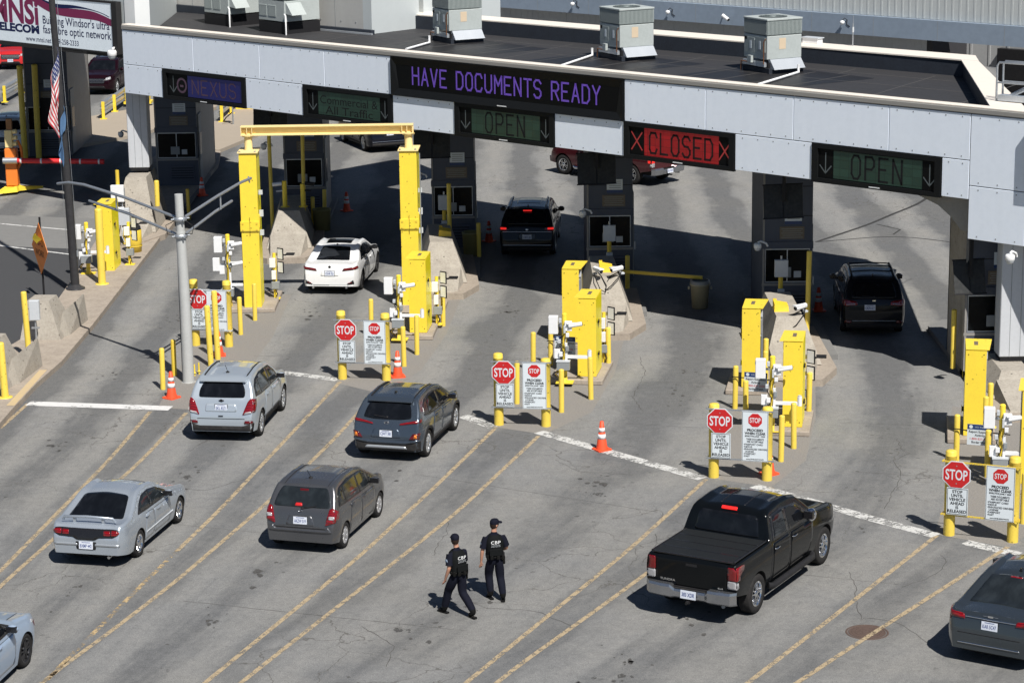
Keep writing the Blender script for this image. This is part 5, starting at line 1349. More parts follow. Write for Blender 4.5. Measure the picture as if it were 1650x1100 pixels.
# ------------------------------------------------------------------ grey lamp pole with bare arms
t = thing('lamp_pole', 'tall weathered grey pole with bare pipe arms spreading left and right', 'pole', (-9.12, 65.25, 0))
mb = MB(); mb.tube([(0, 0, 0), (0, 0, 2.2), (-.03, 0, 4.3)], [.165, .15, .135], LAMPG, 22); mb.tube([(-.03, 0, 4.3), (-.04, 0, 5.35)], [.12, .115], LAMPG, 22); mb.lathe([(.165, 0), (.2, .01), (.2, .0)], LAMPG, 20)
mb.tube([(-.165, 0, .3), (-.15, 0, 4)], .008, BLACK, 5); mb.build('pole', t)
mb = MB()
mb.tube([(-.1, .1, 4.66), (-1.9, 2.2, 4.90), (-3.35, 3.95, 4.98), (-3.9, 4.5, 4.96), (-4.3, 4.9, 4.86)], .042, STEEL, 10)
mb.tube([(-.1, .1, 4.18), (-1.8, 2.2, 4.42), (-3.2, 3.85, 4.52)], .04, STEEL, 10)
mb.cyl((-2.2, 2.6, 4.95), (-2.2, 2.6, 4.48), .025, STEEL, 8); mb.build('arm', t)
mb = MB()
mb.tube([(.05, .12, 4.66), (.75, 2.3, 4.88), (1.25, 4.0, 4.98), (1.45, 4.8, 4.96)], .042, STEEL, 10)
mb.tube([(.05, .12, 4.18), (.65, 2.3, 4.42), (1.0, 3.6, 4.50)], .04, STEEL, 10)
mb.cyl((.8, 2.55, 4.9), (.8, 2.55, 4.45), .025, STEEL, 8); mb.cyl((1.4, 4.6, 5.04), (1.42, 4.7, 4.85), .025, STEEL, 8); mb.build('arm', t)
for z in (4.18, 4.66):
    mb = MB(); mb.lathe([(.16, z - .06), (.19, z - .05), (.19, z + .05), (.16, z + .06)], STEEL, 16, T=TR(-.03, 0, 0))
    for k in range(4): mb.cyl((-.03 + .17 * math.cos(k * 1.57 + .5), .17 * math.sin(k * 1.57 + .5), z), (-.03 + .27 * math.cos(k * 1.57 + .5), .27 * math.sin(k * 1.57 + .5), z), .025, STEEL, 6)
    mb.build('clamp', t)
mb = MB(); mb.tube([(-.2, -.05, 4.6), (-.42, -.1, 4.5), (-.38, -.1, 4.25), (-.15, -.08, 4.2)], .012, BLACK, 6); mb.build('cable', t); mb = MB(); mb.tube([(.15, -.05, 4.6), (.36, -.1, 4.45), (.3, -.1, 4.25), (.1, -.08, 4.25)], .012, BLACK, 6); mb.build('cable', t)
# ------------------------------------------------------------------ flagpole, flags
t = thing('flagpole', 'tall black flagpole standing on the left kerb', 'flagpole', (-14.37, 77.15, .16))
mb = MB(); mb.tube([(0, 0, 0), (-.05, 0, 3), (-.16, 0, 7), (-.27, 0, 11), (-.36, 0, 14)], [.145, .135, .115, .095, .08], POLEB, 20); mb.build('pole', t)
mb = MB(); mb.lathe([(.145, .16), (.2, .1), (.27, .06), (.31, .05), (.32, 0)], POLEB, 24); mb.build('base', t)
mb = MB(); mb.tube([(.16, -.06, 1.2), (.06, -.13, 6), (-.12, -.12, 12)], .008, STEEL, 5); mb.tube([(-.2, -.04, 1.2), (-.28, -.06, 8)], .006, STEEL, 5); mb.box((.12, -.1, 1.1), (.18, -.04, 1.3), STEEL); mb.build('halyard', t)
def flag_mat(name):
    m, nt, b = _new(name)
    uv = _n(nt, "ShaderNodeUVMap"); uv.uv_map = 'flag'; sp = _n(nt, "ShaderNodeSeparateXYZ"); nt.links.new(uv.outputs[0], sp.inputs[0])
    st = _math(nt, 'LESS_THAN', _math(nt, 'FRACT', _math(nt, 'MULTIPLY', sp.outputs[1], 6.5)), .5)
    c = _mixc(nt, st, (.72, .70, .70), (.50, .02, .035))
    can = _math(nt, 'MULTIPLY', _math(nt, 'LESS_THAN', sp.outputs[0], .4), _math(nt, 'LESS_THAN', sp.outputs[1], .54))
    a = _math(nt, 'SUBTRACT', _math(nt, 'FRACT', _math(nt, 'MULTIPLY', sp.outputs[0], 15.)), .5)
    d = _math(nt, 'SUBTRACT', _math(nt, 'FRACT', _math(nt, 'MULTIPLY', sp.outputs[1], 9.2)), .5)
    r = _math(nt, 'ADD', _math(nt, 'MULTIPLY', a, a), _math(nt, 'MULTIPLY', d, d))
    star = _math(nt, 'LESS_THAN', r, .05)
    blue = _mixc(nt, star, (.018, .03, .13), (.72, .72, .74))
    c = _mixc(nt, can, c, blue); nt.links.new(c, b.inputs['Base Color']); b.inputs['Roughness'].default_value = .7
    b.inputs['Sheen Weight'].default_value = .3
    return m
def hanging_cloth(name, mat_, W, H, place, label, parent_loc):
    """a flag hanging limp: its width gathered into folds"""
    nx, nz = 46, 40; vs = []; uvs = []
    for j in range(nz + 1):
        v = j / nz
        for i in range(nx + 1):
            u = i / nx
            vs.append(place(u, v)); uvs.append((u, v))
    fs = [(j * (nx + 1) + i, j * (nx + 1) + i + 1, (j + 1) * (nx + 1) + i + 1, (j + 1) * (nx + 1) + i) for j in range(nz) for i in range(nx)]
    me = bpy.data.meshes.new(name); me.from_pydata(vs, [], fs); me.materials.append(mat_)
    uv = me.uv_layers.new(name='flag')
    for l in me.loops: uv.data[l.index].uv = uvs[l.vertex_index]
    me.polygons.foreach_set('use_smooth', [True] * len(fs))
    o = bpy.data.objects.new(name, me); COL.objects.link(o); o.location = parent_loc
    sm = o.modifiers.new('thickness', 'SOLIDIFY'); sm.thickness = .006
    setp(o, label, 'flag'); return o
def us_place(u, v):
    # v: down the hoist; u: along the fly, drooping down and gathered
    fold = math.sin(u * 15 + v * 2.0) * .09 * (.4 + v) 
    x = .06 - .42 * (.5 - .5 * math.cos(5.2 * u)) * (.55 + .35 * v) + .035 * math.sin(u * 9 + v * 5)
    z = -v * 1.45 - u * 1.75 * (1 - .15 * v) 
    y = -.16 + fold
    return (x, y, z)
hanging_cloth('american_flag', flag_mat('flag_cloth'), 1, 1, us_place, 'limp red, white and blue striped flag with stars hanging from the black flagpole', (-14.53, 77.05, 8.15))
BLUEF = mat('pale_blue_cloth', (.085, .165, .30), .7, dirt=.25, dscale=3, dirtcol=(.10, .2, .36))
def blue_place(u, v):
    return (.02 - .20 * math.sin(u * 2.4) * (.5 + .5 * v) + .05 * math.sin(u * 12 + v * 3), -.16 + .06 * math.sin(u * 16 + v * 2), -v * .8 - u * 1.2)
hanging_cloth('blue_flag', BLUEF, 1, 1, blue_place, 'limp pale blue flag hanging under the striped flag', (-14.40, 77.08, 6.25))

# ------------------------------------------------------------------ left canopy and advertisement board
LC = FT @ Matrix.Translation((0, 1.7, -.06))
t = bpy.data.objects.new('side_canopy', None); COL.objects.link(t); t.matrix_world = LC
setp(t, 'black-edged canopy over the side lanes behind the advertisement board', 'canopy')
BFAS = mat('black_fascia', (.03, .03, .031), .5, dirt=.2)
mb = MB(); mb.box((-60, 0, 6.18), (-31.9, .3, 6.94), BFAS); mb.box((-60, .3, 6.25), (-36.2, 9.5, 6.55), SOFFIT); mb.box((-60, 9.5, 6.0), (-36.4, 9.7, 7.2), BFAS); mb.build('fascia', t)
mb = MB(); mb.box((-60, .3, 7.2), (-43.4, 9.5, 7.3), ROOF); mb.build('roof', t)
mb = MB(); mb.box((-37.9, -.02, 6.32), (-35.6, 0, 6.42), WHITE); mb.build('light_strip', t); mb = MB(); mb.box((-35.3, -.02, 6.30), (-34.6, 0, 6.42), WHITE); mb.build('light_strip', t)
t = bpy.data.objects.new('advertisement_board', None); COL.objects.link(t)
t.matrix_world = FT @ Matrix.Translation((-36.55, .45, 6.52))
setp(t, 'white advertisement board for internet service with dark red swoosh, behind the flagpole', 'billboard')
BW, BH = 4.42, 1.82
ADW = emis('advert_white_glow', (.80, .88, .94), .12); MAR = mat('advert_maroon', (.20, .012, .075), .4, dirt=.05); NAV = mat('advert_navy', (.012, .02, .08), .4, dirt=.05)  # board face is given a faint glow to brighten its white
mb = MB(); mb.box((-BW, 0, -.06), (BW + .1, .22, 0), BFAS); mb.box((-BW, 0, BH), (BW + .1, .22, BH + .07), BFAS); mb.box((BW - .02, -.03, -.06), (BW + .28, .22, BH + .07), BFAS); mb.build('frame', t)
mb = MB(); mb.box((-BW, .02, .0), (BW - .02, .1, BH), ADW); mb.build('face', t)
mb = MB()
def AT(x, z, k=0): return Matrix.Translation((x, .017 - .001 * k, z)) @ UP
def adpx(px, py):  # board coordinates of points read on the board itself (7.08 m wide part visible = 183 units)
    return -2.74 + px / 183.0 * 7.15 * (1 + (px - 183) / 183 * -.06), BH - (py - (-8 + px * .088)) / 70.0 * BH
def swoosh(up, lo, m, k):
    A = [adpx(*p) for p in up]; B_ = [adpx(*p) for p in lo]; n = len(A)
    mb.add([(x, .017 - .001 * k, z) for x, z in A] + [(x, .017 - .001 * k, z) for x, z in B_], [(i, i + 1, n + i + 1, n + i) for i in range(n - 1)], m)
def curve(pts, n=24):
    out = []
    P = [pts[0]] + pts + [pts[-1]]
    for i in range(1, len(P) - 2):
        for s in range(8):
            q = s / 8; a, b_, c, d = P[i - 1], P[i], P[i + 1], P[i + 2]
            out.append(tuple(.5 * ((2 * b_[j]) + (-a[j] + c[j]) * q + (2 * a[j] - 5 * b_[j] + 4 * c[j] - d[j]) * q * q + (-a[j] + 3 * b_[j] - 3 * c[j] + d[j]) * q ** 3) for j in (0, 1)))
    out.append(pts[-1]); return out
swoosh(curve([(60, -3), (80, 6), (100, 13), (130, 16), (150, 19), (165, 24), (181, 31)]), curve([(48, -3), (68, 12), (88, 22), (112, 27), (140, 30), (160, 33), (181, 41)]), MAR, 1)
swoosh(curve([(66, -3), (80, 4), (95, 8), (120, 10), (145, 15), (165, 21), (178, 27)]), curve([(62, -3), (80, 7), (98, 14), (125, 14.5), (147, 17), (165, 22), (178, 28)]), NAV, 2)
mb.build('swoosh', t)
mb = MB()
x0, z0 = adpx(63, 33)
vs, fs = text_mesh('MNSi', 1.32, .045); 
xs_ = [v.x for v in vs]; w_ = max(xs_) - min(xs_)
xr = adpx(64, 30)[0]
for v in vs: v.x = (v.x - max(xs_)) * (2.95 / w_) + xr
for v in vs: v.y *= .98
mb.add(vs, fs, MAR, T=AT(0, 1.22)); mb.build('logo_lettering', t)
mb = MB()
vs, fs = text_mesh('TELECOM', .42, .02); xs_ = [v.x for v in vs]; w_ = max(xs_) - min(xs_)
for v in vs: v.x = (v.x - max(xs_)) * (3.0 / w_) + xr
mb.add(vs, fs, NAV, T=AT(0, .56))
xa = adpx(70, 40)[0]; xb = adpx(178, 55)[0]
vs, fs = text_mesh("Building Windsor's ultra", .44, .004, width=xb - xa - .05); mb.add(vs, fs, NAV, T=AT((xa + xb) / 2, .93))
vs, fs = text_mesh("fast fibre optic network", .44, .004, width=xb - xa + .05); mb.add(vs, fs, NAV, T=AT((xa + xb) / 2 + .03, .56))
xa = adpx(42, 60)[0]; xb = adpx(126, 60)[0]
vs, fs = text_mesh("www.mnsi.net  519-258-2333", .28, .002, width=xb - xa); mb.add(vs, fs, NAV, T=AT((xa + xb) / 2, .19))
mb.build('lettering', t)
# booth under the advertisement
b = booth(-20.4, 105.3, 'large dark booth under the advertisement board, its right side half lit', 1.9, 5.5, 6.0)
mb = MB(); mb.box((-.3, -.04, 1.3), (.2, -.02, 2.6), BLACK); mb.build('wall_screen', b)

# ------------------------------------------------------------------ barrier gate with red arm
t = thing('barrier_gate', 'orange and yellow lane gate with a horizontal red arm at the far left', 'barrier gate', (-20.3, 96.6, .12))
mb = MB(); mb.box((-.24, -.18, .22), (.24, .25, 1.75), LORANGE, bev=.03); mb.tube([(.22, .1, .9), (.42, .1, 1.3), (.40, .1, 1.75), (.26, .1, 2.05)], .06, LORANGE, 8); mb.build('housing', t)
mb = MB(); mb.hexa([(-.62, -.9, 0), (.24, -.35, 0), (.3, .25, 0), (-.3, .25, 0)], [(-.5, -.8, .1), (.2, -.3, .22), (.26, .2, .22), (-.26, .2, .22)], YEL)
mb.hexa([(.2, -.1, 0), (1.15, .45, 0), (1.1, .65, 0), (.2, .25, 0)], [(.2, -.1, .18), (1.1, .45, .08), (1.1, .62, .08), (.2, .22, .18)], YEL); mb.build('base', t)
mb = MB(); mb.box((-.2, -.16, 1.78), (.1, .14, 2.5), CREAM, bev=.02)
for z in (1.92, 2.17, 2.42): mb.cyl((.1, -.02, z), (.28, -.06, z + .02), .09, CREAM, 12)
mb.build('signal_head', t)
mb = MB(); mb.box((-.12, -.1, 2.5), (.1, .1, 2.95), mat('rusty_cap', (.35, .18, .08), .7, dirt=.4)); mb.build('cap', t)
mb = MB(); mb.cyl((-.28, -.3, 1.28), (.30, -.3, 1.28), .13, STEEL, 16); mb.build('arm_clamp', t)
mb = MB(); mb.cyl((.28, -.3, 1.28), (3.85, -.5, 1.22), .105, REDARM, 16); mb.build('arm', t)
mb = MB()
for x in (.42, 1.25, 2.05, 2.85, 3.62): mb.cyl((x, -.3 - .056 * (x - .28), 1.28 - .017 * (x - .28)), (x + .07, -.3 - .056 * (x - .2), 1.28 - .017 * (x - .28)), .112, WHITE, 16)
mb.build('arm_band', t)
# concrete wedges with utility box
def wedge(x, y, rz, label, L=1.5, h=1.12):
    t = thing('concrete_wedge', label, 'barrier', (x, y, .16), rz, 'concrete wedges on the left kerb')
    mb = MB(); mb.hexa([(-.62, -.2, 0), (.62, -.2, 0), (.66, L, 0), (-.62, L, 0)], [(-.45, .2, h), (.22, .2, h), (.24, L * .7, h), (-.42, L * .7, h)], CONC); mb.build('block', t)
    mb = MB(); mb.hexa([(.52, -.1, 0), (.74, .5, 0), (.80, L + 1.0, 0), (.40, L + 1.2, 0)], [(.50, .0, .3), (.54, .5, .7), (.74, L + .9, .85), (.64, L + 1.0, .8)], CONC); mb.build('flank', t)
    return t
wedge(-14.15, 70.1, R(-4), 'weathered concrete wedge with a grey utility box before it')
wedge(-14.55, 64.3, R(-6), 'concrete wedge cut by the left edge, behind the lower bollard', 1.5, 1.3)
t = thing('utility_box', 'small grey-blue utility box on a thin post before the concrete wedge', 'utility box', (-14.2, 69.5, .16))
mb = MB(); mb.cyl((0, 0, 0), (0, 0, .8), .03, STEEL, 8); mb.box((-.12, -.03, .45), (.12, .03, .5), STEEL); mb.build('post', t)
mb = MB(); mb.box((-.15, -.1, .72), (.15, .08, 1.32), GREYP, bev=.015); mb.build('cabinet', t)
# orange work sign seen from its edge
t = thing('work_sign', 'tattered orange diamond road work sign seen nearly edge-on before the flagpole', 'road sign', (-15.25, 76.2, 0), R(-62))
OS = mat('orange_sign_worn', (.90, .26, .045), .5, dirt=.35, dscale=3, dirtcol=(.62, .24, .04))
mb = MB(); mb.cyl((0, .02, 0), (0, .02, 2.75), .035, BLACK, 8); mb.build('post', t)
mb = MB(); mb.prism([(0, -.85), (.85, 0), (0, .85), (-.85, 0)], .012, OS, T=Matrix.Translation((0, -.02, 1.72)) @ UP); p = mb.build('panel', t)
mb = MB(); put_text(mb, 'ROAD', .3, INK, Matrix.Translation((0, -.036, 1.92)) @ UP); put_text(mb, 'WORK', .3, INK, Matrix.Translation((0, -.036, 1.58)) @ UP); mb.build('lettering', p)
mb = MB(); mb.add([(-.1, -.1, 2.2), (.3, -.28, 2.3), (.5, -.1, 2.12), (.25, -.2, 1.95), (.05, -.12, 1.9), (.15, -.3, 2.1)], [(0, 1, 5), (1, 2, 5), (2, 3, 5), (3, 4, 5), (4, 0, 5)], YEL); mb.build('torn_tape', t)
# boxes at the foot of the left grey column
for x, y, z, s, l, h in ((-14.45, 89.7, 1.28, .9, 'large white box on a yellow post at the left of the grey column', 1.15), (-13.9, 87.3, 0.9, .8, 'grey box on a yellow post before the left grey column', .72)):
    t = thing('control_box', l, 'control box', (x, y - 2.6, .16), 0, 'control boxes before the left grey column')
    k = 0 if 'white' in l else 1
    mb = MB(); mb.cyl((0, 0, 0), (0, 0, h + (1.15 if k == 0 else .1)), .07, YEL2, 12); mb.build('post', t)
    mb = MB(); mb.box((-.24, -.24, h), (.24, -.06, h + .62), WHITE if k == 0 else GREYP, bev=.015); mb.box((.24, -.2, h + .1), (.27, -.1, h + .5), GREYD); mb.build('cabinet', t)
    if k == 0:
        mb = MB(); mb.box((-.02, -.26, h - .52), (.22, -.1, h - .2), WHITE, bev=.01); mb.box((-.1, -.1, h - .16), (.1, .05, h - .04), GREYD); mb.build('small_box', t)
    mb = MB(); 
    for q in range(6): mb.tube([(-.2 + q * .09, -.12, h), (-.25 + q * .1, -.3, h * .5), (-.15 + q * .1, -.35, .12)], .018, BLACK if q % 2 else STEEL, 6)
    mb.build('cables', t)
# guard rails behind
def guard_rail(pts, label, yellow_box=True):
    t = thing('guard_rail', label, 'guard rail', (pts[0][0], pts[0][1], .15), 0, 'galvanised rails with yellow posts behind the canopy')
    o = Vector((pts[0][0], pts[0][1], 0))
    P = [Vector((x, y, 0)) - o for x, y in pts]
    for p in P:
        mb = MB(); mb.box((p.x - .07, p.y - .07, 0), (p.x + .07, p.y + .07, .85), YEL); mb.box((p.x - .16, p.y - .16, 0), (p.x + .16, p.y + .16, .03), YEL); mb.build('post', t)
    mb = MB()
    for z in (.35, .68): mb.tube([P[0] + Vector((-.15, .1, z))] + [p + Vector((-.15, .1, z)) for p in P[1:]] + [P[-1] + Vector((-.1, 1.5, z))], .11, STEEL, 10)
    mb.build('rail', t)
    return t
guard_rail([(-19.87, 116.67), (-19.73, 119.25), (-19.6, 122.4)], 'galvanised guard rail on yellow posts beside the dark red car')
guard_rail([(-13.9, 115.2), (-13.75, 118.0), (-13.5, 121.2)], 'galvanised guard rail on yellow posts seen between the booth and the portal')
guard_rail([(-26.06, 123.3), (-25.9, 126.89), (-25.8, 131)], 'galvanised guard rail on yellow posts below the red car')
for x, y, l in ((-19.0, 122.2, 'yellow crash cushion block beside the left grey column top'), (-13.0, 119.8, 'yellow crash cushion block behind the portal beam left end'), (-26.9, 121.0, 'yellow crash cushion block at the far left below the red car')):
    t = thing('crash_cushion', l, 'crash cushion', (x, y, .15), 0, 'yellow crash cushion blocks')
    mb = MB(); mb.box((-.7, -.3, 0), (.7, .5, .12), YEL); mb.box((-.65, -.2, .12), (.6, .4, .85), YEL, bev=.04); mb.build('block', t)
    mb = MB()
    for k in range(3): mb.box((-.5 + k * .4, -.215, .2), (-.38 + k * .4, -.2, .75), LORANGE)
    mb.build('slots', t)
t = thing('utility_box', 'grey utility box on a stand behind the portal beam left end', 'utility box', (-13.26, 114.3, .15))
mb = MB(); mb.box((-.16, -.1, 1.0), (.18, .1, 1.55), GREYP, bev=.01); mb.build('cabinet', t)
mb = MB(); mb.cyl((0, 0, 0), (0, 0, 1.0), .04, STEEL, 8); mb.tube([(0, 0, .6), (-.35, .1, .3), (-.5, .1, .1)], .03, BLACK, 6); mb.build('post', t)
bollard(-27.4, 118.5, 'very tall yellow post at the left edge beside the red car', 4.4, .14)
bollard(-26.4, 119.5, 'tall yellow bollard near the left edge below the red car', 1.6, .13)
# ------------------------------------------------------------------ vehicles
def interp(pts, x):
    if x <= pts[0][0]: return pts[0][1]
    for a, b in zip(pts, pts[1:]):
        if x <= b[0]:
            if b[0] - a[0] < 1e-9: return b[1]
            return a[1] + (b[1] - a[1]) * (x - a[0]) / (b[0] - a[0])
    return pts[-1][1]
def smooth_interp(pts, x, w=.05):
    s = 0; W = 0
    for k in range(-4, 5):
        q = 1 - abs(k) / 5; s += q * interp(pts, x + k * w / 4); W += q
    return s / W
def body_width(S, x, z):
    """half width of the body at station x, height z"""
    W = S['W'] / 2
    xr, xf = -S['ro'], S['wb'] + S['fo']
    t = (x - xr) / .42
    if t < 1: W *= 1 - S.get('kr', .13) * (1 - max(0, t)) ** 2.2
    t = (xf - x) / .75
    if t < 1: W *= 1 - S.get('kf', .24) * (1 - max(0, t)) ** 2.2
    zb = interp(S['belt'], x)
    if z > zb: return W - .03 - (z - zb) * S['tb'] - (z - zb) ** 2 * .10
    zm = S['sill'] + (zb - S['sill']) * .62
    if z > zm: q = (z - zm) / max(.01, zb - zm); return W - .03 * q * q
    q = (zm - z) / max(.01, zm - S['sill']); return W - .055 * q * q
def make_body(S):
    xr, xf = -S['ro'], S['wb'] + S['fo']
    xs = set()
    x = xr
    while x < xf: xs.add(round(x, 4)); x += .045
    for q in (0, .012, .025, .04, .055, .07, .085, .1, .12, .14, .16, .2, .24): xs.add(round(xr + q, 4)); xs.add(round(xf - q, 4))
    for a in (0, S['wb']):
        ra = S['R'] + S.get('gap', .055)
        for k in range(19): xs.add(round(a + ra * math.cos(math.pi * k / 18), 4))
        xs.add(round(a + ra + .004, 4)); xs.add(round(a - ra - .004, 4))
    xs = sorted(q for q in xs if xr <= q <= xf)
    rings = []
    nt_, nc, ng, nb = 7, 6, 7, 11
    for x in xs:
        zt = smooth_interp(S['top'], x, S.get('sm', .05)); zb0 = interp(S['under'], x)
        zs = zb0
        for a in (0, S['wb']):
            ra = S['R'] + S.get('gap', .055)
            if abs(x - a) <= ra: zs = max(zs, S['R'] + math.sqrt(max(0, ra * ra - (x - a) ** 2)) - .01)
        belt = interp(S['belt'], x)
        r = S.get('rc', .09) if zt > belt + .12 else S.get('rh', .07)
        r = min(r, (zt - zs) * .45)
        crown = S.get('crown', .045) if zt > belt + .1 else .03
        half = []
        wt = body_width(S, x, zt - r) - r
        for k in range(nt_):
            q = k / nt_; half.append((wt * q, zt + crown * (1 - q * q) - crown))
        # rounded shoulder
        for k in range(nc):
            a = (k / (nc - 1)) * math.pi / 2
            zz = zt - crown * 0 - r + r * math.cos(a)
            half.append((wt + (body_width(S, x, zt - r) - wt) * math.sin(a), zz - crown * (1 - k / (nc - 1)) * 0))
        z1 = zt - r
        zg = max(zs + .01, min(z1, belt))
        for k in range(1, ng + 1):
            z = z1 + (zg - z1) * k / ng; half.append((body_width(S, x, z), z))
        for k in range(1, nb + 1):
            z = zg + (zs - zg) * k / nb; half.append((body_width(S, x, z), z))
        wsill = half[-1][0]
        half += [(wsill * .97, zs - .0), (wsill * .7, zs), (wsill * .35, zs), (0, zs)]
        rings.append((x, half))
    n = len(rings[0][1])
    vs = []; fs = []; under = []
    for x, h in rings:
        vs += [(x, -y, z) for y, z in h] + [(x, y, z) for y, z in h[-2:0:-1]]
    m = 2 * n - 2
    for i in range(len(rings) - 1):
        for k in range(m):
            k2 = (k + 1) % m
            fs.append((i * m + k, i * m + k2, (i + 1) * m + k2, (i + 1) * m + k))
            kk_ = min(k, m - 1 - k)
            under.append(kk_ >= n - 5)
    fs.append(tuple(range(m - 1, -1, -1))); under.append(False)
    fs.append(tuple((len(rings) - 1) * m + k for k in range(m))); under.append(False)
    me = bpy.data.meshes.new('body'); me.from_pydata(vs, [], fs)
    me.materials.append(S['paint']); me.materials.append(RUBBER)
    me.polygons.foreach_set('material_index', [1 if u else 0 for u in under])
    me.polygons.foreach_set('use_smooth', [True] * len(fs))
    bm = bmesh.new(); bm.from_mesh(me); bmesh.ops.remove_doubles(bm, verts=bm.verts, dist=.0006); bmesh.ops.recalc_face_normals(bm, faces=bm.faces)
    bmesh.ops.dissolve_degenerate(bm, dist=.0004, edges=bm.edges)
    for e in bm.edges:
        if len(e.link_faces) == 2 and e.calc_face_angle(0) > R(42): e.smooth = False
    bvh = BVHTree.FromBMesh(bm)
    bm.to_mesh(me); bm.free()
    o = bpy.data.objects.new('body', me); COL.objects.link(o)
    return o, bvh
def inside(p, poly):
    x, y = p; c = False; n = len(poly)
    for i in range(n):
        x1, y1 = poly[i]; x2, y2 = poly[(i + 1) % n]
        if (y1 > y) != (y2 > y) and x < (x2 - x1) * (y - y1) / (y2 - y1) + x1: c = not c
    return c
def round_poly(poly, r):
    """cut the corners of a polygon with small arcs"""
    if r <= 0: return poly
    out = []; n = len(poly)
    for i in range(n):
        p0, p1, p2 = Vector(poly[i - 1]), Vector(poly[i]), Vector(poly[(i + 1) % n])
        a = p0 - p1; b = p2 - p1; q = min(r, a.length * .45, b.length * .45)
        A = p1 + a.normalized() * q; B = p1 + b.normalized() * q
        for k in range(5):
            t = k / 4; out.append(tuple((1 - t) ** 2 * A + 2 * t * (1 - t) * p1 + t * t * B))
    return out
def decal(bvh, name, poly, axis, m, off=.004, parent=None, sgn=1, rnd=.03, step=.055, rim=.012, mb=None):
    """a panel lying on the bodywork: outline given in side (x,z), rear/front (y,z) or top (x,y) view"""
    poly = round_poly(poly, rnd)
    P = []
    n = len(poly)
    for i in range(n):
        a, b = Vector(poly[i]), Vector(poly[(i + 1) % n]); k = max(1, int((b - a).length / step))
        for j in range(k): P.append(a.lerp(b, j / k))
    nb = len(P); bd = [tuple(p) for p in P]
    x0 = min(p.x for p in P); x1 = max(p.x for p in P); y0 = min(p.y for p in P); y1 = max(p.y for p in P)
    x = x0 + step / 2
    while x < x1:
        y = y0 + step / 2
        while y < y1:
            if inside((x, y), bd):
                d = min((Vector((x, y)) - p).length for p in P)
                if d > step * .45: P.append(Vector((x + random.uniform(-.001, .001), y)))
            y += step
        x += step
    vo, eo, fo, ov, oe, of = geometry.delaunay_2d_cdt(P, [], [list(range(nb))], 1, 1e-5)
    vs = []; ins = []
    for p in vo:
        if axis == 'side': o = Vector((p.x, -3 * sgn, p.y)); d = Vector((0, sgn, 0))       # sgn=+1: right side (y<0)
        elif axis == 'rear': o = Vector((-6, p.x, p.y)); d = Vector((1, 0, 0))
        elif axis == 'front': o = Vector((9, p.x, p.y)); d = Vector((-1, 0, 0))
        else: o = Vector((p.x, p.y, 5)); d = Vector((0, 0, -1))
        h, nr, idx, dist = bvh.ray_cast(o, d)
        if h is None:
            h, nr, idx, dist = bvh.find_nearest(o + d * (3 - .8 if axis == 'side' else 5.3))
        if nr.dot(d) > 0: nr = -nr
        if nr.dot(d) > -.15: nr = (nr - d * .3).normalized()
        vs.append(h + nr * off); ins.append(h - nr * rim)
    fs = [tuple(f) for f in fo]
    # rim round the outline
    ec = {}
    for f in fs:
        for a, b in zip(f, f[1:] + f[:1]): ec[(a, b)] = 1
    rimf = [(a, b) for (a, b) in ec if (b, a) not in ec]
    N = len(vs); allv = vs + ins
    F = fs + [(b, a, a + N, b + N) for a, b in rimf]
    own = mb is None
    if own: mb = MB()
    mb.add(allv, F, m, smooth=True)
    if own:
        o = mb.build(name, parent)
        return o
def mir(poly): return [(-a, b) for a, b in poly][::-1]
def expand(poly, e):
    cx = sum(p[0] for p in poly) / len(poly); cy = sum(p[1] for p in poly) / len(poly)
    x0 = min(p[0] for p in poly); x1 = max(p[0] for p in poly); y0 = min(p[1] for p in poly); y1 = max(p[1] for p in poly)
    sx = 1 + 2 * e / (x1 - x0); sy = 1 + 2 * e / (y1 - y0)
    return [(cx + (p[0] - cx) * sx, cy + (p[1] - cy) * sy) for p in poly]

def wheel(parent, x, y, S, side):
    """tyre with rim; side=-1 right side of the car"""
    Rr = S['R']; wd = S.get('tw', .21); rr = Rr * S.get('rimf', .70)
    Tw = Matrix.Translation((x, y, Rr)) @ Matrix.Rotation(R(90) * (1 if side < 0 else -1), 4, 'X')
    # lathe axis z -> outward
    mb = MB()
    mb.lathe([(rr - .01, -wd / 2), (Rr - .02, -wd / 2), (Rr, -wd / 2 + .03), (Rr, wd / 2 - .03), (Rr - .018, wd / 2), (rr + .02, wd / 2 + .004), (rr, wd / 2 - .008)], RUBBER, 36)
    w_ = mb.build('wheel', parent); w_.matrix_local = Tw
    mb = MB(); m = S.get('rim', ALLOY); n = S.get('spokes', 5)
    zf = wd / 2 - .015
    mb.lathe([(rr, zf + .006), (rr - .018, zf + .010), (rr - .03, zf - .03), (rr - .04, -wd / 2 + .03)], m, 36)
    mb.lathe([(rr - .035, zf - .09), (.0, zf - .09)], BLACK, 24)
    mb.lathe([(.075, zf - .02), (.065, zf + .004), (.03, zf + .010), (0, zf + .010)], m, 18)
    for k in range(n):
        a = 2 * math.pi * k / n + .3
        T = Matrix.Rotation(a, 4, 'Z')
        if S.get('double'):
            for s_ in (-1, 1):
                mb.hexa([(.05, s_ * .012 - .016, zf - .045), (rr - .025, s_ * .05 - .018, zf - .03), (rr - .025, s_ * .05 + .018, zf - .03), (.05, s_ * .012 + .016, zf - .045)],
                        [(.05, s_ * .012 - .013, zf + .0), (rr - .025, s_ * .05 - .013, zf + .004), (rr - .025, s_ * .05 + .013, zf + .004), (.05, s_ * .012 + .013, zf + .0)], m, T=T)
        else:
            mb.hexa([(.05, -.034, zf - .045), (rr - .025, -.040, zf - .03), (rr - .025, .040, zf - .03), (.05, .034, zf - .045)],
                    [(.05, -.026, zf + .0), (rr - .025, -.026, zf + .004), (rr - .025, .026, zf + .004), (.05, .026, zf + .0)], m, T=T)
    r_ = mb.build('rim', w_)
    return w_
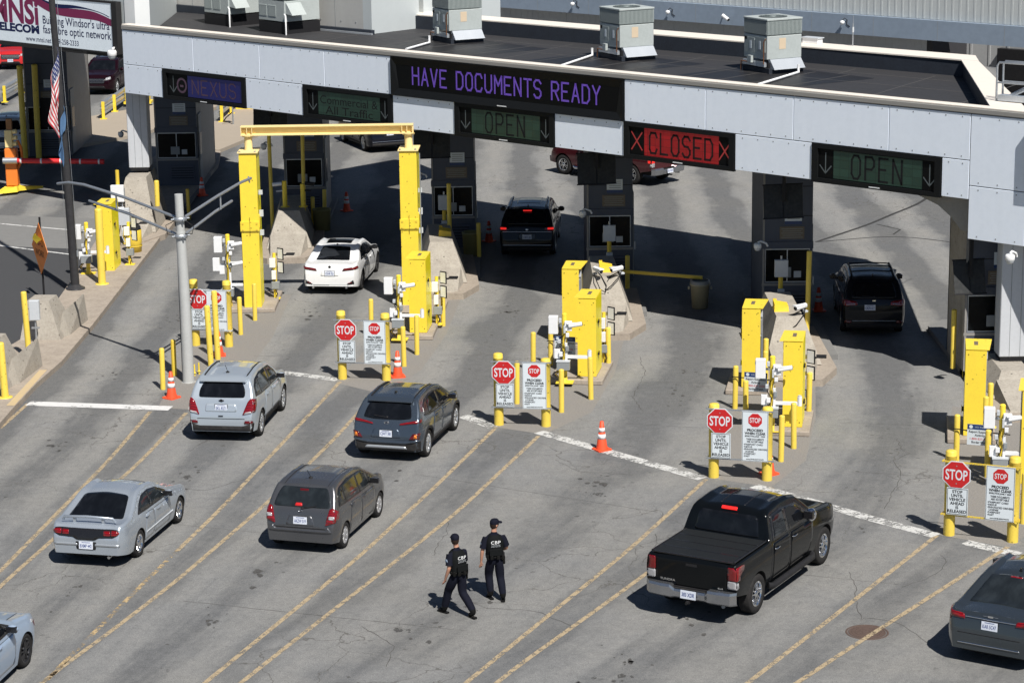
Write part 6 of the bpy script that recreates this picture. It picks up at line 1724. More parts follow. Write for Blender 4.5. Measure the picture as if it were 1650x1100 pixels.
PLATEM = mat('licence_plate_white', (.62, .66, .74), .4, dirt=.05)
PLATEI = mat('licence_plate_ink', (.04, .07, .22), .5)
def plate(root, bvh, z, txt, front=False, yc=0., w=.32, h=.165):
    x = -6 if not front else 9
    hit, nr, i, d = bvh.ray_cast(Vector((x, yc, z)), Vector((1 if not front else -1, 0, 0)))
    if hit is None: return
    s = -1 if not front else 1
    xx = hit.x + s * .012
    T = Matrix.Translation((xx, yc, z)) @ Matrix.Rotation(R(-90) if not front else R(90), 4, 'Z') @ Matrix.Rotation(R(84), 4, 'X')
    mb = MB(); mb.box((-w / 2, -h / 2, -.004), (w / 2, h / 2, .006), PLATEM, T=T, bev=.002); mb.box((-w / 2 - .012, -h / 2 - .01, -.02), (w / 2 + .012, h / 2 + .01, -.0045), BLACK, T=T)
    p = mb.build('licence_plate', root)
    mb = MB(); put_text(mb, txt, .10, PLATEI, T @ Matrix.Translation((0, -.012, .0075)), bold=.002, width=w * .84); mb.box((-w * .3, h * .34, .0065), (w * .3, h * .42, .0075), PLATEI, T=T); mb.build('lettering', p)
CARS = {}
def car(S, label, cat, rear, az, front_axle=None):
    """S: shape table; rear = ground point under the middle of the rear bumper; az = heading in degrees"""
    root = thing(S['kind'], label, cat)
    root['group'] = 'vehicles at the border plaza'
    body, bvh = make_body(S); body.parent = root
    D = lambda name, poly, ax, m, **k: decal(bvh, name, poly, ax, m, **k)
    # dark block filling the underside
    mb = MB(); mb.box((-S['ro'] + .25, -S['W'] / 2 + .30, S['sill'] + .0), (S['wb'] + S['fo'] - .3, S['W'] / 2 - .30, .62), RUBBER)
    for ax in (0, S['wb']): mb.cyl((ax, -S['W'] / 2 + .15, S['R']), (ax, S['W'] / 2 - .15, S['R']), .05, BLACK, 8)
    for (px, py) in S.get('exhaust', []): mb.cyl((px, py, .27), (px - .22, py, .26), .035, CHROME, 12)
    mb.build('underbody', root)
    for sg in (1, -1):
        if S.get('clad'):
            for pl in S['clad']: D('side_cladding', pl, 'side', RUBBER if S.get('cladm') is None else S['cladm'], off=.010, parent=root, sgn=sg, rnd=.02)
        for k, pl in enumerate(S.get('doors', [])):
            # a dark shut line and the door skin lying in it
            D('door_seal', expand(pl, .009), 'side', BLACK, off=.0025, parent=body, sgn=sg, rnd=.07, step=.09, rim=.004)
            d = D('door', pl, 'side', S['paint'], off=.0055, parent=root, sgn=sg, rnd=.07, step=.09, rim=.004)
            hx, hz = S['handles'][k]
            hit, nr, i, ds = bvh.ray_cast(Vector((hx, -3 * sg, hz)), Vector((0, sg, 0)))
            mb = MB(); y = hit.y; s_ = -sg
            mb.tube([(hx - .10, y + s_ * .006, hz), (hx - .08, y + s_ * .035, hz), (hx + .08, y + s_ * .035, hz + .005), (hx + .10, y + s_ * .006, hz + .005)], .013, S.get('handlem', S['paint']), 8)
            mb.build('handle', d)
        if S.get('frame'): D('window_frame', S['frame'], 'side', S.get('framem', BLACKG), off=.007, parent=root, sgn=sg, rnd=.05)
        for pl in S['glass']: D('side_window', pl, 'side', S.get('sglass', GLASS), off=.0095, parent=root, sgn=sg, rnd=.04)
        # mirrors
        mx, mz = S['mirror']; yb = body_width(S, mx, mz)
        s_ = -sg; mb = MB()
        T = Matrix.Translation((mx, s_ * (yb + .13), mz + .05))
        pr_ = []
        for i_ in range(7):
            a = math.pi * i_ / 6
            pr_.append((.105 * math.sin(a) * S.get('ms', 1), -.13 * math.cos(a)))
        vs = []; 
        mb.lathe([(r_ * .75 + .001, z_) for r_, z_ in pr_], S.get('mirrorm', S['paint']), 14, T=T @ Matrix.Rotation(R(90), 4, 'X') @ Matrix.Scale(.9, 4, (0, 0, 1)))
        mb.box((-.015, -.10, -.055), (-.083 * S.get('ms', 1), .10, .055 * S.get('ms', 1)), BLACKG, T=T)
        mb.tube([(mx + .02, s_ * (yb - .03), mz - .02), (mx + .01, s_ * (yb + .10), mz + .02)], .028, BLACK, 8)
        mb.build('wing_mirror', root)
        for ax in (0, S['wb']): wheel(root, ax, s_ * (S['W'] / 2 - S.get('tw', .21) / 2 - .022), S, -1 if sg > 0 else 1)
    for nm, pl, ax, m, kw in S['panels']:
        kw = dict(kw); kw.setdefault('rnd', .03)
        both = kw.pop('both', False)
        if ax == 'side':
            for sg in (1, -1): D(nm, pl, ax, m, parent=root, sgn=sg, **kw)
        else:
            D(nm, pl, ax, m, parent=root, **kw)
            if both: D(nm, mir(pl) if ax != 'top' else [(a, -b) for a, b in pl][::-1], ax, m, parent=root, **kw)
    if S.get('plate'): plate(root, bvh, S['plate'][0], S['plate'][1], yc=S.get('plate_y', 0.))
    if S.get('fplate'): plate(root, bvh, S['fplate'][0], S['fplate'][1], front=True)
    def toproof(x, y=0.):
        h, nr, i, d = bvh.ray_cast(Vector((x, y, 5)), Vector((0, 0, -1))); return h
    if S.get('antenna') is not None:
        h = toproof(S['antenna']); mb = MB()
        if S.get('fin'): mb.hexa([h + Vector(v) for v in ((-.09, -.03, -.005), (-.09, .03, -.005), (.09, .02, -.005), (.09, -.02, -.005))], [h + Vector(v) for v in ((-.09, -.008, .055), (-.09, .008, .055), (-.03, .006, .045), (-.03, -.006, .045))], BLACKG)
        else: mb.lathe([(.05, -.01), (.045, .02), (.02, .035), (0, .04)], BLACK, 14, T=Matrix.Translation(h)); mb.cyl(h + Vector((0, 0, .02)), h + Vector((-.22, 0, .24)), .007, BLACK, 6)
        mb.build('antenna', root)
    if S.get('rails'):
        x0, x1, yy = S['rails']
        for s_ in (-1, 1):
            pts = []
            for k in range(13):
                x = x0 + (x1 - x0) * k / 12; h = toproof(x, s_ * yy); pts.append(h + Vector((0, 0, S.get('railh', .05) if 0 < k < 12 else .0)))
            mb = MB(); mb.tube(pts, .020, S.get('railm', BLACKG), 8); mb.build('roof_rail', root)
            if S.get('crossbars') and s_ == 1:
                for x in S['crossbars']:
                    a = toproof(x, yy) + Vector((0, 0, .05)); b = toproof(x, -yy) + Vector((0, 0, .05))
                    mb = MB(); mb.tube([a, (a + b) / 2 + Vector((0, 0, .03)), b], .018, S.get('railm', BLACKG), 8); mb.build('crossbar', root)
    for f in S.get('extras', []): f(root, bvh, S, D)
    root.scale = (S.get('xs', 1.), 1, 1)
    az_ = R(az)
    root.rotation_euler = (0, 0, az_)
    v = Vector((S['ro'], 0, 0)); v.rotate(root.rotation_euler)
    root.location = Vector((*rear, 0)) + v
    return root

def x_wiper(z, y0, y1, lift=.0):
    def f(root, bvh, S, D):
        a = bvh.ray_cast(Vector((-6, y0, z)), Vector((1, 0, 0)))[0]; b = bvh.ray_cast(Vector((-6, y1, z + lift)), Vector((1, 0, 0)))[0]
        mb = MB(); mb.tube([a + Vector((-.02, 0, 0)), b + Vector((-.025, 0, 0))], .011, BLACK, 6); mb.lathe([(.03, 0), (.0, .03)], BLACK, 10, T=Matrix.Translation(a + Vector((-.01, 0, 0))) @ Matrix.Rotation(R(-90), 4, 'Y')); mb.build('rear_wiper', root)
    return f
def x_badge(z, r, m, kind='disc', y=0., w=None, txt=None, h=.05):
    def f(root, bvh, S, D):
        a = bvh.ray_cast(Vector((-6, y, z)), Vector((1, 0, 0)))[0]
        T = Matrix.Translation(a + Vector((-.012, 0, 0))) @ Matrix.Rotation(R(-90), 4, 'Z') @ Matrix.Rotation(R(84), 4, 'X')
        mb = MB()
        if kind == 'disc': mb.lathe([(r, 0), (r * .9, .008), (0, .01)], m, 20, T=T)
        elif kind == 'ring':
            Ts = T @ Matrix.Scale(.58, 4, (0, 1, 0)); mb.lathe([(r, 0), (r * .93, .012), (r * .78, .012), (r * .72, 0)], m, 24, T=Ts); mb.box((-r * .5, -r * .05, 0), (r * .5, r * .05, .010), m, T=T)
            mb.box((-r * .5, -r * .45, 0), (-r * .36, r * .45, .010), m, T=T); mb.box((r * .36, -r * .45, 0), (r * .5, r * .45, .010), m, T=T)
        elif kind == 'cross': mb.box((-r, -r * .22, 0), (r, r * .22, .012), m, T=T); mb.box((-r * .45, -r * .5, .001), (r * .4, r * .5, .013), m, T=T)
        elif kind == 'bar': mb.box((-w / 2, -h / 2, 0), (w / 2, h / 2, .012), m, T=T)
        elif kind == 'wing': 
            mb.hexa([(-w / 2, -.004, 0), (w / 2, -.004, 0), (w / 2, .006, 0), (-w / 2, .006, 0)], [(-w / 2, -.002, .008), (w / 2, -.002, .008), (w / 2, .004, .008), (-w / 2, .004, .008)], m, T=T); mb.box((-.05, -.018, 0), (.05, .018, .012), m, T=T)
        elif kind == 'txt': put_text(mb, txt, h, m, T @ Matrix.Translation((0, 0, .004)), bold=.002, width=w)
        mb.build('emblem', root)
    return f

# -- silver small SUV
PSILV = paint('silver_paint', (.46, .52, .58), .45, .28)
S1 = dict(xs=.965, kind='parked_car', L=4.26, W=1.80, wb=2.56, ro=.80, fo=.88, R=.345, sill=.24, tb=.30, paint=PSILV, spokes=5, double=True, rimf=.72, tw=.22, kr=.12,
 top=[(-.80, .60), (-.785, .78), (-.74, .84), (-.70, .98), (-.66, 1.10), (-.62, 1.16), (-.40, 1.49), (-.34, 1.555), (-.1, 1.615), (.6, 1.66), (1.2, 1.645), (1.6, 1.575), (2.25, 1.16), (2.6, 1.10), (3.1, 1.0), (3.32, .86), (3.42, .66), (3.44, .5)],
 belt=[(-.8, 1.04), (0, 1.05), (2.3, .98), (3.4, .82)], under=[(-.8, .29), (-.4, .26), (0, .24), (2.7, .24), (3.2, .24), (3.44, .36)],
 clad=[[(.45, .23), (2.08, .23), (2.08, .40), (.45, .40)]],
 doors=[[(.32, .42), (1.18, .42), (1.20, 1.03), (.55, 1.06), (.42, .80)], [(1.24, .42), (2.10, .42), (2.14, .98), (1.26, 1.02)]], handles=[(.66, .96), (1.46, .94)],
 frame=[(-.42, 1.13), (.1, 1.08), (2.12, 1.03), (1.92, 1.28), (1.55, 1.50), (.6, 1.555), (.0, 1.50), (-.30, 1.36)],
 glass=[[(-.30, 1.17), (.12, 1.12), (.12, 1.46), (-.18, 1.38)], [(.18, 1.11), (1.14, 1.08), (1.14, 1.53), (.5, 1.525), (.18, 1.475)], [(1.22, 1.08), (1.98, 1.06), (1.84, 1.27), (1.52, 1.46), (1.22, 1.51)]], sglass=GLASSL,
 mirror=(1.95, 1.08), antenna=.10, rails=(-.1, 1.45, .56), railm=BLACK, railh=.004, plate=(.90, 'EKL 8271'),
 panels=[('rear_window', [(-.60, 1.14), (.60, 1.14), (.60, 1.30), (.50, 1.50), (-.50, 1.50), (-.60, 1.30)], 'rear', GLASS, dict(rnd=.06, off=.008)),
  ('tail_lamp', [(.56, .72), (.87, .80), (.88, 1.06), (.79, 1.14), (.70, 1.06), (.62, .88)], 'rear', TAILR, dict(both=True, off=.02)),
  ('tail_lamp', [(-.72, .84), (-.50, .96), (-.46, 1.06), (-.66, 1.12)], 'side', TAILR, dict(off=.012)),
  ('lamp_lens', [(.60, .735), (.78, .77), (.84, .83), (.64, .79)], 'rear', TAILC, dict(both=True, off=.022, rnd=.01)),
  ('bumper_trim', [(-.80, .28), (.80, .28), (.84, .52), (.56, .44), (-.56, .44), (-.84, .52)], 'rear', RUBBER, dict(off=.012)),
  ('fog_lamp', [(.60, .50), (.82, .50), (.82, .58), (.62, .58)], 'rear', TAILD, dict(both=True, off=.016)),
  ('tailgate_seam', [(-.62, .62), (.62, .62), (.62, .635), (-.62, .635)], 'rear', BLACK, dict(off=.004, rnd=0)),
  ('plate_recess', [(-.42, .80), (.42, .80), (.40, 1.0), (-.40, 1.0)], 'rear', PSILV, dict(off=.004, rnd=.05)),
  ('windshield', [(1.62, -.60), (2.24, -.70), (2.24, .70), (1.62, .60)], 'top', GLASS, dict(off=.008)),
 ], extras=[x_badge(1.075, .065, BLACKG, 'cross'), x_badge(.70, 0, BLACK, 'bar', w=.12, h=.025), lambda r, b, S, D: spoiler(r, b, S)])
def spoiler(root, bvh, S, x0=-.46, z=1.545, w=.60, dx=.16, m=None):
    mb = MB(); m = m or S['paint']
    mb.hexa([(x0, -w, z - .03), (x0 + dx, -w - .03, z + .015), (x0 + dx, w + .03, z + .015), (x0, w, z - .03)], [(x0, -w, z - .005), (x0 + dx, -w - .03, z + .055), (x0 + dx, w + .03, z + .055), (x0, w, z - .005)], m)
    mb.build('spoiler', root)
car(S1, 'silver small SUV with dark roof strips beside the grey lamp pole foot', 'car', (-7.47, 58.95), 82)

# -- blue-grey crossover
PSLATE = paint('slate_blue_grey_paint', (.065, .086, .115), .55, .24)
S2 = dict(S1); S2.update(xs=.95, L=4.17, W=1.82, wb=2.60, ro=.76, fo=.81, R=.34, paint=PSLATE, tb=.34,
 top=[(-.76, .58), (-.745, .74), (-.72, .84), (-.66, .98), (-.62, 1.06), (-.56, 1.12), (-.26, 1.44), (-.20, 1.49), (.1, 1.53), (.7, 1.56), (1.3, 1.53), (1.7, 1.44), (2.35, 1.07), (2.7, 1.02), (3.15, .93), (3.33, .8), (3.41, .62), (3.41, .5)],
 belt=[(-.8, .98), (0, .98), (2.3, .93), (3.4, .78)], under=[(-.76, .29), (-.4, .25), (0, .24), (2.7, .24), (3.2, .24), (3.41, .36)],
 clad=[[(.42, .23), (2.14, .23), (2.14, .36), (.42, .36)]],
 doors=[[(.36, .40), (1.20, .40), (1.22, .96), (.58, 1.0), (.44, .76)], [(1.26, .40), (2.12, .40), (2.16, .92), (1.28, .96)]], handles=[(.70, .90), (1.50, .89)],
 frame=[(-.18, 1.08), (.2, 1.02), (2.14, .97), (1.96, 1.18), (1.6, 1.37), (.7, 1.44), (.2, 1.40), (-.05, 1.30)],
 glass=[[(.20, 1.06), (1.16, 1.02), (1.16, 1.41), (.6, 1.41), (.30, 1.36)], [(1.24, 1.02), (2.0, 1.0), (1.86, 1.18), (1.56, 1.35), (1.24, 1.39)]], sglass=GLASS,
 mirror=(1.98, 1.02), mirrorm=CHROME, antenna=.25, fin=True, rails=(-.05, 1.45, .56), railh=.01, plate=(.72, 'CJWT 381'),
 panels=[('rear_window', [(-.62, 1.08), (-.3, 1.05), (.3, 1.05), (.62, 1.08), (.58, 1.26), (.50, 1.42), (-.50, 1.42), (-.58, 1.26)], 'rear', GLASS, dict(rnd=.05, off=.008)),
  ('tail_lamp', [(.34, .93), (.86, 1.0), (.86, 1.06), (.62, 1.02), (.36, .97)], 'rear', TAILR, dict(both=True, off=.02, rnd=.015)),
  ('bumper_lamp', [(.60, .60), (.84, .60), (.86, .76), (.70, .74)], 'rear', TAILD, dict(both=True, off=.02, rnd=.015)),
  ('indicator', [(.72, .63), (.80, .63), (.80, .73), (.74, .72)], 'rear', TAILA, dict(both=True, off=.028, rnd=.01)),
  ('bumper_trim', [(-.84, .27), (.84, .27), (.86, .56), (.62, .50), (.45, .46), (-.45, .46), (-.62, .50), (-.86, .56)], 'rear', RUBBER, dict(off=.010)),
  ('skid_plate', [(-.55, .35), (.55, .35), (.50, .42), (-.50, .42)], 'rear', STEEL, dict(off=.018)),
  ('bumper_highlight', [(-.84, .55), (-.60, .50), (-.42, .48), (.42, .48), (.60, .50), (.84, .55), (.84, .60), (.58, .56), (.40, .55), (-.40, .55), (-.58, .56), (-.84, .60)], 'rear', PSLATE, dict(off=.03)),
  ('plate_recess', [(-.40, .62), (.40, .62), (.32, .84), (-.32, .84)], 'rear', PSLATE, dict(off=.003, rnd=.05)),
  ('brake_strip', [(-.14, 1.425), (.14, 1.425), (.14, 1.445), (-.14, 1.445)], 'rear', TAILR, dict(off=.02, rnd=0)),
  ('windshield', [(1.75, -.56), (2.34, -.68), (2.34, .68), (1.75, .56)], 'top', GLASS, dict(off=.008)),
  ('arch_trim', [(-.44, .24), (-.44, .40), (-.40, .58), (-.25, .74), (0, .80), (.25, .74), (.40, .58), (.44, .40), (.44, .24), (.39, .24), (.39, .40), (.35, .55), (.22, .69), (0, .745), (-.22, .69), (-.35, .55), (-.39, .40), (-.39, .24)], 'side', RUBBER, dict(off=.012, rnd=0)),
  ('arch_trim', [(2.16, .24), (2.16, .40), (2.20, .58), (2.35, .74), (2.60, .80), (2.85, .74), (3.0, .58), (3.04, .40), (3.04, .24), (2.99, .24), (2.99, .40), (2.95, .55), (2.82, .69), (2.6, .745), (2.38, .69), (2.25, .55), (2.21, .40), (2.21, .24)], 'side', RUBBER, dict(off=.012, rnd=0)),
 ], extras=[x_badge(.985, .075, CHROME, 'ring'), lambda r, b, S, D: spoiler(r, b, S, -.34, 1.46, .56, .16), x_wiper(1.10, 0, .34, .03)])
car(S2, 'dark blue-grey crossover waiting right of the silver small SUV', 'car', (-3.17, 56.98), 75)

# -- grey small hatchback
PGREY = paint('brown_grey_paint', (.085, .088, .096), .5, .26)
HUBC = mat('hubcap_silver', (.5, .5, .51), .35, metal=.6, dirt=.2)
S3 = dict(S1); S3.update(xs=.94, L=4.0, W=1.70, wb=2.45, ro=.66, fo=.87, R=.295, gap=.04, rimf=.66, tw=.18, spokes=7, double=False, rim=HUBC, paint=PGREY, tb=.27, sill=.20, clad=None, rails=None, kr=.10, kf=.30,
 top=[(-.66, .55), (-.645, .70), (-.62, .80), (-.59, .92), (-.56, .98), (-.52, 1.02), (-.26, 1.38), (-.20, 1.45), (.1, 1.50), (.6, 1.525), (1.2, 1.50), (1.6, 1.41), (2.4, 1.03), (2.7, .97), (3.05, .85), (3.22, .70), (3.31, .55), (3.32, .45)],
 belt=[(-.7, .96), (0, .95), (1.5, .90), (3.3, .72)], under=[(-.66, .27), (-.3, .22), (0, .2), (3.0, .2), (3.32, .27)],
 doors=[[(.28, .28), (1.10, .28), (1.12, .88), (.46, .92), (.36, .62)], [(1.15, .28), (2.02, .28), (2.10, .84), (1.17, .88)]], handles=[(.52, .86), (1.34, .84)],
 frame=[(-.30, 1.02), (.1, .99), (2.44, .92), (1.95, 1.18), (1.55, 1.36), (.6, 1.42), (.0, 1.37), (-.2, 1.25)],
 glass=[[(-.20, 1.05), (.12, 1.03), (.12, 1.34), (-.08, 1.30)], [(.18, 1.03), (1.06, .98), (1.06, 1.38), (.5, 1.39), (.18, 1.35)], [(1.13, .98), (1.78, .955), (1.78, 1.24), (1.50, 1.34), (1.13, 1.37)], [(1.84, .955), (2.26, .95), (1.86, 1.18)]], sglass=GLASSL,
 mirror=(1.92, .98), antenna=.15, fin=False, plate=(.75, 'AKZW 519'),
 panels=[('rear_window', [(-.66, 1.02), (.66, 1.02), (.60, 1.25), (.52, 1.40), (-.52, 1.40), (-.60, 1.25)], 'rear', GLASSL, dict(rnd=.07, off=.008)),
  ('tail_lamp', [(.58, .66), (.80, .74), (.82, .92), (.74, 1.04), (.66, 1.0), (.62, .84)], 'rear', TAILR, dict(both=True, off=.02)),
  ('tail_lamp', [(-.60, .72), (-.40, .82), (-.38, .94), (-.52, 1.02)], 'side', TAILR, dict(off=.012)),
  ('lamp_lens', [(.66, .80), (.78, .80), (.78, .87), (.66, .87)], 'rear', TAILC, dict(both=True, off=.028, rnd=.02)),
  ('plate_recess', [(-.34, .64), (.34, .64), (.26, .86), (-.26, .86)], 'rear', PGREY, dict(off=.004, rnd=.05)),
  ('tailgate_seam', [(-.62, .58), (.62, .58), (.62, .60), (-.62, .60)], 'rear', BLACK, dict(off=.004, rnd=0)),
  ('bumper_lip', [(-.74, .52), (-.64, .64), (-.58, .56), (.58, .56), (.64, .64), (.74, .52), (.6, .50), (-.6, .50)], 'rear', PGREY, dict(off=.022)),
  ('red_sticker', [(-.02, 1.04), (.16, 1.04), (.14, 1.10), (.0, 1.10)], 'rear', SIGNR, dict(off=.011, rnd=.02)),
  ('brake_lamp', [(-.10, 1.33), (.10, 1.33), (.10, 1.37), (-.10, 1.37)], 'rear', TAILD, dict(off=.012, rnd=.01)),
  ('windshield', [(1.66, -.52), (2.36, -.64), (2.36, .64), (1.66, .52)], 'top', GLASSL, dict(off=.008)),
  ('roof_molding', [(-.15, .50), (1.5, .50), (1.5, .515), (-.15, .515)], 'top', BLACK, dict(off=.006, rnd=0, both=True)),
 ], extras=[x_badge(.955, .045, CHROME, 'ring'), x_wiper(1.0, -.02, -.34, .06)])
car(S3, 'brown-grey small hatchback with clear-centred tail lamps', 'car', (-4.71, 49.95), 74)

# -- silver coupe-like sedan with wing
PSILV2 = paint('light_silver_paint', (.42, .47, .53), .5, .26)
def x_wing(root, bvh, S, D):
    mb = MB(); T = Matrix.Translation((-.78, 0, 1.02))
    mb.tube([(.02, -.60, -.02), (-.04, -.56, .06), (-.06, 0, .085), (-.04, .56, .06), (.02, .60, -.02)], .032, S['paint'], 8, T=T)
    mb.box((-.04, -.36, -.08), (.03, -.30, .07), S['paint'], T=T); mb.box((-.04, .30, -.08), (.03, .36, .07), S['paint'], T=T); mb.build('rear_wing', root)
S4 = dict(S1); S4.update(xs=.93, L=4.6, W=1.74, wb=2.64, ro=1.04, fo=.94, R=.305, gap=.045, rimf=.68, tw=.19, spokes=5, double=False, rim=CHROME, paint=PSILV2, tb=.36, sill=.20, clad=None, rails=None, antenna=None, kr=.16, kf=.30, sm=.10, crown=.05,
 top=[(-1.04, .54), (-1.03, .70), (-1.0, .84), (-.95, .93), (-.88, .955), (-.40, .99), (-.1, 1.10), (.35, 1.30), (.55, 1.35), (1.0, 1.375), (1.4, 1.33), (2.05, 1.02), (2.4, .93), (3.0, .82), (3.35, .70), (3.55, .56), (3.58, .45)],
 belt=[(-1.04, .86), (-.3, .87), (1.5, .86), (3.5, .66)], under=[(-1.04, .32), (-.6, .24), (0, .2), (3.2, .2), (3.58, .28)],
 doors=[[(.30, .28), (.92, .28), (.94, .82), (.50, .86), (.38, .60)], [(.97, .28), (1.98, .28), (2.02, .80), (.99, .83)]], handles=[(.50, .80), (1.22, .78)],
 frame=[(.02, .93), (.5, .91), (2.16, .87), (1.75, 1.06), (1.42, 1.19), (1.0, 1.25), (.6, 1.235), (.3, 1.12)],
 glass=[[(.16, .97), (.90, .93), (.90, 1.22), (.62, 1.21), (.36, 1.11)], [(.96, .93), (2.0, .90), (1.70, 1.05), (1.38, 1.17), (.96, 1.22)]], sglass=GLASSL,
 mirror=(1.72, .93), plate=(.52, 'BXMP 442'), exhaust=[(-.8, -.5)],
 panels=[('rear_window', [(-.42, -.64), (.36, -.51), (.40, .0), (.36, .51), (-.42, .64), (-.47, .35), (-.47, -.35)], 'top', GLASS, dict(rnd=.09, off=.008)),
  ('lamp_bar', [(-.74, .77), (-.62, .70), (-.30, .69), (-.2, .64), (.2, .64), (.30, .69), (.62, .70), (.74, .77), (.72, .875), (-.72, .875)], 'rear', BLACKG, dict(off=.012, rnd=.03)),
  ('tail_lamp', [(.40, .74), (.55, .74), (.55, .84), (.40, .84)], 'rear', TAILR, dict(both=True, off=.018, rnd=.02)),
  ('tail_lamp', [(.57, .74), (.72, .76), (.76, .81), (.70, .855), (.57, .85)], 'rear', TAILR, dict(both=True, off=.022, rnd=.03)),
  ('bumper_groove', [(-.76, .50), (-.2, .50), (-.2, .56), (-.76, .56)], 'rear', STEEL, dict(off=.006, both=True)),
  ('plate_recess', [(-.22, .42), (.22, .42), (.24, .60), (-.24, .60)], 'rear', BLACK, dict(off=.004)),
  ('windshield', [(1.44, -.50), (2.06, -.66), (2.06, .66), (1.44, .50)], 'top', GLASSL, dict(off=.008)),
  ('side_molding', [(-.3, .40), (-.3, .44), (2.1, .44), (2.1, .40)], 'side', GREYP, dict(off=.012, rnd=.01)),
 ], extras=[x_wing])
S4['panels'] = [p for p in S4['panels'] if not (p[0] == 'side_molding')] + [('side_molding', [(.42, .42), (2.15, .42), (2.15, .46), (.42, .46)], 'side', GREYP, dict(off=.012, rnd=.01))]
car(S4, 'silver sedan with a rear wing and a dark bar between its tail lamps', 'car', (-9.27, 49.12), 77)

# -- white sedan
PWHITE = paint('white_car_paint', (.78, .79, .80), .0, .25)
S5 = dict(S1); S5.update(xs=1., L=4.7, W=1.85, wb=2.85, ro=.98, fo=.87, R=.34, gap=.045, rimf=.74, tw=.22, spokes=5, double=True, rim=mat('dark_alloy', (.08, .08, .085), .3, metal=.8), paint=PWHITE, tb=.36, sill=.18, clad=None, rails=None, kr=.14, kf=.26, sm=.07,
 top=[(-.98, .58), (-.97, .72), (-.95, .90), (-.93, .99), (-.88, 1.01), (-.42, 1.05), (-.2, 1.11), (.35, 1.33), (.6, 1.40), (1.1, 1.44), (1.6, 1.41), (2.35, 1.05), (2.7, .99), (3.2, .90), (3.55, .78), (3.7, .6), (3.72, .5)],
 belt=[(-1, .93), (-.3, .94), (1.5, .93), (3.6, .72)], under=[(-.98, .30), (-.6, .22), (0, .18), (3.3, .18), (3.72, .28)],
 doors=[[(.34, .28), (1.12, .28), (1.14, .89), (.62, .93), (.46, .62)], [(1.17, .28), (2.14, .28), (2.20, .87), (1.19, .89)]], handles=[(.62, .86), (1.42, .84)],
 frame=[(-.05, .99), (.5, .97), (2.34, .94), (1.95, 1.13), (1.6, 1.28), (1.1, 1.34), (.7, 1.32), (.3, 1.20)],
 glass=[[(.08, 1.03), (.5, 1.00), (.5, 1.24), (.35, 1.19)], [(.56, 1.0), (1.10, .99), (1.10, 1.31), (.72, 1.29), (.56, 1.25)], [(1.17, .99), (2.12, .97), (1.88, 1.12), (1.56, 1.25), (1.17, 1.31)]], sglass=GLASS,
 mirror=(1.95, 1.0), mirrorm=BLACKG, antenna=.55, fin=True, plate=(.73, 'CKHR 925'), exhaust=[(-.78, -.55), (-.78, .55)],
 panels=[('rear_window', [(-.36, -.56), (.42, -.46), (.45, .46), (-.36, .56), (-.40, .3), (-.40, -.3)], 'top', GLASS, dict(rnd=.06, off=.008)),
  ('tail_lamp', [(.42, .80), (.90, .86), (.88, .94), (.46, .88)], 'rear', TAILD, dict(both=True, off=.02, rnd=.015)),
  ('tail_lamp_strip', [(.50, .82), (.90, .88), (.88, .91), (.50, .85)], 'rear', TAILR, dict(both=True, off=.026, rnd=.005)),
  ('plate_recess', [(-.30, .64), (.30, .64), (.26, .83), (-.26, .83)], 'rear', PWHITE, dict(off=.004, rnd=.04)),
  ('bumper_vent', [(.56, .36), (.80, .38), (.78, .52)], 'rear', BLACKG, dict(both=True, off=.012, rnd=.02)),
  ('reflector', [(.58, .40), (.72, .42), (.74, .44), (.62, .42)], 'rear', TAILR, dict(both=True, off=.018, rnd=.004)),
  ('bumper_trim', [(-.66, .26), (.66, .26), (.60, .36), (-.60, .36)], 'rear', GREYD, dict(off=.012)),
  ('sunroof', [(.72, -.42), (1.42, -.42), (1.42, .42), (.72, .42)], 'top', GLASS, dict(off=.006)),
  ('windshield', [(1.64, -.54), (2.36, -.68), (2.36, .68), (1.64, .54)], 'top', GLASS, dict(off=.008)),
 ], extras=[x_badge(.935, .045, BLACKG, 'disc')])
car(S5, 'white sedan with sunroof driving through the yellow portal', 'car', (-5.92, 76.35), 83)

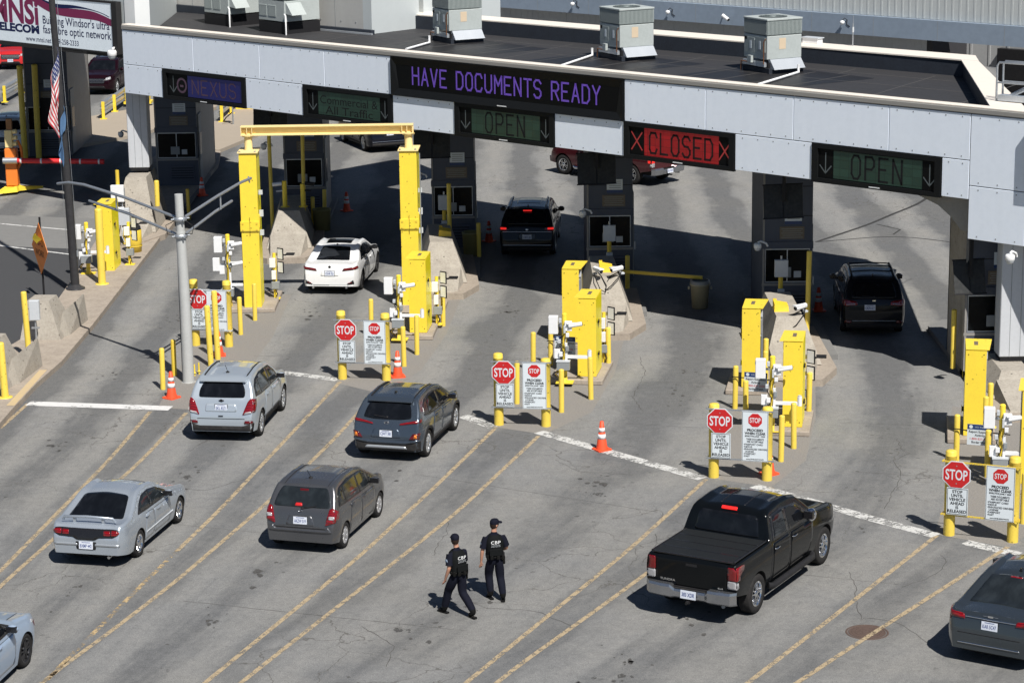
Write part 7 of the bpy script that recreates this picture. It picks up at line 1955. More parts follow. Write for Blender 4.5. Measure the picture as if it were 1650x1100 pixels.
# -- dark grey sedan at the right edge
PDARK = paint('dark_slate_paint', (.060, .074, .086), .65, .24)
S6 = dict(S5); S6.update(tb=.46, kr=.20, crown=.075, rc=.12, W=1.84, wb=2.77, ro=1.12, fo=.98, R=.335, rim=ALLOY, paint=PDARK,
 top=[(-1.12, .56), (-1.11, .70), (-1.08, .90), (-1.05, 1.0), (-1.0, 1.03), (-.5, 1.07), (-.3, 1.11), (.3, 1.36), (.55, 1.43), (1.05, 1.48), (1.5, 1.44), (2.25, 1.08), (2.7, 1.0), (3.2, .90), (3.55, .78), (3.74, .6), (3.75, .5)],
 handlem=CHROME, mirrorm=PDARK, antenna=.62, plate=(.82, 'KAR 5C47'),
 frame=[(-.15, 1.02), (.5, 1.0), (2.26, .96), (1.85, 1.16), (1.5, 1.31), (1.05, 1.38), (.65, 1.36), (.25, 1.23)],
 glass=[[(.02, 1.05), (.46, 1.03), (.46, 1.28), (.3, 1.22)], [(.52, 1.02), (1.06, 1.01), (1.06, 1.35), (.68, 1.33), (.52, 1.28)], [(1.13, 1.01), (2.04, .99), (1.80, 1.15), (1.46, 1.28), (1.13, 1.35)]],
 exhaust=[],
 panels=[('rear_window', [(-.46, -.66), (.36, -.52), (.39, .52), (-.46, .66), (-.50, .3), (-.50, -.3)], 'top', GLASSL, dict(rnd=.07, off=.008)),
  ('tail_lamp', [(.50, .88), (.90, .90), (.88, 1.0), (.52, .97)], 'rear', TAILR, dict(both=True, off=.02, rnd=.02)),
  ('tail_lamp', [(-1.04, .82), (-.72, .94), (-.74, 1.0), (-1.02, .98)], 'side', TAILR, dict(off=.012, rnd=.02)),
  ('chrome_strip', [(-.50, .925), (.50, .925), (.50, .945), (-.50, .945)], 'rear', CHROME, dict(off=.02, rnd=.004)),
  ('bumper_strip', [(-.62, .42), (.62, .42), (.60, .44), (-.60, .44)], 'rear', CHROME, dict(off=.02, rnd=.004)),
  ('trunk_seam', [(-.62, .62), (.62, .62), (.62, .633), (-.62, .633)], 'rear', BLACK, dict(off=.004, rnd=0)),
  ('brake_lamp', [(.30, -.12), (.34, -.12), (.34, .12), (.30, .12)], 'top', TAILR, dict(off=.014, rnd=.01)),
  ('windshield', [(1.54, -.54), (2.26, -.68), (2.26, .68), (1.54, .54)], 'top', GLASS, dict(off=.008)),
 ], extras=[x_badge(.99, .05, CHROME, 'wing', w=.30)])
car(S6, 'dark slate sedan cut by the right edge beside the manhole', 'car', (8.93, 42.62), 58)

# -- blue-silver sedan at bottom left
PBLUE = paint('ice_blue_paint', (.36, .46, .60), .3, .28)
S7 = dict(S5); S7.update(paint=PBLUE, wb=2.70, fo=.90, R=.33, rim=mat('black_alloy', (.05, .05, .055), .3, metal=.7), mirrorm=PBLUE, antenna=.6,
 panels=[p for p in S5['panels'] if p[0] in ('rear_window', 'tail_lamp', 'windshield', 'plate_recess')] + [('marker_lamp', [(3.28, .62), (3.42, .60), (3.42, .72), (3.26, .74)], 'side', TAILD, dict(off=.012, rnd=.02)),
  ('headlamp', [(3.08, .76), (3.44, .66), (3.42, .74), (3.1, .82)], 'side', TAILC, dict(off=.010, rnd=.02)), ('bonnet_seam', [(2.4, .62), (3.25, .52), (3.25, .53), (2.4, .635)], 'top', BLACK, dict(off=.005, rnd=0, both=True))])
car(S7, 'ice blue sedan of which only the nose shows at the bottom left corner', 'car', (-11.02, 39.95), 79)

# -- black pickup
PBLK = paint('black_paint', (.004, .005, .006), .1, .10, .0)
TONN = mat('tonneau_vinyl', (.014, .016, .018), .55, dirt=.3, dirtcol=(.024, .026, .028), bump=.2, bscale=200)
BUMPM = mat('dull_chrome', (.40, .41, .43), .22, metal=.9, dirt=.15)
def x_pickup(root, bvh, S, D):
    W = S['W'] / 2
    mb = MB(); zt = S['bedz']
    xe, xc = -S['ro'] + .06, S['cabx']
    mb.box((xe + .03, -W + .12, zt + .0), (xc - .02, W - .12, zt + .035), S.get('coverm', TONN), bev=.012)
    n = 4
    for k in range(1, n): x = xe + (xc - xe) * k / n; mb.box((x - .012, -W + .13, zt + .034), (x + .012, W - .13, zt + .040), BLACKG)
    for s_ in (-1, 1): mb.tube([(xe, s_ * (W - .115), zt + .03), (xc - .03, s_ * (W - .115), zt + .03)], .022, BLACKG, 8)
    mb.box((xe, -W + .1, zt), (xe + .03, W - .1, zt + .03), BLACKG); mb.build('bed_cover', root)
    # bumper
    mb = MB(); b = S.get('bumperm', BUMPM); x0 = -S['ro'] - .17
    sec = [(-W + .02, .16), (-W + .12, .04), (-W * .6, 0), (-.42, 0), (-.34, .05), (.34, .05), (.42, 0), (W * .6, 0), (W - .12, .04), (W - .02, .16)]
    vs = []
    for y, dx in sec:
        zz = .74 if abs(y) > .40 else .66
        vs += [(x0 + dx + .22, y, zz), (x0 + dx + .02, y, zz), (x0 + dx, y, zz - .05), (x0 + dx + .01, y, .50), (x0 + dx + .06, y, .46)]
    n = len(sec); fs = [(i * 5 + k, i * 5 + k + 1, (i + 1) * 5 + k + 1, (i + 1) * 5 + k) for i in range(n - 1) for k in range(4)]
    mb.add(vs, fs, b)
    mb.box((x0 + .1, -W + .1, .48), (x0 + .3, W - .1, .70), BLACK); mb.build('rear_bumper', root)
    mb = MB(); mb.box((x0 + .06, -.34, .66), (x0 + .2, .34, .685), RUBBER, bev=.005); mb.box((x0 - .02, -.035, .40), (x0 + .3, .035, .46), BLACK); mb.cyl((x0 - .08, 0, .43), (x0 - .02, 0, .43), .03, BLACK, 10); mb.cyl((x0 + .3, -.62, .42), (x0 + .14, -.72, .42), .04, GREYD, 12); mb.build('hitch', root)
    T = Matrix.Translation((x0 + .015, 0, .585)) @ Matrix.Rotation(R(-90), 4, 'Z') @ Matrix.Rotation(R(84), 4, 'X')
    mb = MB(); mb.box((-.17, -.085, 0), (.17, .085, .008), PLATEM, T=T); p = mb.build('licence_plate', root)
    mb = MB(); put_text(mb, S['ptxt'], .11, PLATEI, T @ Matrix.Translation((0, 0, .009)), bold=.003, width=.28); mb.build('lettering', p)
    for s_ in (-1, 1):
        mb = MB(); mb.tube([(.62, s_ * (W - .05), .40), (.70, s_ * (W + .02), .38), (S['wb'] - .75, s_ * (W + .02), .38), (S['wb'] - .62, s_ * (W - .05), .40)], .068, S.get('stepm', BLACK), 12); mb.build('side_step', root)
    # arch lips
    mb = MB(); mb.box((-S['ro'] - .012, -.13, 1.13), (-S['ro'] + .02, .13, 1.2), BLACKG, bev=.01); mb.build('tailgate_handle', root)
S8 = dict(S1); S8.update(xs=.955, kind='pickup_truck', L=5.8, W=2.03, wb=3.62, ro=1.06, fo=.92, R=.41, gap=.075, rimf=.64, tw=.26, spokes=5, double=True, rim=CHROME, paint=PBLK, tb=.22, sill=.42, clad=None, rails=None, kr=.02, kf=.16, sm=.035, rh=.035, rc=.12, crown=.06,
 top=[(-1.06, 1.20), (-1.055, 1.29), (-1.04, 1.30), (.60, 1.31), (.66, 1.34), (.76, 1.72), (.82, 1.86), (.95, 1.91), (1.5, 1.95), (2.0, 1.93), (2.35, 1.86), (3.05, 1.38), (3.3, 1.32), (4.1, 1.24), (4.4, 1.14), (4.56, .95), (4.62, .7)],
 belt=[(-1.06, 1.24), (.6, 1.24), (3.0, 1.20), (4.6, 1.05)], under=[(-1.06, .66), (-.55, .56), (-.4, .46), (0, .42), (4.0, .42), (4.62, .46)],
 bedz=1.305, cabx=.66, ptxt='383 XDR', exhaust=[],
 doors=[[(.78, .50), (1.66, .50), (1.68, 1.24), (.80, 1.24)], [(1.72, .50), (2.74, .50), (2.92, .80), (2.94, 1.20), (1.74, 1.24)]], handles=[(.98, 1.12), (1.94, 1.12)], handlem=CHROME,
 frame=[(.82, 1.28), (2.98, 1.27), (2.55, 1.56), (2.25, 1.73), (1.4, 1.81), (.95, 1.78)], framem=BLACKG,
 glass=[[(.92, 1.31), (1.62, 1.31), (1.62, 1.77), (1.02, 1.74)], [(1.70, 1.31), (2.80, 1.30), (2.48, 1.53), (2.2, 1.70), (1.70, 1.76)]], sglass=GLASS,
 mirror=(2.62, 1.34), ms=1.9, mirrorm=CHROME, antenna=None, plate=None,
 panels=[('rear_window', [(-.72, 1.36), (.72, 1.36), (.66, 1.72), (.60, 1.78), (-.60, 1.78), (-.66, 1.72)], 'rear', GLASS, dict(rnd=.05, off=.008)),
  ('brake_lamp', [(-.17, 1.83), (.17, 1.83), (.17, 1.87), (-.17, 1.87)], 'rear', TAILLIT, dict(off=.03, rnd=.01)),
  ('tail_lamp', [(.80, .97), (1.0, .97), (1.0, 1.24), (.80, 1.24)], 'rear', TAILR, dict(both=True, off=.02, rnd=.03)),
  ('lamp_lens', [(.80, .80), (1.0, .80), (1.0, .96), (.80, .96)], 'rear', TAILC, dict(both=True, off=.02, rnd=.03)),
  ('tail_lamp', [(-1.05, .97), (-.93, .97), (-.90, 1.24), (-1.05, 1.24)], 'side', TAILR, dict(off=.012, rnd=.02)),
  ('tailgate', [(-.77, .70), (.77, .70), (.77, 1.27), (-.77, 1.27)], 'rear', PBLK, dict(off=.010, rnd=.02)),
  ('windshield', [(2.42, -.66), (3.06, -.84), (3.06, .84), (2.42, .66)], 'top', GLASS, dict(off=.008)),
  ('bed_seam', [(.70, .46), (.716, .46), (.716, 1.28), (.70, 1.28)], 'side', BLACK, dict(off=.003, rnd=0)),
  ('roof_rib', [(1.0, .25), (1.9, .25), (1.9, .27), (1.0, .27)], 'top', BLACKG, dict(off=.008, rnd=0, both=True)),
 ], extras=[x_pickup, x_badge(.80, 0, CHROME, 'txt', y=.52, txt='TUNDRA', w=.34, h=.06), x_badge(.78, 0, CHROME, 'txt', y=-.64, txt='4x4', w=.12, h=.05)])
car(S8, 'big black crew-cab pickup truck with a black bed cover and chrome bumper', 'pickup truck', (3.50, 45.38), 60)
# -- dark red pickup beyond
PRED = paint('dark_maroon_paint', (.075, .008, .012), .35, .2)
S9 = dict(S8); S9.update(xs=1., paint=PRED, wb=3.85, ro=1.10, R=.42, rimf=.62, coverm=TONN, ptxt='BD 71429', stepm=CHROME,
 panels=[(a, b_, c, (PRED if m is PBLK else (TAILLIT if a == 'tail_lamp' else m)), d) for a, b_, c, m, d in S8['panels']], extras=[x_pickup])
car(S9, 'dark maroon pickup truck crossing behind the canopy, seen under the signs', 'pickup truck', (6.45, 96.6), 135)

# -- black SUV with lit lamps
S10 = dict(S1); PBLK2 = paint('black_suv_paint', (.012, .013, .016), .25, .15, .01)
S10.update(xs=1., railh=.05, L=5.04, W=1.95, wb=2.98, ro=1.02, fo=1.0, R=.38, gap=.05, paint=PBLK2, tb=.27, sill=.24, kr=.10, rim=ALLOY,
 top=[(-1.02, .60), (-1.01, .78), (-.97, .90), (-.93, 1.08), (-.90, 1.17), (-.86, 1.22), (-.56, 1.62), (-.48, 1.69), (-.2, 1.74), (.8, 1.78), (1.5, 1.75), (1.95, 1.66), (2.65, 1.20), (3.0, 1.14), (3.6, 1.05), (3.85, .9), (3.97, .7), (3.98, .5)],
 belt=[(-1.02, 1.10), (0, 1.10), (2.7, 1.04), (3.9, .9)], under=[(-1.02, .31), (-.5, .28), (0, .24), (3.5, .24), (3.98, .36)],
 clad=[[(.48, .23), (2.48, .23), (2.48, .36), (.48, .36)]],
 doors=[[(.40, .42), (1.36, .42), (1.38, 1.08), (.62, 1.11), (.50, .80)], [(1.42, .42), (2.42, .42), (2.46, 1.04), (1.44, 1.08)]], handles=[(.80, 1.02), (1.70, 1.0)],
 frame=[(-.62, 1.22), (.1, 1.16), (2.50, 1.09), (2.25, 1.36), (1.85, 1.58), (.8, 1.66), (-.1, 1.62), (-.45, 1.48)],
 glass=[[(-.5, 1.26), (.24, 1.2), (.24, 1.58), (-.2, 1.55), (-.4, 1.46)], [(.32, 1.19), (1.34, 1.15), (1.34, 1.61), (.8, 1.62), (.32, 1.58)], [(1.42, 1.15), (2.34, 1.12), (2.18, 1.34), (1.82, 1.54), (1.42, 1.60)]], sglass=GLASS,
 mirror=(2.28, 1.15), ms=1.2, antenna=-.1, fin=True, rails=(-.35, 1.6, .62), railm=STEEL, crossbars=None, plate=(.80, 'CHBW 440'),
 panels=[('rear_window', [(-.70, 1.22), (.70, 1.22), (.66, 1.42), (.58, 1.60), (-.58, 1.60), (-.66, 1.42)], 'rear', GLASS, dict(rnd=.06, off=.008)),
  ('tail_lamp', [(.62, 1.02), (.93, 1.02), (.93, 1.14), (.62, 1.12)], 'rear', TAILD, dict(both=True, off=.02, rnd=.02)),
  ('brake_light', [(.72, 1.045), (.90, 1.045), (.90, 1.115), (.72, 1.105)], 'rear', TAILLIT, dict(both=True, off=.03, rnd=.01)),
  ('brake_lamp', [(-.15, 1.625), (.15, 1.625), (.15, 1.65), (-.15, 1.65)], 'rear', TAILLIT, dict(off=.02, rnd=.005)),
  ('chrome_strip', [(-.86, .955), (.86, .955), (.86, .975), (-.86, .975)], 'rear', CHROME, dict(off=.02, rnd=.004)),
  ('bumper_strip', [(-.84, .50), (.84, .50), (.84, .52), (-.84, .52)], 'rear', CHROME, dict(off=.02, rnd=.004)),
  ('bumper_trim', [(-.86, .30), (.86, .30), (.86, .44), (-.86, .44)], 'rear', RUBBER, dict(off=.012)),
  ('plate_recess', [(-.30, .70), (.30, .70), (.30, .92), (-.30, .92)], 'rear', BLACKG, dict(off=.004)),
  ('windshield', [(2.0, -.62), (2.66, -.78), (2.66, .78), (2.0, .62)], 'top', GLASS, dict(off=.008)),
  ('sunroof', [(.3, -.42), (1.6, -.42), (1.6, .42), (.3, .42)], 'top', GLASS, dict(off=.006)),
 ], extras=[x_badge(1.04, .055, CHROME, 'disc'), x_wiper(1.26, 0, .4, .02)])
car(S10, 'black SUV with three lit red lamps stopped beside a booth', 'car', (.57, 81.7), 86)
# -- dark grey SUV right
PDG = paint('dark_grey_suv_paint', (.012, .014, .018), .35, .2, .01)
S11 = dict(S10); S11.update(paint=PDG, W=1.88, wb=2.89, ro=.95, fo=1.0, railm=BLACK, crossbars=(.15, .75, 1.3), plate=(.93, 'CBZN 617'), plate_y=.12,
 panels=[('rear_window', [(-.66, 1.20), (.66, 1.20), (.64, 1.42), (.56, 1.60), (-.56, 1.60), (-.64, 1.42)], 'rear', GLASS, dict(rnd=.06, off=.008)),
  ('tail_lamp', [(.48, 1.0), (.70, .98), (.91, .98), (.91, 1.16), (.70, 1.14), (.50, 1.10)], 'rear', TAILR, dict(both=True, off=.02, rnd=.03)),
  ('tail_lamp', [(-.88, 1.0), (-.60, 1.04), (-.62, 1.14), (-.86, 1.16)], 'side', TAILR, dict(off=.012, rnd=.02)),
  ('lamp_lens', [(.56, 1.02), (.86, 1.0), (.86, 1.02), (.56, 1.04)], 'rear', TAILC, dict(both=True, off=.026, rnd=.002)),
  ('bumper_strip', [(-.64, .52), (.64, .52), (.64, .535), (-.64, .535)], 'rear', STEEL, dict(off=.02, rnd=.004)),
  ('bumper_reflector', [(.66, .46), (.86, .46), (.86, .54), (.66, .54)], 'rear', TAILD, dict(both=True, off=.02, rnd=.02)),
  ('bumper_trim', [(-.80, .30), (.80, .30), (.80, .44), (-.80, .44)], 'rear', RUBBER, dict(off=.012)),
  ('windshield', [(2.0, -.60), (2.62, -.76), (2.62, .76), (2.0, .60)], 'top', GLASS, dict(off=.008)),
 ], extras=[x_badge(1.13, 0, CHROME, 'wing', w=.10), x_wiper(1.24, 0, .36, .02)])
car(S11, 'dark grey SUV with roof crossbars in the shade of the rightmost lane', 'car', (10.78, 69.35), 86)
# -- dark SUV behind the portal
S12 = dict(S10); PNAVY = paint('dark_navy_paint', (.010, .012, .020), .3, .15, .01)
S12.update(paint=PNAVY, plate=(.85, 'CDMV 208'), panels=[p for p in S10['panels'] if p[0] not in ('brake_light', 'brake_lamp')], extras=[])
car(S12, 'dark SUV beyond the booths, seen under the Commercial sign', 'car', (-5.3, 105.9), 112)
# front-facing cars
def nose(kind):
    def f(root, bvh, S, D):
        W = S['W'] / 2
        D('grille', [(-.52, .62), (.52, .62), (.56, .88), (-.56, .88)], 'front', BLACKG, off=.012, parent=root, rnd=.06)
        D('lower_grille', [(-.6, .34), (.6, .34), (.5, .50), (-.5, .50)], 'front', BLACK, off=.012, parent=root, rnd=.04)
        for s_ in (1, -1):
            pl = [(.58, .78), (.84, .84), (.82, .96), (.58, .90)]
            D('headlamp', pl if s_ == 1 else mir(pl), 'front', TAILC, off=.02, parent=root, rnd=.03)
        for z in (.68, .75, .82): D('grille_bar', [(-.5, z), (.5, z), (.5, z + .015), (-.5, z + .015)], 'front', CHROME if kind else GREYD, off=.02, parent=root, rnd=.002)
    return f
PRED2 = paint('bright_red_paint', (.55, .02, .02), .1, .25)
S13 = dict(S10); S13.update(paint=PRED2, extras=[nose(0)], fplate=(.55, 'CRTV 336'), panels=[p for p in S10['panels'] if p[0] in ('rear_window', 'windshield')])
def place_front(S, label, fx, fy, az):
    a = R(az); L = S['ro'] + S['wb'] + S['fo']
    return car(S, label, 'car', (fx - math.cos(a) * L, fy - math.sin(a) * L), az)
place_front(S13, 'bright red SUV facing the camera at the far left, under the advertisement board', -28.75, 138.2, -88)
S14 = dict(S10); S14.update(paint=paint('dark_wine_paint', (.018, .004, .008), .4, .2), extras=[nose(1)], panels=[p for p in S10['panels'] if p[0] in ('rear_window', 'windshield')], plate=None)
place_front(S14, 'dark wine red SUV facing the camera right of the advertisement board', -21.95, 126.6, -97)
S15 = dict(S10); S15.update(paint=paint('white_suv_paint', (.62, .64, .68), .0, .3), plate=None, panels=[p for p in S10['panels'] if p[0] not in ('brake_light', 'brake_lamp')], extras=[])
car(S15, 'white SUV in the shade at the left edge, behind the orange lane gate', 'car', (-22.5, 105.9), 93)
# ------------------------------------------------------------------ people
NAVY = mat('navy_uniform_cloth', (.0075, .0085, .016), .8, dirt=.25, dscale=9, dirtcol=(.013, .015, .024), bump=.5, bscale=22)
VEST = mat('black_vest_cloth', (.006, .007, .0075), .75, dirt=.3, dscale=12, dirtcol=(.012, .013, .014), bump=.4, bscale=30)
SKIN = mat('skin', (.46, .24, .16), .5, dirt=.12, dirtcol=(.36, .17, .12))
HAIR = mat('dark_hair', (.03, .02, .015), .6)
LEATH = mat('black_leather', (.010, .010, .010), .35, dirt=.2)
PATCH = mat('shoulder_patch', (.25, .33, .45), .6, dirt=.4, dscale=40, dirtcol=(.5, .5, .5))
def skin_chain(nodes, edges, mats_fn, name, parent=None, sub=2):
    """nodes: list of (x,y,z,rx,ry); one continuous skinned surface"""
    me = bpy.data.meshes.new(name); me.from_pydata([n[:3] for n in nodes], edges, [])
    o = bpy.data.objects.new(name, me); COL.objects.link(o)
    m = o.modifiers.new('skin', 'SKIN'); m.use_smooth_shade = True; m.branch_smoothing = .6
    sv = me.skin_vertices[0].data
    for i, n in enumerate(nodes): sv[i].radius = (n[3], n[4]); sv[i].use_root = (i == 0)
    if sub: s = o.modifiers.new('sub', 'SUBSURF'); s.levels = sub; s.render_levels = sub
    dg = bpy.context.evaluated_depsgraph_get(); me2 = bpy.data.meshes.new_from_object(o.evaluated_get(dg))
    bpy.data.objects.remove(o); bpy.data.meshes.remove(me)
    ms = []
    for p in me2.polygons:
        mm = mats_fn(p.center)
        if mm not in ms: ms.append(mm)
    me2.materials.clear()
    for mm in ms: me2.materials.append(mm)
    for p in me2.polygons: p.material_index = ms.index(mats_fn(p.center)); p.use_smooth = True
    o = bpy.data.objects.new(name, me2); COL.objects.link(o)
    if parent: o.parent = parent
    return o
def hand(nodes, edges, wrist_i, w, d, side, curl=.5):
    """palm, four fingers and a thumb rooted in it; w wrist point, d pointing direction"""
    d = d.normalized(); back = Vector((0, 1, 0)); acr = d.cross(back).normalized()
    palm = w + d * .05
    nodes.append((*palm, .030, .018)); ip = len(nodes) - 1; edges.append((wrist_i, ip))
    kn = w + d * .088
    nodes.append((*kn, .034, .015)); ik = len(nodes) - 1; edges.append((ip, ik))
    for k, (o_, L) in enumerate(((-.028, .062), (-.010, .074), (.010, .070), (.028, .055))):
        b = kn + acr * o_ + d * .010
        m_ = b + d * L * .5 + back * (.008 + .006 * k) * curl; e = m_ + d * L * .45 + back * (.022 + .004 * k) * curl
        for q, r_ in ((b, .0095), (m_, .0085), (e, .0072)):
            nodes.append((*q, r_, r_)); edges.append((ik if q is b else len(nodes) - 2, len(nodes) - 1))
    b = palm + acr * (-.035 * side) ; m_ = b + d * .035 + acr * (-.016 * side) + back * .01; e = m_ + d * .03
    for q, r_ in ((b, .011), (m_, .010), (e, .008)):
        nodes.append((*q, r_, r_)); edges.append((ip if q is b else len(nodes) - 2, len(nodes) - 1))
def person(label, loc, az, P):
    """figure faces +y in its own frame; P gives joints"""
    t = thing('person', label, 'person', loc, R(az - 90), 'two uniformed officers walking together')
    t.scale = (.95, .95, .95)
    V = Vector
    lean = P.get('lean', 0.)
    hip = V((0, 0, P.get('hipz', .93)))
    chest = hip + V((0, lean * .5, .30)); sh = hip + V((0, lean, .47)); neck = hip + V((0, lean * 1.05, .565)); 
    nodes = []; edges = []
    def N(p, r, r2=None): nodes.append((*p, r, r2 or r)); return len(nodes) - 1
    def E(a, b): edges.append((a, b))
    i0 = N(hip, .178, .14); i1 = N(hip + V((0, lean * .25, .16)), .155, .115); i2 = N(chest, .178, .125); i3 = N(sh, .165, .105); i4 = N(neck, .062, .060); i5 = N(neck + V((0, .01, .07)), .056, .056)
    for a, b in ((i0, i1), (i1, i2), (i2, i3), (i3, i4), (i4, i5)): E(a, b)
    hd = neck + P.get('head', V((0, .02, 0)))
    h1 = N(hd + V((0, .005, .125)), .074, .086); h2 = N(hd + V((0, .0, .19)), .079, .092); h3 = N(hd + V((0, -.005, .245)), .060, .075); E(i5, h1); E(h1, h2); E(h2, h3)
    for s, key in ((-1, 'R'), (1, 'L')):            # s=-1: left of the figure is -x when facing +y
        sx = V((s * .185, 0, -.02)); shd = sh + sx
        a0 = N(shd, .068); el = sh + P['elbow' + key]; wr = sh + P['wrist' + key]
        am = N((shd + el) / 2, .056); a1 = N(el, .044); fm = N((el + wr) / 2 + V((0, 0, 0)), .040); a2 = N(wr, .027)
        E(i3, a0); E(a0, am); E(am, a1); E(a1, fm); E(fm, a2)
        hand(nodes, edges, a2, wr, wr - el, s)
        hp = hip + V((s * .095, 0, -.05)); kn = P['knee' + key]; an = P['ankle' + key]
        l0 = N(hp, .128, .135); lm = N((hp + kn) / 2, .118); l1 = N(kn, .096); lc = N((kn + an) / 2 + V((0, -.014, .03)), .092); l2 = N(an + V((0, 0, .03)), .080)
        E(i0, l0); E(l0, lm); E(lm, l1); E(l1, lc); E(lc, l2)
        ft = P['toe' + key]; f0 = N(an + V((0, -.01, -.04)), .045, .045); f1 = N((an + ft) / 2 + V((0, 0, -.015)), .042, .034); f2 = N(ft, .040, .024)
        E(l2, f0); E(f0, f1); E(f1, f2)
    def dseg(c, a, b):
        d = b - a; q = max(0, min(1, (c - a).dot(d) / d.length_squared)); return (c - a - d * q).length
    def mf(c):
        zc = c.z
        if zc > neck.z + .03: return SKIN
        for key in ('R', 'L'):
            el = sh + P['elbow' + key]; wr = sh + P['wrist' + key]
            s = -1 if key == 'R' else 1
            shd = sh + V((s * .185, 0, -.02))
            up = el - shd; fo = wr - el
            if dseg(c, el - up * .1, el) < .06 or dseg(c, el, wr) < .055 or dseg(c, wr, wr + fo.normalized() * .22) < .07: return SKIN
        if zc < .115 or any((c - P['ankle' + k_]).length < .10 for k_ in 'RL'): return LEATH
        return NAVY
    body = skin_chain(nodes, edges, mf, 'body', t)
    # facial features
    face = P.get('face', 0.)
    TH_ = Matrix.Translation(hd + V((0, 0, .17))) @ Matrix.Rotation(R(face), 4, 'Z')
    mb = MB(); mb.tube([(0, .085, .02), (0, .112, -.01), (0, .105, -.022), (0, .085, -.028)], [.008, .013, .014, .008], SKIN, 8, T=TH_); mb.build('nose', t)
    mb = MB()
    for s in (-1, 1):
        mb = MB(); mb.lathe([(0, .006), (.010, .004), (.013, 0)], WHITE, 10, T=TH_ @ Matrix.Translation((s * .030, .080, .018)) @ Matrix.Rotation(R(-90), 4, 'X')); mb.lathe([(0, .009), (.005, .008), (.006, 0)], BLACK, 8, T=TH_ @ Matrix.Translation((s * .030, .080, .018)) @ Matrix.Rotation(R(-90), 4, 'X')); mb.build('eye', t)
    mb = MB(); mb.box((-.022, .082, -.053), (.022, .090, -.047), mat('lips', (.35, .12, .10), .5), T=TH_); mb.build('mouth', t)
    mb = MB()
    for s in (-1, 1):
        mb = MB(); mb.lathe([(.006, -.006), (.022, -.003), (.024, .004), (.010, .008), (0, .004)], SKIN, 12, T=TH_ @ Matrix.Translation((s * .079, -.005, .0)) @ Matrix.Rotation(R(90 * s), 4, 'Y') @ Matrix.Scale(1.4, 4, (1, 0, 0))); mb.build('ear', t)
    mb = MB(); mb.lathe([(.080, -.03), (.084, .0), (.086, .03)], HAIR, 20, T=TH_ @ Matrix.Scale(1.13, 4, (0, 1, 0)) @ Matrix.Translation((0, -.012, 0)), smooth=True)
    mb.lathe([(.060, -.065), (.078, -.03)], HAIR, 20, T=TH_ @ Matrix.Scale(1.08, 4, (0, 1, 0)) @ Matrix.Translation((0, -.022, 0))); mb.build('hair', t)
    # cap
    mb = MB(); Tc = TH_ @ Matrix.Translation((0, 0, .03)) @ Matrix.Rotation(R(P.get('capt', 4)), 4, 'X') @ Matrix.Scale(1.16, 4, (0, 1, 0))
    mb.lathe([(.091, 0), (.094, .03), (.088, .068), (.066, .098), (.03, .112), (0, .115)], NAVY, 24, T=Tc)
    mb.lathe([(.008, .114), (.006, .122), (0, .123)], NAVY, 8, T=Tc)
    n = 13; vs = []
    for k in range(n):
        a = R(20 + 140 * k / (n - 1))
        vs += [(.088 * math.cos(a), .088 * math.sin(a), .012), (.105 * math.cos(a), .06 + .105 * math.sin(a), -.004 + .008 * math.sin(a))]
    fs = [(2 * i, 2 * i + 1, 2 * i + 3, 2 * i + 2) for i in range(n - 1)]
    mb.add(vs, fs, NAVY, True, Tc); mb.add([(x, y, z + .006) for x, y, z in vs], fs, NAVY, True, Tc); mb.build('cap', t)
    # armour vest: closed shell round the torso
    mb = MB(); rows = []
    for q, (rx, ry, zz) in enumerate(((.190, .158, .10), (.192, .162, .18), (.200, .165, .30), (.198, .160, .40), (.155, .135, .49), (.10, .10, .535))):
        c = hip + V((0, lean * zz / .47, zz))
        rows.append([(c.x + rx * math.copysign(abs(math.cos(a)) ** .8, math.cos(a)), c.y + ry * math.copysign(abs(math.sin(a)) ** .8, math.sin(a)), c.z) for a in [2 * math.pi * k / 28 for k in range(28)]])
    vs = [p for r_ in rows for p in r_]
    fs = [(i * 28 + k, i * 28 + (k + 1) % 28, (i + 1) * 28 + (k + 1) % 28, (i + 1) * 28 + k) for i in range(5) for k in range(28)]
    mb.add(vs, fs, VEST, True)
    mb.box((-.14, -.175 + 0, hip.z + .10), (.14, -.155, hip.z + .25), VEST, bev=.006)
    vest = mb.build('vest', t)
    # lettering on the back (figure faces +y, back is -y)
    back_y = -.178 + lean * .75
    T = Matrix.Translation((0, back_y, hip.z + .40)) @ Matrix.Rotation(R(-lean * 30), 4, 'X') @ UP
    mb = MB(); put_text(mb, 'CBP', .10, WHITE, T, bold=.001, width=.21, spacing=1.12)
    put_text(mb, 'US CUSTOMS AND', .028, GREYP, T @ Matrix.Translation((0, -.062, 0)), width=.20); put_text(mb, 'BORDER PROTECTION', .028, GREYP, T @ Matrix.Translation((0, -.092, 0)), width=.20)
    mb.build('lettering', vest)
    # belt and kit
    mb = MB(); c = hip + V((0, lean * .1, .06))
    mb.lathe([(.186, -.03), (.196, -.03), (.196, .03), (.186, .03)], LEATH, 28, T=Matrix.Translation(c) @ Matrix.Scale(.80, 4, (0, 1, 0)))
    for a, w_, h_ in ((250, .05, .09), (290, .06, .08), (220, .045, .10), (320, .05, .09), (40, .05, .07), (140, .05, .07)):
        mb.box((.165, -w_, -h_ / 2), (.230, w_ * .2, h_ / 2), LEATH, T=Matrix.Translation(c) @ Matrix.Scale(.85, 4, (0, 1, 0)) @ Matrix.Rotation(R(a), 4, 'Z'), bev=.006)
    mb.build('duty_belt', t)
    mb = MB(); mb.box((.175, -.05, c.z - .20), (.225, .05, c.z + .0), LEATH, bev=.01); mb.box((.18, -.03, c.z), (.22, .07, c.z + .06), BLACK, bev=.006); mb.build('holster', t)
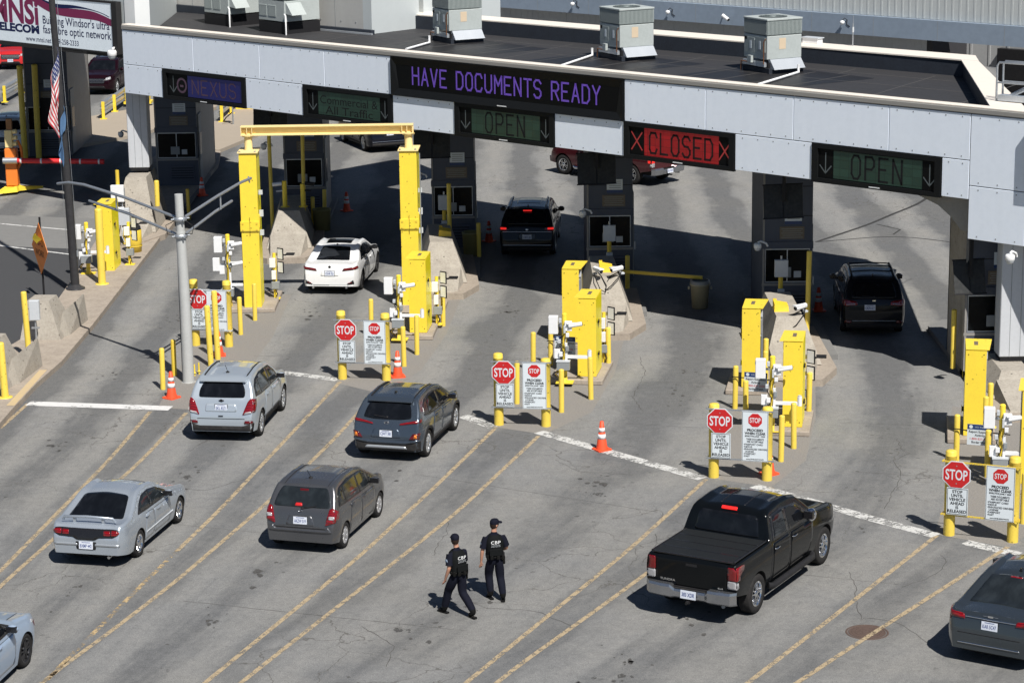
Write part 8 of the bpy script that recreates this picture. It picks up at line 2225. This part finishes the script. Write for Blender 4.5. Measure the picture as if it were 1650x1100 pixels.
    # sleeve patch, sleeves
    for s, key in ((-1, 'R'), (1, 'L')):
        shd = sh + V((s * .185, 0, -.02)); el = sh + P['elbow' + key]
        mb = MB(); d = (el - shd)
        mb.tube([shd + d * -.08, shd + d * .25, shd + d * .60, shd + d * .80], [.070, .082, .078, .080], NAVY, 14); sv_ = mb.build('sleeve', t)
        if s == -1:
            o_ = shd + d * .40 + V((-.078, 0, 0)); mb = MB(); mb.lathe([(0, .004), (.042, .003), (.045, 0)], PATCH, 16, T=Matrix.Translation(o_) @ Matrix.Rotation(R(-90), 4, 'Y')); mb.build('patch', sv_)
        ft = P['toe' + key]; an = P['ankle' + key]
        mb = MB(); dd = (ft - an); dd.z = 0; a_ = math.atan2(dd.y, dd.x)
        base = V((an.x, an.y, min(an.z, ft.z) - .0))
        mb.prism([(-.10, -.035), (-.08, -.045), (.08, -.052), (.17, -.048), (.205, -.02), (.205, .02), (.17, .048), (.08, .052), (-.08, .045), (-.10, .035)], .03, LEATH, T=Matrix.Translation((an.x, an.y, P['sole' + key])) @ Matrix.Rotation(a_, 4, 'Z') @ Matrix.Rotation(R(P.get('pitch' + key, 0)), 4, 'Y'))
        mb.build('boot_sole', t)
    return t
V = Vector
# figure 1: left, mid stride; trailing left foot flat-ish, right foot ahead
person('officer in black vest mid-stride, left one of the pair, head turned away', (-1.15, 45.9, 0), 128, dict(
    lean=.05, hipz=.93, head=V((-.01, .03, 0)), face=-30,
    elbowR=V((-.25, -.06, -.29)), wristR=V((-.26, .06, -.54)), elbowL=V((.25, .06, -.28)), wristL=V((.20, .24, -.42)),
    kneeR=V((-.10, .24, .52)), ankleR=V((-.13, .34, .10)), toeR=V((-.16, .51, .05)), soleR=.0,
    kneeL=V((.09, .0, .50)), ankleL=V((.12, -.34, .13)), toeL=V((.13, -.17, .04)), soleL=.005, pitchL=8))
person('officer in black vest looking right under his cap, right one of the pair', (-.42, 46.85, 0), 102, dict(
    lean=.03, hipz=.94, head=V((.02, .02, 0)), face=-62, capt=2,
    elbowR=V((-.27, -.03, -.29)), wristR=V((-.29, .02, -.54)), elbowL=V((.28, .0, -.27)), wristL=V((.20, .17, -.36)),
    kneeR=V((-.11, .16, .52)), ankleR=V((-.09, .05, .12)), toeR=V((-.12, .22, .05)), soleR=.0,
    kneeL=V((.12, .02, .50)), ankleL=V((.14, -.16, .11)), toeL=V((.17, .0, .05)), soleL=.0))
